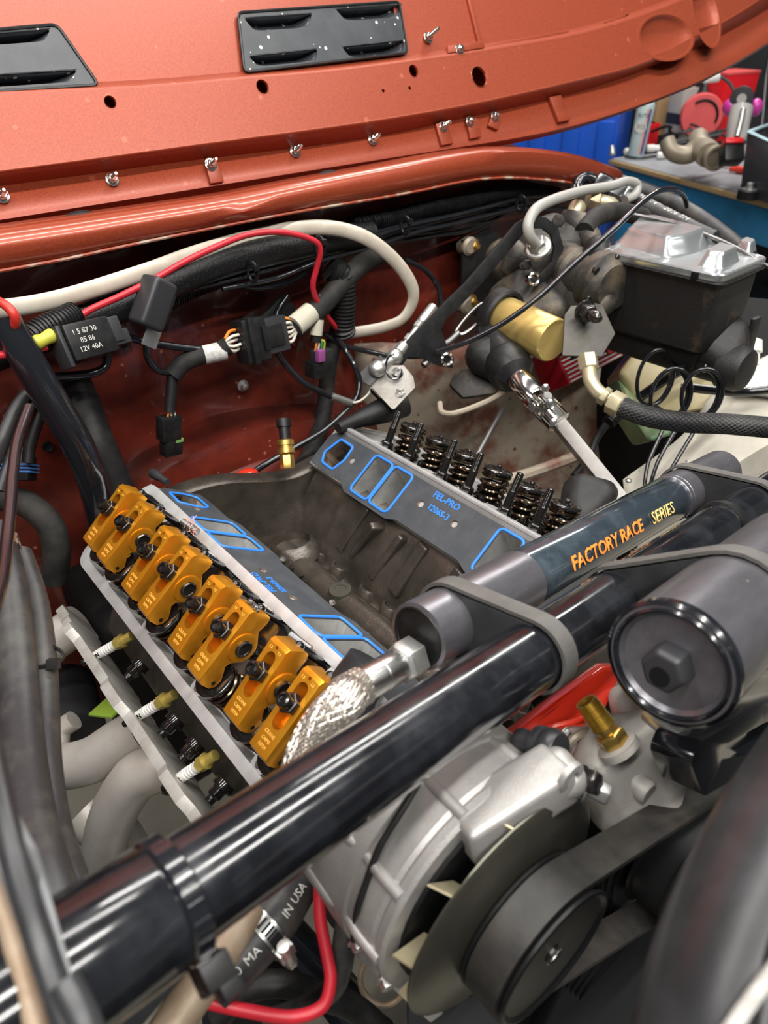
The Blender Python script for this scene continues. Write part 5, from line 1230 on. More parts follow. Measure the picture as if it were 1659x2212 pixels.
# black fills added as shade behind the belts: engine front, cross-member, side panel
g = G(); g.box(V((0.03, -0.475, 0.73)), (0.34, 0.05, 0.42)); o = obj('timing_case_fill', g, 'black', bevel=0.02, bseg=3); tag(o, 'black timing case added as fill for the shade behind the belts', 'engine case')
g = G(); g.box(V((0.20, -0.56, 0.47)), (0.95, 0.16, 0.14)); o = obj('cross_member_fill', g, 'black', bevel=0.02, bseg=3); tag(o, 'black chassis cross-member added as dark fill low at the front', 'cross-member')
g = G(); g.prism(D([(1290, 1960, 0.78), (1460, 1740, 0.84), (1720, 1560, 0.90), (1950, 1650, 0.80), (1800, 2350, 0.62), (1120, 2330, 0.66)]), CZ * 0.03); o = obj('shade_fill_panel', g, 'black', bevel=0.004); tag(o, 'black panel standing in for the shade behind the belts at the lower right', 'panel')

# ================================================================== WIRING AND HOSES ON THE FIREWALL
def YY(pts, y=None): return [Py(p[0], p[1], p[2] if len(p) > 2 else y) for p in pts]
# white flat cable loop
hose('white_cable', YY([(-60, 668, .16), (0, 668, .165), (130, 645, .175), (300, 592, .185), (430, 545, .20), (560, 508, .215), (640, 494, .205), (720, 493, .185), (790, 514, .17), (850, 560, .165), (887, 612, .165), (892, 650, .17), (870, 688, .18), (830, 706, .19), (780, 716, .20), (735, 721, .21)]), 0.0105, 'white_cable', 'cream flat cable swinging in a loop across the firewall', 'cable', n=8, seg=18, sec=(0.55, 1.0))
hose('red_wire', YY([(135, 712, .15), (190, 672, .155), (260, 640, .16), (330, 605, .165), (400, 565, .17), (470, 532, .175), (530, 509, .18), (590, 501, .175), (645, 508, .17), (684, 524, .165), (692, 545, .165), (684, 580, .17), (676, 620, .175), (690, 660, .18), (718, 698, .19), (730, 714, .20)]), 0.0042, 'red_cable', 'red insulated wire running over the black harness', 'wire', n=8, seg=12)
# braided black sleeves and looms
hose('braided_sleeve', YY([(-80, 790, .17), (40, 745, .18), (150, 705, .19), (280, 655, .20), (400, 598, .205), (520, 555, .21), (680, 522, .215), (800, 505, .22)]), 0.020, 'sleeve_mesh', 'thick woven black harness sleeve behind the red wire', 'harness', n=8, seg=18)
def loom(name, pts, r, label, cat='loom', mat='black_plastic', pitch=0.0042, amp=0.0011):
    return hose(name, pts, r, mat, label, cat, n=8, seg=16, step=pitch / 4, rib=(pitch, amp))
loom('corrugated_loom', YY([(760, 487, .235), (850, 470, .235), (940, 447, .235), (1020, 432, .235), (1080, 416, .24), (1140, 413, .245), (1200, 420, .25)]), 0.0135, 'shiny corrugated black loom tube under the cowl at the right')
loom('corrugated_loom', YY([(330, 668, .215), (400, 630, .22), (470, 602, .22), (540, 575, .22), (640, 548, .225), (760, 525, .23)]), 0.0125, 'corrugated black loom tube below the harness at centre left')
loom('corrugated_loom', YY([(60, 735, .14), (95, 712, .145), (130, 695, .15), (160, 680, .16)]), 0.0145, 'short corrugated loom beside the red wire end at far left')
loom('corrugated_loom', YY([(715, 578, .20), (738, 600, .195), (742, 650, .195), (740, 700, .20), (742, 716, .205)]), 0.0185, 'fat corrugated black loom hanging inside the cream cable loop', pitch=0.0058, amp=0.0015)
# loose wires of the main run, each its own
wires = [[(420, 590), (520, 560), (640, 535), (700, 522), (800, 505), (900, 480), (1000, 462), (1080, 452), (1130, 440), (1200, 438)],
         [(430, 600), (560, 568), (690, 540), (800, 515), (900, 492), (980, 490), (1050, 470), (1120, 444), (1190, 432)],
         [(440, 610), (540, 580), (680, 548), (780, 520), (880, 488), (960, 470), (1060, 446), (1120, 430), (1180, 424)],
         [(450, 615), (560, 590), (700, 556), (830, 527), (930, 512), (1000, 500), (1060, 478), (1120, 450), (1200, 446)],
         [(400, 628), (520, 600), (660, 560), (760, 535), (860, 500), (950, 478), (1040, 456), (1100, 436), (1210, 430)],
         [(480, 625), (600, 600), (690, 565), (800, 536), (900, 502), (980, 484), (1070, 462), (1130, 452), (1230, 452)],
         [(380, 615), (470, 592), (560, 572), (630, 562), (700, 545), (770, 527), (860, 512), (960, 498), (1050, 480)]]
wl = ['uppermost', 'second', 'third', 'fourth', 'fifth', 'sixth', 'lowest']
for i, wv in enumerate(wires):
    hose('harness_wire', YY([(x, y, 0.205 - 0.006 * (i % 3) + 0.00004 * (x - 400)) for x, y in wv]), 0.0037, 'black_gloss', '%s of the glossy black wires in the firewall harness run' % wl[i], 'wire', group='wires of the harness run', n=6, seg=10)
for k, (px, py, y) in enumerate(((875, 487, .19), (1125, 440, .20), (545, 588, .185), (690, 532, .175))):
    c = Py(px, py, y); d = (Py(px + 40, py - 12, y + 0.01) - c).normalized(); x, yv, z = frame(d)
    g = G(); pts = [c + x * (0.009 * math.cos(a)) + yv * (0.013 * math.sin(a)) for a in [2*PI*j/20 for j in range(20)]]; g.tube(pts, 0.0019, 8, smooth=False, closed=True, sec=(1, 1.6)); g.box(c - V((0, 0.012, -0.008)), (0.008, 0.006, 0.007))
    o = obj('cable_tie', g, 'black_plastic'); tag(o, 'black cable tie round the harness wires, %s' % ('under the cowl at centre', 'beside the brake booster', 'left of the red wire bend', 'clipping the red wire')[k], 'cable tie')
# big grey multi-pin connector pair with white leads
cn = thing('wire_connector', Py(565, 730, .17), 'large grey-black multi-pin connector with white leads on both sides', 'connector')
a, b = Py(512, 742, .165), Py(616, 716, .175); X = (b - a).normalized(); Z = V((0, -1, 0.25)); Z = (Z - X * Z.dot(X)).normalized(); Y = Z.cross(X); L = (b - a).length; c = a.lerp(b, .5)
g = G(); g.box(c - X * L * .22, (L * .46, 0.060, 0.030), (X, Y, Z)); obj('socket_half', g, 'black_plastic', cn, bevel=0.002)
g = G(); g.box(c + X * L * .20, (L * .50, 0.050, 0.026), (X, Y, Z)); obj('plug_half', g, 'dark_grey', cn, bevel=0.002)
g = G(); g.box(c + X * L * .16 + Z * 0.014, (L * .34, 0.030, 0.006), (X, Y, Z)); g.box(c - X * L * .06 + Z * 0.016, (L * .10, 0.034, 0.007), (X, Y, Z)); obj('latch', g, 'black_plastic', cn, bevel=0.001)
g = G(); g.box(c - X * L * .32 + Z * 0.012, (L * .10, 0.064, 0.018), (X, Y, Z)); obj('lock_collar', g, 'black_plastic', cn, bevel=0.001)
for sgn, n_ in ((1, 6), (-1, 5)):
    for k in range(n_):
        p0 = c + X * (sgn * L * .46) + Y * (0.018 - 0.0065 * k) + Z * (0.004 if k % 2 else -0.003); p2 = c + X * (sgn * L * .72) + Y * (0.010 - 0.0030 * k) + (Z * 0.002)
        g = G(); g.tube([p0, p0.lerp(p2, .5) + Y * (0.002 * (2 - k)), p2], 0.0021, 8, n=4); obj('lead', g, 'orange_wire' if k == 0 else 'white_wire', cn)
hose('taped_harness', [c + X * L * .70] + YY([(660, 690, .18), (700, 655, .185), (740, 610, .19), (780, 572, .20), (820, 548, .215)]), 0.0158, 'old_rubber', 'cloth-taped harness branch rising right from the large connector', 'harness', n=6, seg=16)
g = G(); p = spline(YY([(636, 705, .1745), (672, 675, .1800)]), 6); g.tube(p, 0.0162, 18, smooth=False); o = obj('label_sleeve', g, 'label_tan'); tag(o, 'cream label sleeve on the harness beside the large connector', 'label')
hose('taped_harness', [c - X * L * .66] + YY([(470, 760, .17), (430, 770, .175), (395, 785, .18), (372, 812, .18)]), 0.0125, 'old_rubber', 'cloth-taped harness branch left of the large connector', 'harness', n=6, seg=14)
g = G(); p = spline(YY([(486, 757, .1665), (440, 767, .1735)]), 6); g.tube(p, 0.0130, 18, smooth=False); o = obj('label_sleeve', g, 'label_white'); tag(o, 'white printed label wrapped on the harness left of the large connector', 'label')
# small hanging connector with green seal
hose('sensor_lead', YY([(372, 812, .18), (370, 850, .175), (366, 890, .17)]), 0.0075, 'black_rubber', 'black lead dropping to the green-sealed connector', 'wire', n=6, seg=12)
hc_ = thing('wire_connector', Py(370, 940, .17), 'small black hanging connector with a green seal ring', 'connector')
c = Py(370, 940, .17)
def upx(px, py, y): return (Py(px, py - 30, y) - Py(px, py, y)).normalized()
Yv = upx(370, 940, .17); X = (V((1, 0.15, 0)) - Yv * V((1, .15, 0)).dot(Yv)).normalized(); Z = X.cross(Yv)
g = G(); g.box(c + Yv * 0.012 - X * 0.004, (0.030, 0.034, 0.018), (X, Yv, Z)); obj('housing', g, 'black_plastic', hc_, bevel=0.0012)
g = G(); g.box(c - Yv * 0.016 - X * 0.006, (0.016, 0.026, 0.016), (X, Yv, Z)); g.box(c - Yv * 0.020 + X * 0.009, (0.011, 0.018, 0.014), (X, Yv, Z)); obj('plug_nose', g, 'black_plastic', hc_, bevel=0.001)
g = G(); g.box(c - Yv * 0.0075 + X * 0.009, (0.013, 0.006, 0.016), (X, Yv, Z)); obj('seal_ring', g, 'green_seal', hc_, bevel=0.0015)
for k, m_ in enumerate(('orange_wire', 'white_wire', 'white_wire')):
    g = G(); g.tube([c + Yv * 0.028 + X * (0.006 * (k - 1)), c + Yv * 0.036 + X * (0.003 * (k - 1)), Py(366, 893, .17)], 0.0017, 8, n=4); obj('lead', g, m_, hc_)
# purple-locked connector
pc = thing('wire_connector', Py(690, 785, .17), 'black connector with purple lock hanging below the red wire', 'connector')
c = Py(690, 787, .17); Yv = upx(690, 787, .17); X = (V((1, 0.1, 0)) - Yv * V((1, .1, 0)).dot(Yv)).normalized(); Z = X.cross(Yv)
g = G(); g.box(c - Yv * 0.006, (0.040, 0.024, 0.024), (X, Yv, Z)); obj('housing', g, 'black_plastic', pc, bevel=0.0015)
g = G(); g.box(c + Yv * 0.014 + X * 0.004, (0.032, 0.018, 0.020), (X, Yv, Z)); obj('housing_neck', g, 'dark_grey', pc, bevel=0.0015)
g = G(); g.box(c + Yv * 0.018 - X * 0.007 - Z * -0.010, (0.013, 0.018, 0.010), (X, Yv, Z)); obj('purple_lock', g, 'purple', pc, bevel=0.001)
for k, m_ in enumerate(('orange_wire', 'white_wire', 'green_wire', 'yellow_grn')):
    g = G(); g.tube([c + Yv * 0.022 + X * (0.006 * (k - 1.5)), c + Yv * 0.036 + X * (0.005 * (k - 1.5)) + Z * 0.002, Py(683, 735, .172)], 0.0017, 8, n=4); obj('lead', g, m_, pc)
hose('lead_sleeve', YY([(682, 738, .172), (684, 710, .174), (688, 675, .178), (690, 640, .19)]), 0.0085, 'black_rubber', 'black sleeve above the purple-locked connector', 'sleeve', n=6, seg=12)
g = G(); g.tube(YY([(682, 724, .1725), (686, 690, .1755)]), 0.0098, 16, n=2); o = obj('label_sleeve', g, 'label_tan'); tag(o, 'cream label sleeve above the purple-locked connector', 'label')
# single wires
hose('black_wire', YY([(600, 762, .18), (615, 785, .175), (650, 822, .165), (690, 845, .155), (718, 858, .15)]), 0.0050, 'black_gloss', 'black wire running down right from the large connector to a silver ferrule', 'wire', n=6, seg=10)
g = G(); g.tube(YY([(716, 856, .15), (758, 871, .142)]), 0.0062, 14, n=2); o = obj('wire_ferrule', g, 'zinc'); tag(o, 'silver crimp ferrule on the black wire end', 'ferrule')
hose('white_wire', YY([(758, 871, .142), (778, 866, .135), (798, 848, .13), (806, 825, .125), (812, 805, .12)]), 0.0019, 'white_wire', 'thin white wire between the silver ferrule and the throttle linkage', 'wire', n=6, seg=8)
hose('black_wire', YY([(728, 728, .20), (745, 755, .19), (766, 790, .17), (776, 825, .16), (770, 858, .15), (745, 890, .14), (700, 930, .13), (640, 965, .125), (570, 1005, .12), (520, 1040, .11)]), 0.0048, 'black_gloss', 'black wire curving from the cream cable end down behind the block', 'wire', n=6, seg=10)
hose('taped_loom', YY([(735, 700, .215), (722, 740, .215), (708, 800, .215), (704, 860, .21), (690, 930, .19), (668, 980, .16), (645, 1020, .14)]), 0.0135, 'old_rubber', 'cloth-taped black loom falling behind the right cylinder head', 'harness', n=6, seg=14)
hose('black_wire', YY([(875, 560, .22), (920, 585, .21), (946, 620, .20), (952, 660, .19), (950, 720, .18), (958, 770, .17)]), 0.0045, 'black_gloss', 'black wire bowing right of the cream cable loop', 'wire', n=6, seg=10)
hose('black_wire', YY([(700, 720, .21), (740, 745, .20), (790, 758, .19), (850, 770, .17), (930, 770, .15)]), 0.0042, 'black_gloss', 'black wire passing behind the throttle rod', 'wire', n=6, seg=10)
hose('black_wire', YY([(250, 720, .19), (300, 735, .185), (370, 748, .18), (440, 755, .175), (490, 754, .17)]), 0.0050, 'black_gloss', 'black wire between the relay and the large connector', 'wire', n=6, seg=10)
hose('black_wire', YY([(320, 715, .19), (316, 745, .185), (320, 775, .18), (340, 800, .18), (372, 806, .18)]), 0.0046, 'black_gloss', 'black wire looping under the upright flasher relay', 'wire', n=6, seg=10)
hose('black_wire', YY([(100, 815, .15), (150, 812, .15), (200, 806, .15), (228, 790, .155), (230, 760, .16)]), 0.0056, 'black_gloss', 'black wire looping under the square relay', 'wire', n=6, seg=10)
hose('black_wire', YY([(500, 615, .235), (560, 622, .235), (620, 612, .235), (660, 590, .23)]), 0.0048, 'black_gloss', 'black wire sagging below the harness at centre', 'wire', n=6, seg=10)
hose('black_wire', YY([(620, 640, .24), (600, 670, .235), (590, 700, .22), (575, 715, .20)]), 0.0060, 'black_gloss', 'black wire dropping into the top of the large connector', 'wire', n=6, seg=10)
g = G(); g.prism(YY([(560, 690, .235), (610, 640, .24), (640, 660, .24), (632, 690, .235), (590, 720, .23)]), V((0, 0.01, 0))); o = obj('loom_boot', g, 'black_rubber', bevel=0.003); tag(o, 'black rubber loom boot behind the large connector', 'boot')
# square relay and upright flasher relay
rl = thing('relay', Py(190, 740, .13), 'dusty square relay with worn white print at the left', 'relay')
a, b = Py(128, 742, .125), Py(210, 722, .14); X = (b - a).normalized(); Z = V((0.1, -1, 0.45)); Z = (Z - X * Z.dot(X)).normalized(); Y = Z.cross(X); Y = Y if Y.z > 0 else -Y; c = Py(180, 738, .135)
g = G(); g.box(c, (0.060, 0.042, 0.040), (X, Y, Z)); obj('relay_case', g, 'black_plastic', rl, bevel=0.003)
g = G(); g.box(c - X * 0.034 - Y * 0.002 + Z * 0.004, (0.006, 0.048, 0.026), (X, Y, Z)); obj('mounting_tab', g, 'dark_grey', rl, bevel=0.002)
g = G(); g.box(c + X * 0.036 + Y * 0.004, (0.020, 0.030, 0.034), (X, Y, Z)); g.box(c + X * 0.044 - Y * 0.006, (0.022, 0.018, 0.028), (X, Y, Z)); obj('relay_socket', g, 'dark_grey', rl, bevel=0.002)
for k, (s_, yy) in enumerate((('1 5 87 30', 0.010), ('85 86', 0.000), ('12V 40A', -0.010))): text('relay_print', s_, c + Z * 0.0202 + Y * yy - X * 0.006, X, Y, 0.0085, 'label_white', rl)
fr_ = thing('flasher_relay', Py(332, 665, .15), 'upright grey flasher relay with metal foot beside the red wire', 'relay')
c = Py(330, 655, .15); Yv = (Py(345, 620, .155) - Py(318, 700, .148)).normalized(); X = (V((1, 0.2, 0)) - Yv * V((1, .2, 0)).dot(Yv)).normalized(); Z = X.cross(Yv)
g = G(); g.box(c, (0.034, 0.062, 0.034), (X, Yv, Z)); obj('relay_case', g, 'dark_grey', fr_, bevel=0.006, bseg=3)
g = G(); g.box(c + X * 0.018, (0.006, 0.038, 0.024), (X, Yv, Z)); obj('relay_face', g, 'black_plastic', fr_, bevel=0.001)
g = G(); g.box(c - Yv * 0.040 + X * 0.014, (0.022, 0.024, 0.0025), (X, Yv, Z)); obj('metal_foot', g, 'zinc', fr_, bevel=0.0008)
# yellow-green butt splice with tie
g = G(); g.tube(YY([(65, 742, .12), (85, 738, .122), (105, 728, .125), (125, 720, .13)]), [0.0055, 0.0085, 0.007, 0.0085, 0.0055], 14, n=5); o = obj('butt_splice', g, 'yellow_grn'); tag(o, 'yellow heat-shrink splice at the end of the red wire', 'splice')
hose('red_wire', YY([(-60, 775, .11), (20, 765, .115), (60, 758, .12), (100, 750, .125)]), 0.0042, 'red_cable', 'short red wire under the yellow splice at the left edge', 'wire', n=5, seg=10)

# ------------------------------------------------------------------ pry-bar prop with red grip, rubber ducts behind
pb = thing('hood_prop', Pd(20, 690, 0.80), 'black sleeved prop bar with a red loop handle at the left edge', 'prop bar')
g = G(); g.tube(D([(5, 690, 0.78), (60, 780, 0.80), (120, 880, 0.83), (170, 965, 0.86), (205, 1060, 0.90), (225, 1150, 0.95)]), 0.0185, 22, n=8, sec=(1, 1)); obj('bar_sleeve', g, 'black_gloss', pb)
g = G(); pts = D([(-30, 650, 0.775), (5, 655, 0.765), (30, 680, 0.765), (30, 705, 0.775), (0, 712, 0.78), (-35, 700, 0.785)]); g.tube(pts, 0.0052, 12, n=6, closed=True); obj('red_handle', g, 'red_grip', pb)
hose('heater_duct', D([(155, 830, 0.97), (175, 880, 0.96), (205, 960, 0.96), (245, 1050, 0.98), (290, 1150, 1.0)]), 0.026, 'black_rubber', 'fat black rubber duct dropping behind the rear rocker arms', 'duct', n=8, seg=22)
# wires and tied loom at the far left
for k, (pp_, r_) in enumerate((([(90, 830, .84), (60, 850, .84), (30, 890, .83), (5, 950, .82), (-20, 1020, .82)], 0.0075), ([(100, 845, .85), (75, 870, .85), (45, 910, .84), (25, 980, .83), (0, 1060, .82)], 0.0060), ([(110, 840, .86), (85, 900, .86), (65, 960, .86), (60, 1000, .86)], 0.0070))):
    hose('loom_wire', D(pp_), r_, 'dusty_rubber' if k < 2 else 'black_rubber', ('dusty wire curving down the left edge of the firewall', 'second dusty wire bundled beside it at the left edge', 'black lead above the blue-sealed connector')[k], 'wire', n=6, seg=12)
hose('throttle_cable', D([(62, 880, .70), (38, 950, .66), (28, 1020, .62), (22, 1100, .58), (14, 1180, .54), (4, 1250, .50), (-20, 1330, .46)]), 0.0048, 'black_gloss', 'glossy black cable running down the extreme left edge', 'cable', n=6, seg=12)
bc2 = thing('wire_connector', Pd(42, 1015, .88), 'black connector with blue seals at the left edge', 'connector')
c = Pd(40, 1012, .88); X = CX; Y = -CY; Z = -CZ
g = G(); g.box(c, (0.034, 0.030, 0.024), (X, Y, Z)); obj('housing', g, 'black_plastic', bc2, bevel=0.002)
g = G(); g.box(c + Y * 0.014 + X * 0.006, (0.018, 0.022, 0.018), (X, Y, Z)); obj('housing_neck', g, 'dark_grey', bc2, bevel=0.003)
for k in range(3): g = G(); g.box(c + Y * (0.004 - 0.0042 * k) + X * 0.002, (0.036, 0.0024, 0.026), (X, Y, Z)); obj('seal_rib', g, 'blue_seal', bc2, bevel=0.0008)
# hoses down the left side
hose('vacuum_hose', D([(-40, 1040, 0.92), (10, 1075, 0.90), (60, 1090, 0.89), (105, 1130, 0.89), (122, 1185, 0.90), (118, 1250, 0.93)]), 0.0165, 'old_rubber', 'ribbed black hose bending down at the left edge by the firewall', 'hose', n=8, seg=18)
for k, (pp_, r_, lb) in enumerate((([(-10, 1150, .66), (15, 1250, .62), (32, 1380, .585), (42, 1520, .545), (52, 1650, .50), (70, 1780, .455), (100, 1900, .42), (140, 2010, .40)], 0.0150, 'wide dusty grey heater hose down the left edge'), ([(40, 1200, .67), (72, 1300, .64), (88, 1420, .60), (92, 1540, .56), (95, 1660, .515), (112, 1790, .475), (140, 1890, .44), (170, 1980, .42)], 0.0125, 'slimmer dusty heater hose tied beside the wide one'))):
    hose('heater_hose', D(pp_), r_, 'dusty_rubber', lb, 'hose', n=8, seg=22)
for px, py, d_, lb, rx in ((52, 1412, .59, 'cable tie round the two heater hoses, upper', 0.031), (70, 1850, .452, 'cable tie with square buckle on the heater hoses, lower', 0.025)):
    c = Pd(px, py, d_); g = G(); pts = [c + CX * (rx * math.cos(a)) + (-CZ * 0.9 + CY * 0.35) * (0.0185 * math.sin(a)) + CY * (0.004 * math.cos(a)) for a in [2*PI*j/28 for j in range(28)]]
    g.tube(pts, 0.0012, 8, smooth=False, closed=True, sec=(1, 2.0)); g.box(pts[2] - CZ * 0.002, (0.009, 0.008, 0.007), (CX, CY, CZ)); o = obj('cable_tie', g, 'black_plastic'); tag(o, lb, 'cable tie')
hk = thing('hose_clamp', Pd(22, 1140, .66), 'steel worm clamp on the heater hose near the firewall', 'hose clamp')
c = Pd(0, 1178, .655); d = (Pd(15, 1250, .62) - Pd(-10, 1150, .66)).normalized(); g = G(); g.lathe([(0.0152, -0.006), (0.0166, -0.0055), (0.0166, 0.0055), (0.0152, 0.006)], c, d, 30, caps=False); obj('clamp_band', g, 'steel', hk)
g = G(); g.box(c + CX * 0.014 - CZ * 0.010, (0.010, 0.014, 0.008), (CX, CY, CZ)); g.rod(c + CX * 0.010 - CZ * 0.012 + CY * 0.010, c + CX * 0.018 - CZ * 0.012 - CY * 0.012, 0.004, 12); obj('clamp_screw', g, 'zinc', hk)
# small vacuum nipple at the rear of the head
g = G(); g.tube(D([(330, 1022, .95), (343, 1030, .94), (362, 1042, .93)]), [0.0065, 0.0065, 0.0045, 0.0045], 12, n=5); o = obj('vacuum_nipple', g, 'dark_grey'); tag(o, 'little grey pipe nipple behind the rear end of the rocker row', 'fitting')

# ================================================================== THROTTLE LINKAGE, BRACKETS
lb_ = thing('support_bracket', Pd(1000, 650, 1.22), 'long flat black bracket with a hooked end over the brake booster', 'bracket')
QN = V((-0.25, -0.93, 0.28)).normalized(); QO = Pd(1150, 560, 1.135)
def QP(px, py): return Pn(px, py, QO, QN)
QX = (QP(1200, 560) - QP(1150, 560)).normalized(); QY = QN.cross(QX)
def q2(p): v = p - QO; return (v.dot(QX), v.dot(QY))
ol = [(1112, 482), (1142, 466), (1176, 470), (1202, 492), (1214, 535), (1204, 575), (1178, 604), (1152, 622), (1140, 606), (1166, 590), (1188, 566), (1194, 535), (1186, 508), (1168, 494), (1145, 494), (1128, 505), (1040, 610), (985, 668), (960, 690), (950, 712), (972, 770), (976, 795), (945, 790), (905, 772), (880, 770), (846, 818), (808, 845), (800, 828), (850, 765), (960, 650), (1000, 612)]
g = G(); g.plate([q2(QP(x, y)) for x, y in ol], [], QO, (QX, QY, QN), 0.005); obj('bracket_plate', g, 'black_plastic', lb_, bevel=0.0008)
for px, py in ((1149, 603), (962, 776)):
    g = G(); g.lathe([(0.0065, -0.004), (0.0105, -0.004), (0.0110, 0.007), (0.0085, 0.0085), (0.0065, 0.007), (0.0065, -0.004)], QP(px, py), QN, 24, caps=False); obj('steel_eye', g, 'chrome', lb_)
# mounting plate with brass bolts on the firewall
mp = thing('booster_mount', Py(1030, 590, .24), 'black mounting plate with two brass bolts on the firewall', 'bracket')
g = G(); g.prism(YY([(1000, 520, .235), (1060, 492, .235), (1095, 520, .235), (1090, 640, .235), (1045, 690, .235), (998, 670, .235)]), V((0, 0.006, 0))); obj('mount_plate', g, 'black_plastic', mp, bevel=0.002)
for px, py in ((1022, 530), (1018, 650)):
    c = Py(px, py, .236); g = G(); g.cyl(c, V((0, -1, 0)), 0.013, 0.003, 20); g.hexa(c, V((0, -1, 0)), 0.015, 0.010); g.cyl(c, V((0, -1, 0)), 0.005, 0.014, 12); obj('brass_bolt', g, 'brass', mp, bevel=0.0006)
for px, py in ((1000, 528), (996, 655)):
    c = Py(px, py, .25); g = G(); g.lathe([(0.017, 0), (0.017, 0.018), (0.012, 0.022)], c, V((0, -1, 0)), 22); obj('spacer', g, 'manifold', mp)
tl = thing('throttle_rod', Pd(890, 730, 1.10), 'silver threaded linkage rod with ball ends on a worn bracket', 'linkage')
P0, P1 = Pd(938, 660, 1.13), Pd(848, 778, 1.08); ax = (P1 - P0); L = ax.length; ax.normalize()
g = G(); g.lathe([(0.0035, 0), (0.0078, 0.004), (0.0082, L * .30), (0.0065, L * .33)], P0, ax, 18); obj('clevis', g, 'zinc', tl)
g = G(); g.hexa(P0 + ax * L * .34, ax, 0.014, 0.012); g.hexa(P0 + ax * L * .58, ax, 0.013, 0.012); obj('jam_nut', g, 'zinc', tl, bevel=0.0005)
pr_ = []
for k in range(14): pr_ += [(0.0052, L * .42 + L * .34 * k / 14), (0.0044, L * .42 + L * .34 * (k + .5) / 14)]
g = G(); g.lathe(pr_, P0, ax, 14); obj('threaded_rod', g, 'zinc', tl)
g = G(); g.sph(P1 - ax * 0.006, 0.0125); g.cyl(P0 + ax * L * .74, ax, 0.0088, 0.016, 16); obj('ball_socket', g, 'zinc', tl)
g = G(); g.sph(Pd(815, 797, 1.06), 0.0135, (1, 1, .9)); g.rod(Pd(815, 797, 1.06), P1, 0.0075, 14); obj('ball_socket', g, 'zinc', tl)
g = G(); pts = [Pd(851, 792, 1.055) + CX * (0.012 * math.cos(a)) + CY * (0.018 * math.sin(a)) for a in [0.3 + 4.5 * k / 16 for k in range(17)]]; g.tube(pts, 0.0016, 8, smooth=False); obj('retaining_clip', g, 'black_gloss', tl)
kb = thing('kickdown_bracket', Pd(860, 840, 1.06), 'worn silver plate with two screws under the throttle rod', 'bracket')
g = G(); g.prism(D([(800, 835, 1.065), (838, 790, 1.075), (872, 790, 1.08), (893, 815, 1.075), (897, 838, 1.07), (852, 885, 1.05), (846, 884, 1.05)]), -CZ * 0.004); obj('worn_plate', g, 'dirty_plate', kb, bevel=0.0012)
g = G(); g.prism(D([(778, 806, 1.068), (822, 768, 1.078), (830, 776, 1.078), (832, 800, 1.07), (800, 835, 1.062), (785, 828, 1.064)]), -CZ * 0.006); obj('black_slotted_plate', g, 'black_plastic', kb, bevel=0.001)
g = G(); g.prism(D([(800, 838, 1.065), (846, 886, 1.052), (846, 890, 1.06), (800, 845, 1.075)]), CZ * 0.012); obj('plate_edge', g, 'black', kb)
for px, py in ((859, 806), (863, 852)):
    c = Pd(px, py, 1.06); g = G(); g.lathe([(0.0085, 0), (0.0085, 0.0015), (0.0062, 0.002), (0.0058, 0.006), (0.0032, 0.0062), (0.003, 0.003)], c, -CZ, 20); obj('cap_screw', g, 'nut_dark', kb)
hose('speedometer_boot', D([(870, 870, 1.10), (840, 882, 1.09), (805, 895, 1.08), (770, 908, 1.07), (730, 925, 1.05)]), [0.022, 0.021, 0.017, 0.012, 0.008], 'black_rubber', 'black rubber boot and cable end below the worn plate', 'boot', n=6, seg=16)
# dipstick loop
dl = thing('dipstick', Pd(1000, 715, 1.15), 'steel wire loop handle of a dipstick by the booster', 'dipstick')
g = G(); g.tube(D([(985, 716, 1.14), (1012, 680, 1.155), (1040, 656, 1.165), (1055, 660, 1.165), (1050, 680, 1.16), (1020, 708, 1.148), (998, 722, 1.14)]), 0.0026, 8, n=5, closed=True); obj('wire_loop', g, 'steel', dl)
g = G(); g.tube(D([(990, 720, 1.138), (970, 738, 1.13), (945, 755, 1.12), (915, 790, 1.11)]), 0.0055, 10, n=4); obj('dipstick_tube', g, 'alum_dark', dl)
hose('thin_black_cable', D([(945, 760, 1.10), (1000, 742, 1.08), (1080, 702, 1.06), (1160, 645, 1.04), (1240, 570, 1.03), (1320, 500, 1.03), (1385, 440, 1.05), (1425, 412, 1.08), (1460, 410, 1.12), (1478, 425, 1.17), (1483, 445, 1.20)]), 0.0042, 'black_gloss', 'thin black cable arching across the brake booster and canister', 'cable', n=8, seg=12)

# ================================================================== BRAKE BOOSTER, MASTER CYLINDER
hb = thing('brake_booster', Pd(1150, 600, 1.2), 'dirty cast hydraulic brake booster with a gold accumulator canister', 'brake booster')
def lump(name, balls, mat='dirty_cast', par=hb):
    g = G(); hull(g, [(Pd(x, y, d), r) for x, y, d, r in balls], 8); return obj(name, g, mat, par, angle=60)
lump('booster_housing', [(1090, 560, 1.25, .035), (1190, 560, 1.22, .045), (1250, 600, 1.17, .040), (1150, 640, 1.22, .03), (1215, 650, 1.18, .03)])
bz0, bz1 = Pd(1205, 580, 1.20), Pd(1330, 622, 1.10)
g = G(); bL = (bz1 - bz0).length; g.lathe([(0.036, 0.0), (0.042, 0.01), (0.042, bL * .35), (0.037, bL * .40), (0.037, bL * .62), (0.046, bL * .68), (0.048, bL * .72), (0.048, bL * .86), (0.040, bL * .92), (0.034, bL)], bz0, bz1 - bz0, 32); obj('booster_barrel', g, 'dirty_cast', hb, angle=35)
for k in range(6):
    a_ = 2 * PI * k / 6 + 0.3; xx, yy, zz = frame(bz1 - bz0); c = bz0 + zz * (bL * .86) + xx * (0.041 * math.cos(a_)) + yy * (0.041 * math.sin(a_)); g = G(); g.hexa(c, zz, 0.011, 0.009); obj('barrel_bolt', g, 'nut_dark', hb, bevel=0.0005)
lump('barrel_foot', [(1240, 640, 1.16, .022), (1300, 655, 1.12, .022), (1270, 690, 1.12, .016)])
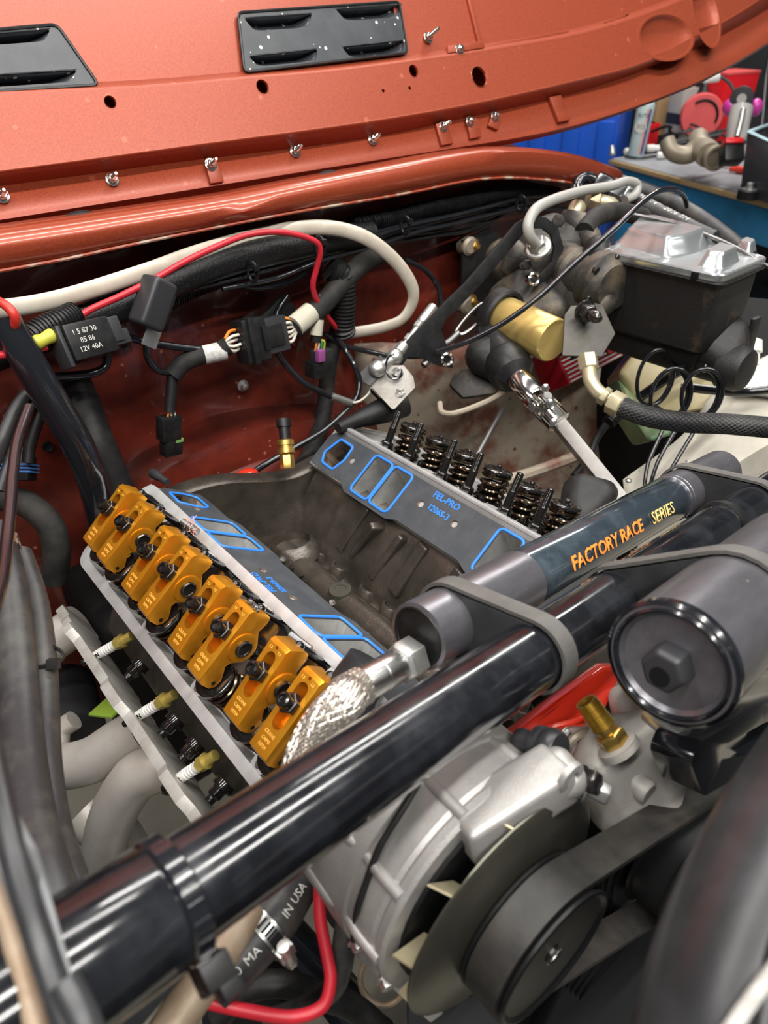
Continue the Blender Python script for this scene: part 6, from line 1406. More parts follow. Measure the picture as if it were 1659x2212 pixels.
lump('valve_body', [(1140, 515, 1.22, .026), (1195, 490, 1.22, .022), (1240, 520, 1.2, .026), (1180, 555, 1.2, .028)])
lump('valve_lug', [(1110, 540, 1.20, .018), (1125, 560, 1.19, .020), (1100, 580, 1.20, .014)])
lump('mounting_web', [(1080, 640, 1.22, .02), (1130, 600, 1.2, .022), (1110, 680, 1.18, .02), (1200, 670, 1.16, .024)])
lump('port_block', [(1255, 480, 1.19, .016), (1225, 470, 1.2, .013), (1275, 515, 1.18, .018)])
lump('dark_neck', [(1290, 540, 1.14, .022), (1300, 570, 1.12, .018)], 'black_rubber')
# ring and gold canister
ga0, ga1 = Pd(1075, 680, 1.165), Pd(1196, 736, 1.085); ax = (ga1 - ga0); L = ax.length; ax.normalize()
g = G(); g.lathe([(0.032, -0.012), (0.0435, -0.010), (0.0440, 0.008), (0.0405, 0.012), (0.0365, 0.012), (0.0345, 0.0)], ga0 + ax * 0.008, ax, 40); obj('canister_clamp_ring', g, 'black_rubber', hb)
g = G(); g.lathe([(0.031, 0.004), (0.0335, 0.010), (0.0335, L - 0.004), (0.0315, L), (0.0300, L - 0.0004), (0.0002, L - 0.001)], ga0, ax, 44); obj('accumulator_canister', g, 'gold_can', hb)
# bleed screws, bolts
for px, py, d_, s_ in ((1138, 572, 1.165, 0.015), (1206, 477, 1.17, 0.019), (1130, 575, 1.17, 0.012)):
    c = Pd(px, py, d_); a_ = (CAM - c).normalized(); g = G(); g.hexa(c, a_, s_, 0.012); obj('housing_bolt', g, 'dirty_cast', hb, bevel=0.0008)
# pressure line nut and grey tube
nb = Pd(1160, 530, 1.12); a_ = (Pd(1150, 505, 1.095) - nb).normalized(); g = G(); g.lathe([(0.021, -0.012), (0.021, -0.004), (0.018, -0.002)], nb, a_, 24); g.hexa(nb - a_ * 0.003, a_, 0.026, 0.014); obj('line_nut', g, 'zinc', hb, bevel=0.0008)
hose('grey_pressure_tube', D([(1158, 528, 1.11), (1144, 508, 1.09), (1142, 480, 1.085), (1160, 450, 1.095), (1200, 430, 1.14), (1260, 412, 1.22), (1320, 402, 1.28), (1352, 392, 1.32), (1375, 398, 1.34), (1372, 420, 1.34), (1350, 432, 1.33)]), 0.0082, 'grey_hose', 'light grey steel pressure tube bending out of the brake booster', 'tube', n=8, seg=16)
# steel fittings on top
ft = thing('pipe_fitting', Pd(1245, 455, 1.24), 'dull steel pipe fittings on top of the brake booster', 'fitting')
for (x0, y0, x1, y1, d_, r_) in ((1230, 482, 1252, 440, 1.22, 0.015), (1270, 428, 1330, 446, 1.27, 0.014)):
    a, b = Pd(x0, y0, d_), Pd(x1, y1, d_ + .01); ax2 = (b - a).normalized(); Lf = (b - a).length
    g = G(); g.hexa(a, ax2, r_ * 2, Lf * .38); g.lathe([(r_ * .8, Lf * .36), (r_ * .95, Lf * .45), (r_ * .95, Lf * .85), (r_ * .7, Lf)], a, ax2, 18); obj('hex_fitting', g, 'cad_pale', ft, bevel=0.0006)
hose('fabric_hose', D([(1262, 500, 1.17), (1280, 475, 1.19), (1310, 460, 1.22), (1345, 458, 1.26), (1390, 470, 1.30)]), 0.0155, 'old_rubber', 'fabric-covered black hose curving out of the booster top', 'hose', n=8, seg=18)
# black plate with bolt and cone beside the canister
sb = thing('support_plate', Pd(1265, 710, 1.07), 'dark flat plate with a big hex bolt beside the gold canister', 'plate')
pl = D([(1220, 680, 1.075), (1234, 660, 1.08), (1300, 655, 1.09), (1330, 720, 1.07), (1300, 770, 1.06), (1215, 768, 1.06)])
g = G(); g.prism(pl, CZ * 0.006); obj('plate', g, 'brown_plate', sb, bevel=0.0015)
c = Pd(1262, 672, 1.065); a_ = (Pd(1300, 692, 1.03) - c).normalized(); g = G(); g.lathe([(0.017, 0), (0.017, 0.003), (0.013, 0.004)], c, a_, 24); g.hexa(c, a_, 0.024, 0.018); g.lathe([(0.008, 0.016), (0.009, 0.030), (0.0045, 0.040)], c, a_, 18); obj('hex_bolt', g, 'nut_dark', sb, bevel=0.0008)

# ------------------------------------------------------------------ master cylinder: cast reservoir, zinc lid, bore
mc = thing('master_cylinder', V((0.66, -0.14, 1.08)), 'rusty black cast master cylinder with a bright zinc lid', 'master cylinder')
X0, X1, Ya, Yb = 0.60, 0.715, -0.048, -0.238
def ring(ins, z, r, sh=0): return [V((x, y, z)) for x, y in rpoly([(X0 + ins + sh, Ya - ins), (X1 - ins, Ya - ins), (X1 - ins, Yb + ins), (X0 + ins + sh, Yb + ins)], r, 5)]
rings = [ring(0.0, 1.226, 0.014), ring(0.001, 1.200, 0.016), ring(0.002, 1.150, 0.02), ring(0.006, 1.118, 0.022), ring(0.020, 1.100, 0.02, 0.01)]
g = G(); g.grid([r_ + [r_[0]] for r_ in rings]); g.prism(rings[-1], V((0, 0, -0.001))); obj('cast_reservoir', g, 'cast_black', mc, angle=45)
MX = 0.655
g = G(); g.lathe([(0.030, 0.0), (0.032, 0.02), (0.031, 0.22), (0.030, 0.262), (0.034, 0.266), (0.034, 0.292), (0.030, 0.300), (0.020, 0.302)], V((MX, 0.02, 1.092)), V((0, -1, 0)), 36); obj('bore_casting', g, 'cast_black', mc, angle=35)
g = G(); hull(g, [(V((MX - 0.02, -0.20, 1.125)), 0.022), (V((MX + 0.03, -0.235, 1.13)), 0.022), (V((MX, -0.245, 1.10)), 0.030), (V((MX + 0.03, -0.20, 1.10)), 0.025)], 8); obj('front_boss', g, 'cast_black', mc, angle=60)
g = G(); g.box(V((MX + 0.045, -0.255, 1.125)), (0.02, 0.008, 0.06)); obj('bail_hook', g, 'cast_black', mc, bevel=0.003)
g = G(); g.prism([V((X0 + 0.014, y, z)) for y, z in ((-0.225, 1.115), (-0.155, 1.118), (-0.165, 1.095), (-0.215, 1.085))], V((0.03, 0, 0))); obj('web_recess', g, 'black', mc, bevel=0.002)
# flange at the booster end
g = G(); hull(g, [(V((MX - 0.05, 0.015, 1.09)), 0.016), (V((MX + 0.05, 0.015, 1.09)), 0.016), (V((MX, 0.02, 1.09)), 0.04)], 8); obj('mounting_flange', g, 'dirty_cast', mc, angle=60)
lid = None
def lring(ins, z, r): return [V((x, y, z)) for x, y in rpoly([(X0 - 0.006 + ins, Ya + 0.006 - ins), (X1 + 0.006 - ins, Ya + 0.006 - ins), (X1 + 0.006 - ins, Yb - 0.006 + ins), (X0 - 0.006 + ins, Yb - 0.006 + ins)], r, 6)]
rr = [lring(0.001, 1.225, 0.016), lring(0, 1.227, 0.017), lring(0, 1.235, 0.017), lring(0.002, 1.2368, 0.016), lring(0.006, 1.2368, 0.014), lring(0.009, 1.2345, 0.012)]
g = G(); g.grid([r_ + [r_[0]] for r_ in rr]); g.prism(rr[-1], V((0, 0, -0.001))); lid = obj('zinc_lid', g, 'zinc_lid', mc, angle=35)
g = G(); g.tube([p + V((0, 0, -0.004)) for p in lring(-0.001, 1.228, 0.017)], 0.0018, 6, smooth=False, closed=True); obj('lid_gasket', g, 'black_rubber', mc)
def dome(pix, h, ins, z0=1.2345):
    b = [Pz(x, y, z0) for x, y in pix]; c = sum(b, V((0, 0, 0))) / len(b)
    f2 = lambda k, z: [V((p[0], p[1], z)) for p in rpoly([((q.x - c.x) * k + c.x, (q.y - c.y) * k + c.y) for q in b], 0.010 * k, 5)]
    rs = [f2(1.06, z0), f2(1.0, z0 + 0.002), f2(1 - ins * .5, z0 + h * .75), f2(1 - ins * .62, z0 + h * .93), f2(1 - ins * .8, z0 + h)]
    g = G(); g.grid([r_ + [r_[0]] for r_ in rs]); g.prism(rs[-1], V((0, 0, -0.0005))); return obj('lid_dome', g, 'zinc_lid', lid, angle=40)
dome([(1332, 526), (1440, 556), (1490, 548), (1545, 528), (1400, 488), (1372, 490)], 0.024, 0.34)
dome([(1505, 574), (1558, 582), (1600, 562), (1548, 546)], 0.020, 0.45)
dome([(1585, 540), (1618, 550), (1636, 538), (1606, 528)], 0.014, 0.45)
for yv in (-0.062, -0.205):
    g = G(); g.box(V((X0 - 0.007, yv, 1.229)), (0.004, 0.010, 0.012)); obj('lid_clip', g, 'black', mc, bevel=0.001)
# bail wire over the lid
hose('bail_wire', D([(1360, 462, 1.17), (1440, 480, 1.14), (1520, 505, 1.10), (1590, 535, 1.07), (1640, 565, 1.045), (1690, 590, 1.03)]), 0.0030, 'alum_dark', 'dark bail wire lying across the zinc lid', 'wire', n=6, seg=10)
# coiled brake lines below
def ell(cx, cy, rx, ry, d_, turns, tilt, drift, lead0, lead1, label):
    pts = list(lead0)
    N = int(turns * 14)
    for k in range(N + 1):
        a = 2 * PI * k / 14 - PI / 2; x = rx * math.cos(a); y = ry * math.sin(a)
        pts.append((cx + x * math.cos(tilt) - y * math.sin(tilt) + drift * k / N, cy + x * math.sin(tilt) + y * math.cos(tilt), d_ + 0.02 * math.sin(a) - 0.01 * k / N))
    pts += lead1
    hose('brake_line', D(pts), 0.0031, 'black_gloss', label, 'brake line', n=4, seg=10, group='coiled brake lines')
ell(1412, 815, 36, 62, 1.14, 1.5, 0.28, 6, [(1450, 745, 1.12)], [(1440, 900, 1.12), (1400, 1000, 1.10), (1390, 1080, 1.07)], 'leftmost black brake line coil under the master cylinder')
ell(1442, 852, 40, 58, 1.11, 1.5, 0.30, 12, [(1488, 760, 1.10), (1480, 790, 1.10)], [(1470, 905, 1.10), (1420, 1000, 1.08), (1395, 1090, 1.05)], 'middle black brake line coil under the master cylinder')
ell(1508, 850, 40, 55, 1.09, 1.5, 0.35, 14, [(1530, 770, 1.08), (1522, 800, 1.08)], [(1505, 920, 1.09), (1470, 980, 1.08), (1410, 1080, 1.05)], 'rightmost black brake line coil under the master cylinder')
hose('brake_line', D([(1470, 1120, 1.02), (1420, 1080, 1.06), (1400, 1120, 1.03), (1370, 1180, 1.0)]), 0.0042, 'black_gloss', 'black brake line reaching down behind the reservoir tubes', 'brake line', n=5, seg=10)
hose('vent_hose', D([(1380, 860, 1.22), (1450, 812, 1.22), (1520, 775, 1.22), (1580, 735, 1.22)]), 0.0085, 'black_gloss', 'black hose crossing behind the coiled brake lines', 'hose', n=5, seg=12)
hose('vent_hose', D([(1470, 835, 1.20), (1560, 845, 1.18), (1620, 846, 1.16), (1720, 835, 1.14)]), 0.0075, 'black_gloss', 'black hose leading right over the beige inner fender', 'hose', n=5, seg=12)
# braided black hose with swivel fitting
bf = thing('braided_line', Pd(1340, 880, 1.0), 'woven black hose with angled steel fittings right of the steering joint', 'hose')
g = G(); g.tube(D([(1340, 878, 1.03), (1400, 900, 1.02), (1480, 912, 1.01), (1570, 916, 1.0), (1680, 925, .99), (1760, 930, .98)]), 0.0138, 22, n=8); obj('woven_hose', g, 'black_rubber', bf)
core = resample(spline(D([(1340, 878, 1.03), (1400, 900, 1.02), (1480, 912, 1.01), (1570, 916, 1.0), (1680, 925, .99), (1760, 930, .98)]), 10), 0.003)
g = G(); x, y, _ = frame((core[1] - core[0])); FRm = []
for i in range(len(core)):
    t = (core[min(i + 1, len(core) - 1)] - core[max(i - 1, 0)]).normalized(); x = (x - t * x.dot(t)).normalized(); y = t.cross(x); FRm.append((core[i], x.copy(), y.copy()))
for dr in (-1, 1):
    for b in range(16):
        g.tube([p + xx * (0.0139 * math.cos(2*PI*b/16 + dr * i * 0.16)) + yy * (0.0139 * math.sin(2*PI*b/16 + dr * i * 0.16)) for i, (p, xx, yy) in enumerate(FRm)], 0.0007, 4, smooth=False, caps=False)
obj('weave', g, 'dusty_rubber', bf, kind='stuff', recalc=False)
g = G(); g.tube(D([(1272, 795, 1.06), (1276, 822, 1.05), (1292, 846, 1.045), (1318, 862, 1.04)]), 0.0105, 18, n=6); obj('elbow_tube', g, 'cad_pale', bf)
for (a, b, s_) in (((1268, 768, 1.065), (1273, 800, 1.06), 0.026), ((1300, 852, 1.04), (1312, 860, 1.038), 0.024), ((1318, 866, 1.038), (1344, 880, 1.03), 0.031)):
    p0, p1 = Pd(*a), Pd(*b); g = G(); g.hexa(p0, p1 - p0, s_, (p1 - p0).length); obj('hex_collar', g, 'cad_pale', bf, bevel=0.001)
# red finned ignition box
ig = thing('ignition_box', Pd(1270, 770, 1.25), 'red finned ignition box with white striped label', 'ignition box')
tl_, tr_, bl_ = Pd(1196, 752, 1.22), Pd(1395, 655, 1.36), Pd(1210, 842, 1.215)
X = (tr_ - tl_).normalized(); Yd = (bl_ - tl_); Yd = (Yd - X * Yd.dot(X)); Hh = Yd.length; Yd.normalize(); N_ = X.cross(Yd); N_ = N_ if N_.dot(CAM - tl_) > 0 else -N_; Wd = (tr_ - tl_).length
g = G(); g.box(tl_ + X * Wd / 2 + Yd * Hh / 2 - N_ * 0.03, (Wd, Hh, 0.06), (X, Yd, N_)); obj('box_body', g, 'red_box', ig, bevel=0.003)
for k in range(9):
    g = G(); g.box(tl_ + X * (Wd / 2) + Yd * (Hh * (k + .5) / 9) + N_ * 0.0015, (Wd * 0.98, Hh / 9 * 0.42, 0.004), (X, Yd, N_)); obj('fin', g, 'label_white' if k > 0 else 'red_box', ig, bevel=0.0006)
g = G(); g.box(tl_ + X * Wd * .60 + Yd * Hh * .46 + N_ * 0.005, (Wd * .36, Hh * .62, 0.003), (X, Yd, N_)); badge = obj('badge', g, 'red_label', ig, bevel=0.0006)
text('badge_print', '001-088', tl_ + X * Wd * .60 + Yd * Hh * .62 + N_ * 0.0068, -X, Yd, 0.019, 'label_white', ig)
text('badge_print', '7SM', tl_ + X * Wd * .60 + Yd * Hh * .30 + N_ * 0.0068, -X, Yd, 0.030, 'zinc', ig, bold=0.0008)
g = G(); g.box(tl_ + X * Wd * .20 + Yd * Hh * .36 + N_ * 0.0045, (Wd * .22, Hh * .22, 0.003), (X, Yd, N_)); obj('plug_window', g, 'black_plastic', ig, bevel=0.0006)
for px, py in ((1290, 690), (1150, 672)):
    g = G(); g.prism(D([(px - 20, py + 14, 1.30), (px + 28, py - 6, 1.32), (px + 30, py + 4, 1.32), (px - 18, py + 22, 1.30)]), CZ * 0.01); obj('fin_end', g, 'red_label', ig)
# yellowed coolant bottle
wb = thing('coolant_bottle', Pd(1450, 830, 1.28), 'yellowed plastic coolant bottle with green liquid behind the brake lines', 'bottle')
q = D([(1338, 805, 1.30), (1392, 735, 1.33), (1470, 752, 1.31), (1580, 800, 1.26), (1590, 840, 1.25), (1520, 885, 1.235), (1440, 900, 1.25), (1370, 860, 1.28)])
g = G(); g.prism(q, CZ * 0.09); obj('bottle_shell', g, 'bottle', wb, bevel=0.012, bseg=3)
q = D([(1334, 815, 1.297), (1370, 850, 1.279), (1440, 893, 1.245), (1490, 890, 1.235), (1450, 940, 1.22), (1405, 955, 1.22), (1362, 890, 1.25)])
g = G(); g.prism(q, CZ * 0.09); obj('liquid_part', g, 'coolant', wb, bevel=0.012, bseg=3)
g = G(); g.lathe([(0.022, 0), (0.022, 0.02), (0.026, 0.021), (0.026, 0.04), (0.02, 0.043)], Pd(1610, 790, 1.22), -CY, 26); obj('bottle_cap', g, 'white', wb)
q = D([(1590, 815, 1.22), (1660, 770, 1.25), (1720, 800, 1.22), (1700, 860, 1.18), (1600, 840, 1.2)]); g = G(); g.prism(q, CZ * 0.03); o = obj('white_tray', g, 'white', bevel=0.004); tag(o, 'white plastic tray at the right edge over the inner fender', 'tray')
# steering shaft and joint
ss = thing('steering_shaft', Pd(1200, 900, 1.05), 'steering shaft with black yoke and shiny universal joint', 'steering shaft')
a, b = Pd(1085, 770, 1.13), Pd(1122, 830, 1.10); ax = (b - a).normalized()
g = G(); g.lathe([(0.020, -0.06), (0.026, -0.03), (0.030, 0.0), (0.034, 0.005), (0.036, 0.020), (0.034, 0.040), (0.026, 0.050), (0.022, 0.055)], a, ax, 30); obj('column_coupler', g, 'black_plastic', ss, angle=30)
g = G(); hull(g, [(Pd(1045, 770, 1.14), 0.03), (Pd(1090, 735, 1.15), 0.025), (Pd(1075, 800, 1.13), 0.02)], 8); obj('coupler_collar', g, 'black_rubber', ss, angle=60)
j0, j1 = Pd(1118, 815, 1.09), Pd(1210, 915, 1.045); ax = (j1 - j0); L = ax.length; ax.normalize(); xx, yy, zz = frame(ax)
g = G(); g.lathe([(0.0165, 0), (0.0185, 0.004), (0.0185, L * .40), (0.0165, L * .44)], j0, ax, 28); obj('splined_yoke', g, 'chrome', ss)
for s_ in (-1, 1):
    g = G(); g.box(j0 + ax * L * .50 + xx * (s_ * 0.0145), (0.007, 0.020, L * .30), (xx, yy, ax)); obj('yoke_ear', g, 'chrome', ss, bevel=0.002)
    g = G(); g.box(j0 + ax * L * .68 + yy * (s_ * 0.0145), (0.020, 0.007, L * .30), (xx, yy, ax)); obj('yoke_ear', g, 'chrome', ss, bevel=0.002)
g = G(); g.rod(j0 + ax * L * .58 - xx * 0.020, j0 + ax * L * .58 + xx * 0.020, 0.0075, 16); g.rod(j0 + ax * L * .60 - yy * 0.020, j0 + ax * L * .60 + yy * 0.020, 0.0075, 16); obj('joint_cross', g, 'steel', ss)
g = G(); g.lathe([(0.015, L * .78), (0.0185, L * .80), (0.0185, L * .98), (0.015, L * 1.0)], j0, ax, 28); obj('lower_yoke', g, 'chrome', ss)
for px, py, d_ in ((1178, 838, 1.03), (1195, 912, 1.03), (1188, 870, 1.03)):
    c = Pd(px, py, d_); g = G(); g.hexa(c, (CAM - c), 0.011, 0.008); g.rod(c, c + CZ * 0.02, 0.004, 10); obj('set_screw', g, 'chrome', ss, bevel=0.0005)
s0, s1 = Pd(1205, 912, 1.045), Pd(1380, 1130, 0.93); ax = (s1 - s0); L = ax.length; ax.normalize(); xx, yy, zz = frame(ax, -CZ)
g = G(); g.box(s0.lerp(s1, .5), (0.0195, 0.0195, L), (xx, yy, ax)); obj('square_shaft', g, 'shaft_steel', ss, bevel=0.0025)
# rubber boots and dark mounts beside the right head
g = G(); hull(g, [(Pd(1255, 1065, .97), .026), (Pd(1300, 1070, .96), .022), (Pd(1250, 1120, .95), .025)], 8); o = obj('distributor_cap', g, 'black_rubber', angle=60); tag(o, 'glossy black rubber mount behind the front valve springs', 'mount')
loom('corrugated_loom', D([(1365, 872, 1.12), (1340, 890, 1.12), (1312, 915, 1.11)]), 0.0095, 'short ribbed black sleeve under the woven hose fitting')
hose('black_wire', D([(1312, 915, 1.11), (1290, 945, 1.12), (1270, 990, 1.12), (1240, 1030, 1.10)]), 0.006, 'black_rubber', 'black lead below the short ribbed sleeve', 'wire', n=5, seg=10)
hose('clutch_rod', D([(1090, 880, 1.13), (1060, 930, 1.10), (1030, 985, 1.07), (1015, 1010, 1.06)]), 0.0045, 'alum_dark', 'thin grey rod slanting down to the bare valve springs', 'rod', n=3, seg=10)
g = G(); g.prism(D([(1040, 790, 1.16), (1090, 830, 1.14), (1070, 850, 1.14), (1000, 860, 1.15), (970, 830, 1.16), (985, 800, 1.165)]), CZ * 0.02); o = obj('felt_seal', g, 'dirty_cast', bevel=0.006); tag(o, 'dirty matted seal where the steering column meets the firewall', 'seal')
# black sheet added so the gap behind the master cylinder reads as shade
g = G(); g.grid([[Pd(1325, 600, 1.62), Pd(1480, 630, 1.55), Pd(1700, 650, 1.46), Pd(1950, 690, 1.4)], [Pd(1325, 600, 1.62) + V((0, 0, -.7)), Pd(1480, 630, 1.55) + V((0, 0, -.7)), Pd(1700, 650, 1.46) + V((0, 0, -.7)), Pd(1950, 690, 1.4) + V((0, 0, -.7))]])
f_ = obj('fender_shade_sheet', g, 'black', body); sw = f_.modifiers.new('s', 'SOLIDIFY'); sw.thickness = 0.003
g = G(); g.grid([[V((-0.42, 0.25, 1.06)), V((-0.43, 0.0, 1.02)), V((-0.45, -0.3, 0.98)), V((-0.46, -0.62, 0.96))], [V((-0.40, 0.25, 0.5)), V((-0.42, 0.0, 0.5)), V((-0.44, -0.3, 0.5)), V((-0.44, -0.62, 0.5))]])  # black sheet added to darken the open side of the bay by the header
f_ = obj('side_shade_sheet', g, 'black', body); sw = f_.modifiers.new('s', 'SOLIDIFY'); sw.thickness = 0.003
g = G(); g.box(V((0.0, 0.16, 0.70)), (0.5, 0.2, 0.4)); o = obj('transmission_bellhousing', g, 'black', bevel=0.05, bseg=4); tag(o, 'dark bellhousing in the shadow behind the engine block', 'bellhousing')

# ------------------------------------------------------------------ hoses with anodised ends under the hood corner
an = thing('fuel_hose', Pd(1050, 350, 1.45), 'black hose with black elbow and silver collar by the hood corner', 'hose')
g = G(); g.tube(D([(1085, 362, 1.47), (1150, 366, 1.49), (1250, 378, 1.52), (1340, 396, 1.54), (1420, 424, 1.52), (1500, 465, 1.47), (1570, 515, 1.42), (1620, 560, 1.38)]), 0.0170, 24, n=8); obj('hose_body', g, 'dusty_rubber', an)
a, b = Pd(1048, 355, 1.455), Pd(1092, 362, 1.472); g = G(); g.hexa(a, b - a, 0.040, (b - a).length * .5); g.lathe([(0.0195, (b - a).length * .45), (0.0200, (b - a).length * .9), (0.0175, (b - a).length)], a, b - a, 24); obj('silver_collar', g, 'zinc_lid', an, bevel=0.001)
g = G(); g.tube(D([(1050, 354, 1.455), (1022, 348, 1.44), (1008, 332, 1.43), (1010, 305, 1.42)]), 0.0135, 18, n=6); obj('elbow', g, 'black_gloss', an)
for a, b, s_ in (((1012, 312, 1.422), (1016, 282, 1.41), 0.034), ((1025, 350, 1.44), (1048, 355, 1.455), 0.038)):
    p0, p1 = Pd(*a), Pd(*b); g = G(); g.hexa(p0, p1 - p0, s_, (p1 - p0).length); obj('swivel_nut', g, 'black_gloss', an, bevel=0.001)
g = G(); g.prism(D([(955, 330, 1.45), (1010, 345, 1.45), (1010, 352, 1.45), (960, 338, 1.45)]), CZ * 0.01); obj('dark_tab', g, 'black', an)
text('hose_print', '235P1 SIZE 10/5/18', Pd(1270, 373, 1.505), Pd(1340, 388, 1.52) - Pd(1250, 371, 1.505), -CY, 0.014, 'label_white', an)
an2 = thing('fuel_hose', Pd(1330, 420, 1.36), 'black hose with white print and silver hex end over the booster', 'hose')
hp2 = D([(1365, 432, 1.37), (1420, 462, 1.34), (1480, 492, 1.30), (1540, 520, 1.27)])
g = G(); g.tube(hp2, 0.0175, 24, n=8); obj('hose_body', g, 'dusty_rubber', an2)
a, b = Pd(1318, 408, 1.37), Pd(1370, 434, 1.37); L = (b - a).length; g = G(); g.hexa(a, b - a, 0.040, L * .55); g.lathe([(0.0195, L * .5), (0.0215, L * .6), (0.0205, L * .95), (0.018, L)], a, b - a, 24); obj('silver_collar', g, 'zinc_lid', an2, bevel=0.001)
a, b = Pd(1285, 392, 1.37), Pd(1318, 408, 1.37); g = G(); g.hexa(a, b - a, 0.038, (b - a).length); obj('swivel_nut', g, 'black_gloss', an2, bevel=0.001)
g = G(); g.tube(D([(1290, 393, 1.37), (1268, 384, 1.365), (1250, 392, 1.36), (1245, 412, 1.36)]), 0.0115, 18, n=6); obj('elbow', g, 'black_gloss', an2)
g = G(); p0 = Pd(1246, 402, 1.36); g.lathe([(0.014, 0), (0.0185, 0.004), (0.0185, 0.016), (0.014, 0.02)], p0, CY, 24); obj('base_nut', g, 'black_gloss', an2)
sp2 = spline(hp2, 8)
for s_, ii in (('30R14T', 5), ('2016 TH', 13)):
    c = sp2[ii]; a = (sp2[ii + 1] - sp2[ii - 1]).normalized(); n_ = -CZ - CY * 0.6; n_ = (n_ - a * n_.dot(a)).normalized(); text('hose_print', s_, c + n_ * 0.0178, a, n_.cross(a), 0.016, 'label_white', an2, arc=0.0178)

# ================================================================== WORKBENCH AND CLUTTER BEHIND
BF = Pz(1332, 345, 0.92); BU = (Pz(1659, 432, 0.92) - BF).normalized(); BN = V((-BU.y, BU.x, 0)); BN = BN if BN.dot(V((1, 0, 0))) > 0 else -BN
wbn = thing('workbench', BF + BU * 0.9 + BN * 0.35 - V((0, 0, 0.92)), 'blue steel workbench with a grey top and raw wood edge', 'workbench')
UZ = V((0, 0, 1)); AXB = (BU, BN, UZ)
def bq(u, n, z): return BF + BU * u + BN * n + V((0, 0, z - 0.92))
g = G(); g.box(bq(0.95, 0.40, 0.912), (2.0, 0.80, 0.016), AXB); obj('bench_top', g, 'bench_top', wbn, bevel=0.002)
g = G(); g.box(bq(0.95, -0.006, 0.905), (2.0, 0.012, 0.020), AXB); obj('wood_edge', g, 'wood_edge', wbn, bevel=0.002)
g = G(); g.box(bq(0.95, 0.03, 0.825), (1.96, 0.05, 0.13), AXB); obj('front_beam', g, 'bench_blue', wbn, bevel=0.004)
for u in (0.10, 0.72, 1.75):
    g = G(); g.box(bq(u, 0.05, 0.40), (0.10, 0.08, 0.80), AXB); obj('leg', g, 'bench_blue', wbn, bevel=0.004)
    g = G(); g.box(bq(u, 0.72, 0.40), (0.10, 0.08, 0.80), AXB); obj('leg', g, 'bench_blue', wbn, bevel=0.004)
g = G(); g.box(bq(0.95, 0.45, 0.25), (1.9, 0.6, 0.03), AXB); obj('lower_shelf', g, 'bench_blue', wbn, bevel=0.003)
for u, n, sz, m_, lb in ((1.05, 0.35, (0.34, 0.4, 0.30), 'black', 'black storage case on the lower bench shelf'), (0.45, 0.45, (0.3, 0.4, 0.36), 'dark_wall', 'dark box on the lower bench shelf near its left end')):
    root = thing('storage_case', bq(u, n, 0.266), lb, 'case')
    g = G(); g.box(bq(u, n, 0.266 + sz[2] / 2), sz, AXB); obj('case_body', g, m_, root, bevel=0.01)
    g = G(); g.box(bq(u, n - sz[1] / 2 - 0.004, 0.266 + sz[2] * .7), (0.1, 0.012, 0.03), AXB); obj('case_handle', g, 'white', root, bevel=0.003)
# blue steel cabinet beyond the bench
cab = thing('blue_cabinet', Pd(1250, 330, 4.0), 'bright blue corrugated steel cabinet beside the bench', 'cabinet')
c0 = Pd(1335, 280, 3.95); X = V((0.93, -0.37, 0)); X = (Pd(1160, 300, 4.15) - c0); X.z = 0; X.normalize(); Nn = V((-X.y, X.x, 0)); Nn = Nn if Nn.dot(CAM - c0) < 0 else -Nn
base = V((c0.x, c0.y, 0)); cab.location = base + X * 0.4
g = G(); g.box(base + X * 0.45 + Nn * 0.2 + V((0, 0, 0.52)), (0.9, 0.4, 1.04), (X, Nn, UZ)); obj('cabinet_body', g, 'blue_cabinet', cab, bevel=0.006)
for k in range(5):
    g = G(); g.box(base + X * (0.06 + 0.19 * k) - Nn * 0.012 + V((0, 0, 0.52)), (0.09, 0.03, 0.98), (X, Nn, UZ)); obj('corrugation', g, 'blue_cabinet', cab, bevel=0.008)
# tall dark tool cabinets against the wall
for k, (px, py, d_, wdt, m_) in enumerate(((1560, 180, 5.0, 0.8, 'dark_wall'), (1650, 150, 4.7, 0.7, 'dark_grey'))):
    c = Pd(px, py, d_); root = thing('tool_cabinet', V((c.x + .2, c.y, 0)), ('tall dark blue cabinet in the far background', 'tall charcoal cabinet at the far right background')[k], 'cabinet')
    g = G(); g.box(V((c.x + .2, c.y, 0.95)), (0.5, wdt, 1.9)); obj('cabinet_body', g, m_, root, bevel=0.01)
    for q_ in range(4): g = G(); g.box(V((c.x - 0.055, c.y, 0.3 + 0.42 * q_)), (0.012, wdt * .9, 0.38)); obj('drawer', g, m_, root, bevel=0.004)
def on(px, py): return Pz(px, py, 0.922)
# aerosol can
p = on(1372, 338); p = p + (p - CAM).normalized() * 0.0
can = thing('spray_can', p, 'pale blue aerosol can with navy and salmon stripes', 'spray can')
ax = (V((0, 0, 1)) + CX * 0.10).normalized()
g = G(); g.lathe([(0.036, 0), (0.038, 0.004), (0.038, 0.215), (0.030, 0.235), (0.016, 0.245), (0.016, 0.275), (0.010, 0.28)], p, ax, 32); obj('can_body', g, 'spray_can', can)
vd = (CAM - p).normalized(); vd = (vd - ax * vd.dot(ax)).normalized(); sx_ = ax.cross(vd); sx_ = sx_ if sx_.dot(CX) > 0 else -sx_
for a_, m_ in ((38, 'navy'), (20, 'salmon')):
    d = vd * math.cos(R(a_)) + sx_ * math.sin(R(a_)); g = G(); g.box(p + d * 0.0378 + ax * 0.11, (0.010, 0.19, 0.002), (ax.cross(d), ax, d)); obj('stripe', g, m_, can)
g = G(); g.cyl(p + vd * 0.036 + ax * 0.13 - sx_ * 0.004, vd, 0.026, 0.004, 28); obj('round_logo', g, 'label_white', can)
text('can_print', '312', p + vd * 0.0405 + ax * 0.13 - sx_ * 0.004, sx_, ax, 0.026, 'dark_grey', can)
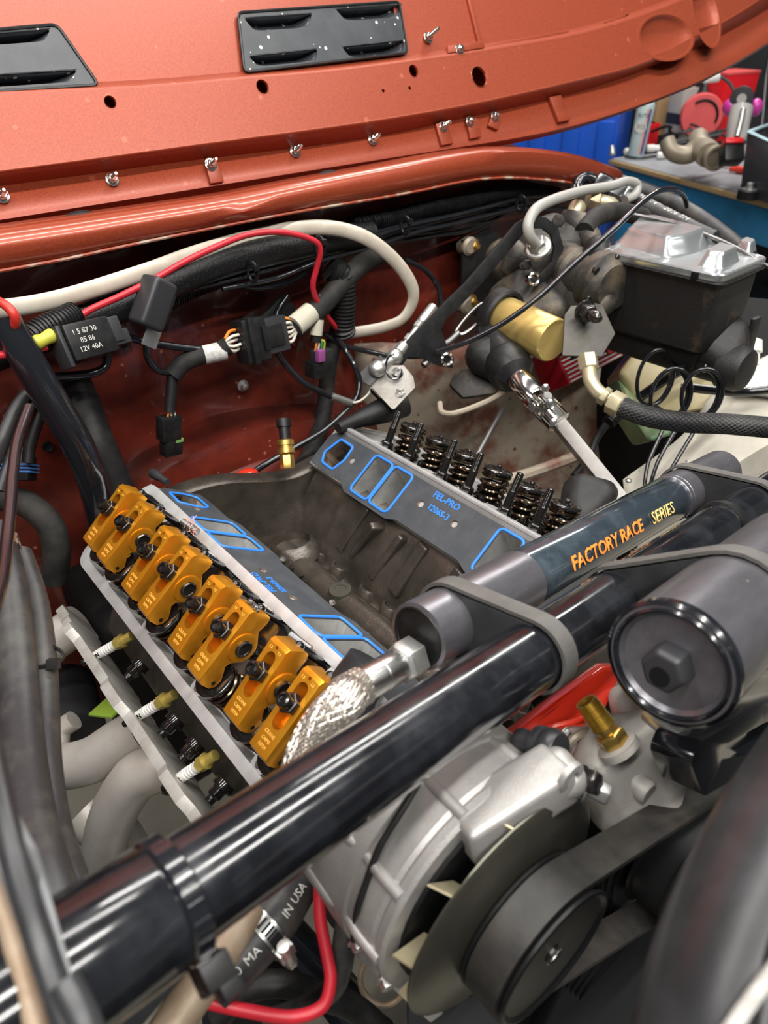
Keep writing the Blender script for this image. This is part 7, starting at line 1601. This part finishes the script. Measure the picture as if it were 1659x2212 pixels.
text('can_print', 'BLITZ', p + vd * 0.039 + ax * 0.178 - sx_ * 0.004, sx_, ax, 0.020, 'dark_grey', can)
def block(name, px, py, w_, d_, h_, mat, label, cat, rot=0, tap=1.0):
    p = on(px, py); X = (BU * math.cos(rot) + BN * math.sin(rot)); Y = UZ.cross(X)
    b4 = [p + X * (sx * w_ / 2) + Y * (sy * d_ / 2) for sx, sy in ((-1, -1), (1, -1), (1, 1), (-1, 1))]; t4 = [p + X * (sx * w_ / 2 * tap) + Y * (sy * d_ / 2 * tap) + UZ * h_ for sx, sy in ((-1, -1), (1, -1), (1, 1), (-1, 1))]
    root = thing(name, p, label, cat); g = G(); g.add(b4 + t4, [(3, 2, 1, 0), (4, 5, 6, 7), (0, 1, 5, 4), (1, 2, 6, 5), (2, 3, 7, 6), (3, 0, 4, 7)]); obj(name + '_body', g, mat, root, bevel=0.003)
    return root, p, X, Y
r_, p, X, Y = block('cardboard_box', 1425, 285, 0.20, 0.22, 0.30, 'cardboard', 'brown cardboard box behind the aerosol can', 'box')
g = G(); g.box(p + UZ * 0.304, (0.20, 0.06, 0.004), (X, Y, UZ)); obj('box_tape', g, 'manifold', r_)
r_, p, X, Y = block('parts_carton', 1392, 312, 0.09, 0.09, 0.10, 'red_plastic', 'small red carton left of the aerosol can', 'carton')
g = G(); g.box(p + UZ * 0.085, (0.094, 0.094, 0.03), (X, Y, UZ)); obj('carton_lid', g, 'red_plastic', r_, bevel=0.003)
r_, p, X, Y = block('oil_tin', 1462, 300, 0.11, 0.09, 0.24, 'clear_grey', 'grey and white oil tin with dark label band', 'tin')
g = G(); g.box(p + UZ * 0.10, (0.113, 0.093, 0.05), (X, Y, UZ)); obj('label_band', g, 'dark_grey', r_); g = G(); g.cyl(p + UZ * 0.24, UZ, 0.02, 0.03, 18); obj('tin_cap', g, 'red_plastic', r_)
r_, p, X, Y = block('red_bin', 1552, 300, 0.16, 0.16, 0.30, 'red_plastic', 'bright red plastic bin behind the vacuum cleaner', 'bin', tap=1.18)
g = G(); g.box(p + UZ * 0.302, (0.195, 0.195, 0.012), (X, Y, UZ)); obj('bin_rim', g, 'pink_red', r_, bevel=0.003)
# black bottle
p = on(1503, 300); r_ = thing('black_bottle', p, 'black squeeze bottle between the oil tin and the red bin', 'bottle'); g = G(); g.lathe([(0.045, 0), (0.048, 0.01), (0.048, 0.20), (0.022, 0.25), (0.02, 0.27)], p, UZ, 26); obj('bottle_body', g, 'black_plastic', r_); g = G(); g.cyl(p + UZ * 0.268, UZ, 0.024, 0.045, 20); obj('bottle_cap', g, 'black', r_)
# pink-red round reel
p = on(1505, 305); c = p + UZ * 0.115 + (CAM - p).normalized() * 0.10; r_ = thing('hose_reel', p + (CAM - p).normalized() * 0.08, 'red round reel with a black strap on the bench', 'reel'); d = V((-0.8, -0.6, 0.05)).normalized()
g = G(); g.lathe([(0.02, -0.045), (0.095, -0.045), (0.10, -0.03), (0.10, 0.03), (0.095, 0.04), (0.03, 0.04)], c, d, 36); obj('reel_drum', g, 'pink_red', r_)
x, y, z = frame(d); g = G(); g.tube([c + z * 0.045 + x * (0.07 * math.cos(a)) + y * (0.07 * math.sin(a)) for a in [-.4 + 2.6 * k / 12 for k in range(13)]], 0.006, 8, smooth=False); obj('reel_strap', g, 'black', r_)
# tangle of black tools and cables
for k in range(8):
    a = on(1405 + 20 * k + random.uniform(-4, 4), random.uniform(308, 325)); pts = [a + UZ * random.uniform(.02, .10)]
    for j in range(4): pts.append(pts[-1] + BU * random.uniform(-.02, .10) + BN * random.uniform(-.03, .05) + UZ * random.uniform(-.03, .035))
    for q_ in pts: q_.z = max(q_.z, 0.935)
    hose('bench_cable', pts, random.uniform(.005, .010), 'dark_grey' if k % 3 else 'black_rubber', 'dark cable in the bench tangle, %s' % ('nearest the aerosol can', 'second from the aerosol can', 'third from the aerosol can', 'fourth from the aerosol can', 'fourth from the red bin', 'third from the red bin', 'second from the red bin', 'nearest the red bin')[k], 'cable', group='tangled cables on the bench', n=5, seg=8)
# exhaust manifold
em = thing('exhaust_manifold', on(1510, 345), 'tan cast exhaust manifold with a big round outlet lying on the bench', 'manifold')
mp_ = lambda px, py, dz: Pd(px, py, 2.95 - dz)
g = G(); g.tube([mp_(1440, 302, 0), mp_(1452, 328, 0), mp_(1480, 335, 0), mp_(1510, 322, 0.02), mp_(1530, 335, 0.08)], [0.030, 0.032, 0.036, 0.042, 0.046], 20, n=6); obj('runner', g, 'manifold', em)
g = G(); g.tube([mp_(1508, 298, -0.05), mp_(1512, 315, 0), mp_(1530, 325, 0.02), mp_(1540, 342, 0.08)], 0.040, 20, n=6); obj('runner', g, 'manifold', em)
oc = mp_(1547, 342, 0.10); od = ((CAM - oc).normalized() + CX * 0.45 + CY * 0.2).normalized()
g = G(); g.lathe([(0.045, -0.10), (0.046, -0.02), (0.048, 0.0), (0.044, 0.003), (0.036, 0.002), (0.036, -0.06)], oc, od, 32, caps=False); obj('outlet', g, 'manifold', em)
g = G(); g.lathe([(0.0365, -0.05), (0.0002, -0.05)], oc, od, 28, caps=False); obj('outlet_dark', g, 'black', em)
g = G(); g.prism([mp_(1428, 308, 0), mp_(1560, 278, -.05), mp_(1562, 285, -.05), mp_(1430, 316, 0)], CZ * 0.02); obj('manifold_flange', g, 'alum_dark', em, bevel=0.002)
# cordless vacuum cleaner
vc = thing('vacuum_cleaner', on(1590, 350), 'grey and magenta cordless vacuum cleaner standing on the bench', 'vacuum cleaner')
vp = lambda px, py, dz=0: Pd(px, py, 2.75 + dz)
c = vp(1602, 213); d = (CAM - c).normalized()
g = G(); g.lathe([(0.030, -0.06), (0.0415, -0.05), (0.0425, 0.0), (0.040, 0.006), (0.018, 0.0075), (0.017, 0.006), (0.0002, 0.006)], c, d, 36); obj('filter_head', g, 'dark_grey', vc)
g = G(); g.cyl(c + d * 0.006, d, 0.017, 0.003, 24); obj('head_badge', g, 'clear_grey', vc)
for px in (1576, 1632): g = G(); g.sph(vp(px, 232, 0.04), 0.026, (1, 1, 1.2)); obj('cyclone', g, 'magenta', vc)
g = G(); g.tube([vp(1602, 235, .02), vp(1595, 270, .02), vp(1590, 310, .02)], [0.042, 0.040, 0.036], 24, n=5); obj('dust_bin', g, 'clear_grey', vc)
g = G(); g.tube([vp(1606, 235, -.03), vp(1600, 265, -.03), vp(1592, 296, -.03)], 0.010, 14, n=4); obj('handle', g, 'zinc', vc)
g = G(); g.box(vp(1580, 332), (0.075, 0.06, 0.075), (CX, CZ, CY)); obj('battery', g, 'black_plastic', vc, bevel=0.008)
g = G(); g.box(vp(1582, 308, -.02), (0.066, 0.04, 0.020), (CX, CZ, CY)); obj('battery_label', g, 'red_plastic', vc, bevel=0.004)
# dark tub with pale blue rim
tb_ = thing('parts_tub', on(1640, 350), 'dark tub with a pale blue rim at the right edge of the bench', 'tub')
vq = lambda px, py, d_: Pd(px, py, d_)
q = [vq(1618, 285, 2.62), vq(1720, 330, 2.4), vq(1760, 300, 2.7), vq(1660, 270, 2.85)]; b_ = [V((p.x, p.y, 0.926)) + V(((sum(q, V((0, 0, 0))) / 4 - p).x * 0.15, (sum(q, V((0, 0, 0))) / 4 - p).y * 0.15, 0)) for p in q]
g = G(); g.add(q + b_, [(0, 1, 5, 4), (1, 2, 6, 5), (2, 3, 7, 6), (3, 0, 4, 7), (4, 5, 6, 7)]); o = obj('tub_body', g, 'dark_grey', tb_, recalc=False); sw = o.modifiers.new('s', 'SOLIDIFY'); sw.thickness = 0.004
g = G(); g.tube(q, 0.007, 10, smooth=False, closed=True); obj('tub_rim', g, 'pale_blue', tb_)
# knurled black cap with metal stem
kc = thing('knurled_cap', on(1630, 372), 'knurled black cap with a bright metal stem on the bench', 'cap'); p = Pd(1628, 368, 2.62); p.z = 0.922
pr_ = []
g = G(); g.lathe([(0.036, 0), (0.036, 0.030), (0.034, 0.032)], p, UZ, 40); obj('cap_body', g, 'black_plastic', kc)
for k in range(24):
    a = 2 * PI * k / 24; g = G(); g.box(p + V((math.cos(a) * 0.0365, math.sin(a) * 0.0365, 0.015)), (0.004, 0.004, 0.028), (V((math.cos(a), math.sin(a), 0)), V((-math.sin(a), math.cos(a), 0)), UZ)); obj('knurl', g, 'black_plastic', kc)
g = G(); g.lathe([(0.030, 0.032), (0.030, 0.036), (0.012, 0.037), (0.012, 0.055), (0.009, 0.057)], p, UZ, 24); obj('metal_stem', g, 'zinc', kc)
# red screwdriver
sd2 = thing('screwdriver', on(1605, 380), 'red-handled screwdriver lying on the bench edge', 'screwdriver')
a, b = on(1575, 372) + UZ * 0.014, on(1640, 380) + UZ * 0.014; ax = (b - a); L = ax.length; ax.normalize()
g = G(); g.lathe([(0.006, 0), (0.012, 0.004), (0.010, 0.02), (0.0145, 0.035), (0.0145, L - .012), (0.010, L)], a, ax, 12); obj('handle', g, 'screw_red', sd2)
g = G(); g.rod(a - ax * 0.09, a, 0.003, 8); obj('blade', g, 'steel', sd2)
# white odds and ends
for k, (px, py, px2, py2, r_, m_, lb) in enumerate(((1418, 344, 1442, 340, .016, 'white', 'white plastic plug lying in front of the manifold'), (1395, 330, 1425, 322, .018, 'white', 'white plastic fitting beside the aerosol can'), (1322, 342, 1322, 315, .014, 'zinc', 'silver cylinder standing at the left bench corner'), (1650, 388, 1672, 376, .010, 'yellow_grn', 'pale yellow plug at the right end of the bench'), (1348, 336, 1368, 318, .016, 'white', 'crumpled white rag at the left bench end'))):
    a = on(px, py) + UZ * r_; b = Pd(px2, py2, (a - CAM).dot(CZ)); 
    if k != 2: b.z = a.z
    g = G(); ax = (b - a); L = ax.length; g.lathe([(r_ * .7, 0), (r_, L * .08), (r_, L * .55), (r_ * .8, L * .6), (r_ * .8, L * .95), (r_ * .6, L)], a, ax, 14); o = obj('bench_fitting', g, m_); tag(o, lb, 'fitting')
hose('trolley_cable', [on(1350, 342) + UZ * .008, on(1380, 346) + UZ * .008, on(1410, 342) + UZ * .008, on(1430, 340) + UZ * .008], 0.006, 'dark_grey', 'dark cable lying along the front of the bench top', 'cable', n=5, seg=8)
# gooseneck lamp with white head behind
gl = thing('inspection_lamp', on(1650, 300), 'black stand with a white lamp head above the red bin', 'lamp')
g = G(); g.tube(D([(1640, 330, 3.0), (1648, 250, 3.05), (1655, 170, 3.1), (1662, 130, 3.1)]), 0.012, 12, n=5); obj('stand', g, 'black_plastic', gl)
g = G(); g.tube(D([(1590, 215, 3.1), (1580, 185, 3.1), (1560, 168, 3.1), (1545, 168, 3.1)]), 0.007, 10, n=5); obj('gooseneck', g, 'dark_grey', gl)
g = G(); g.tube(D([(1520, 175, 3.1), (1550, 165, 3.1)]), [0.010, 0.022], 14, n=3); obj('lamp_head', g, 'white', gl)
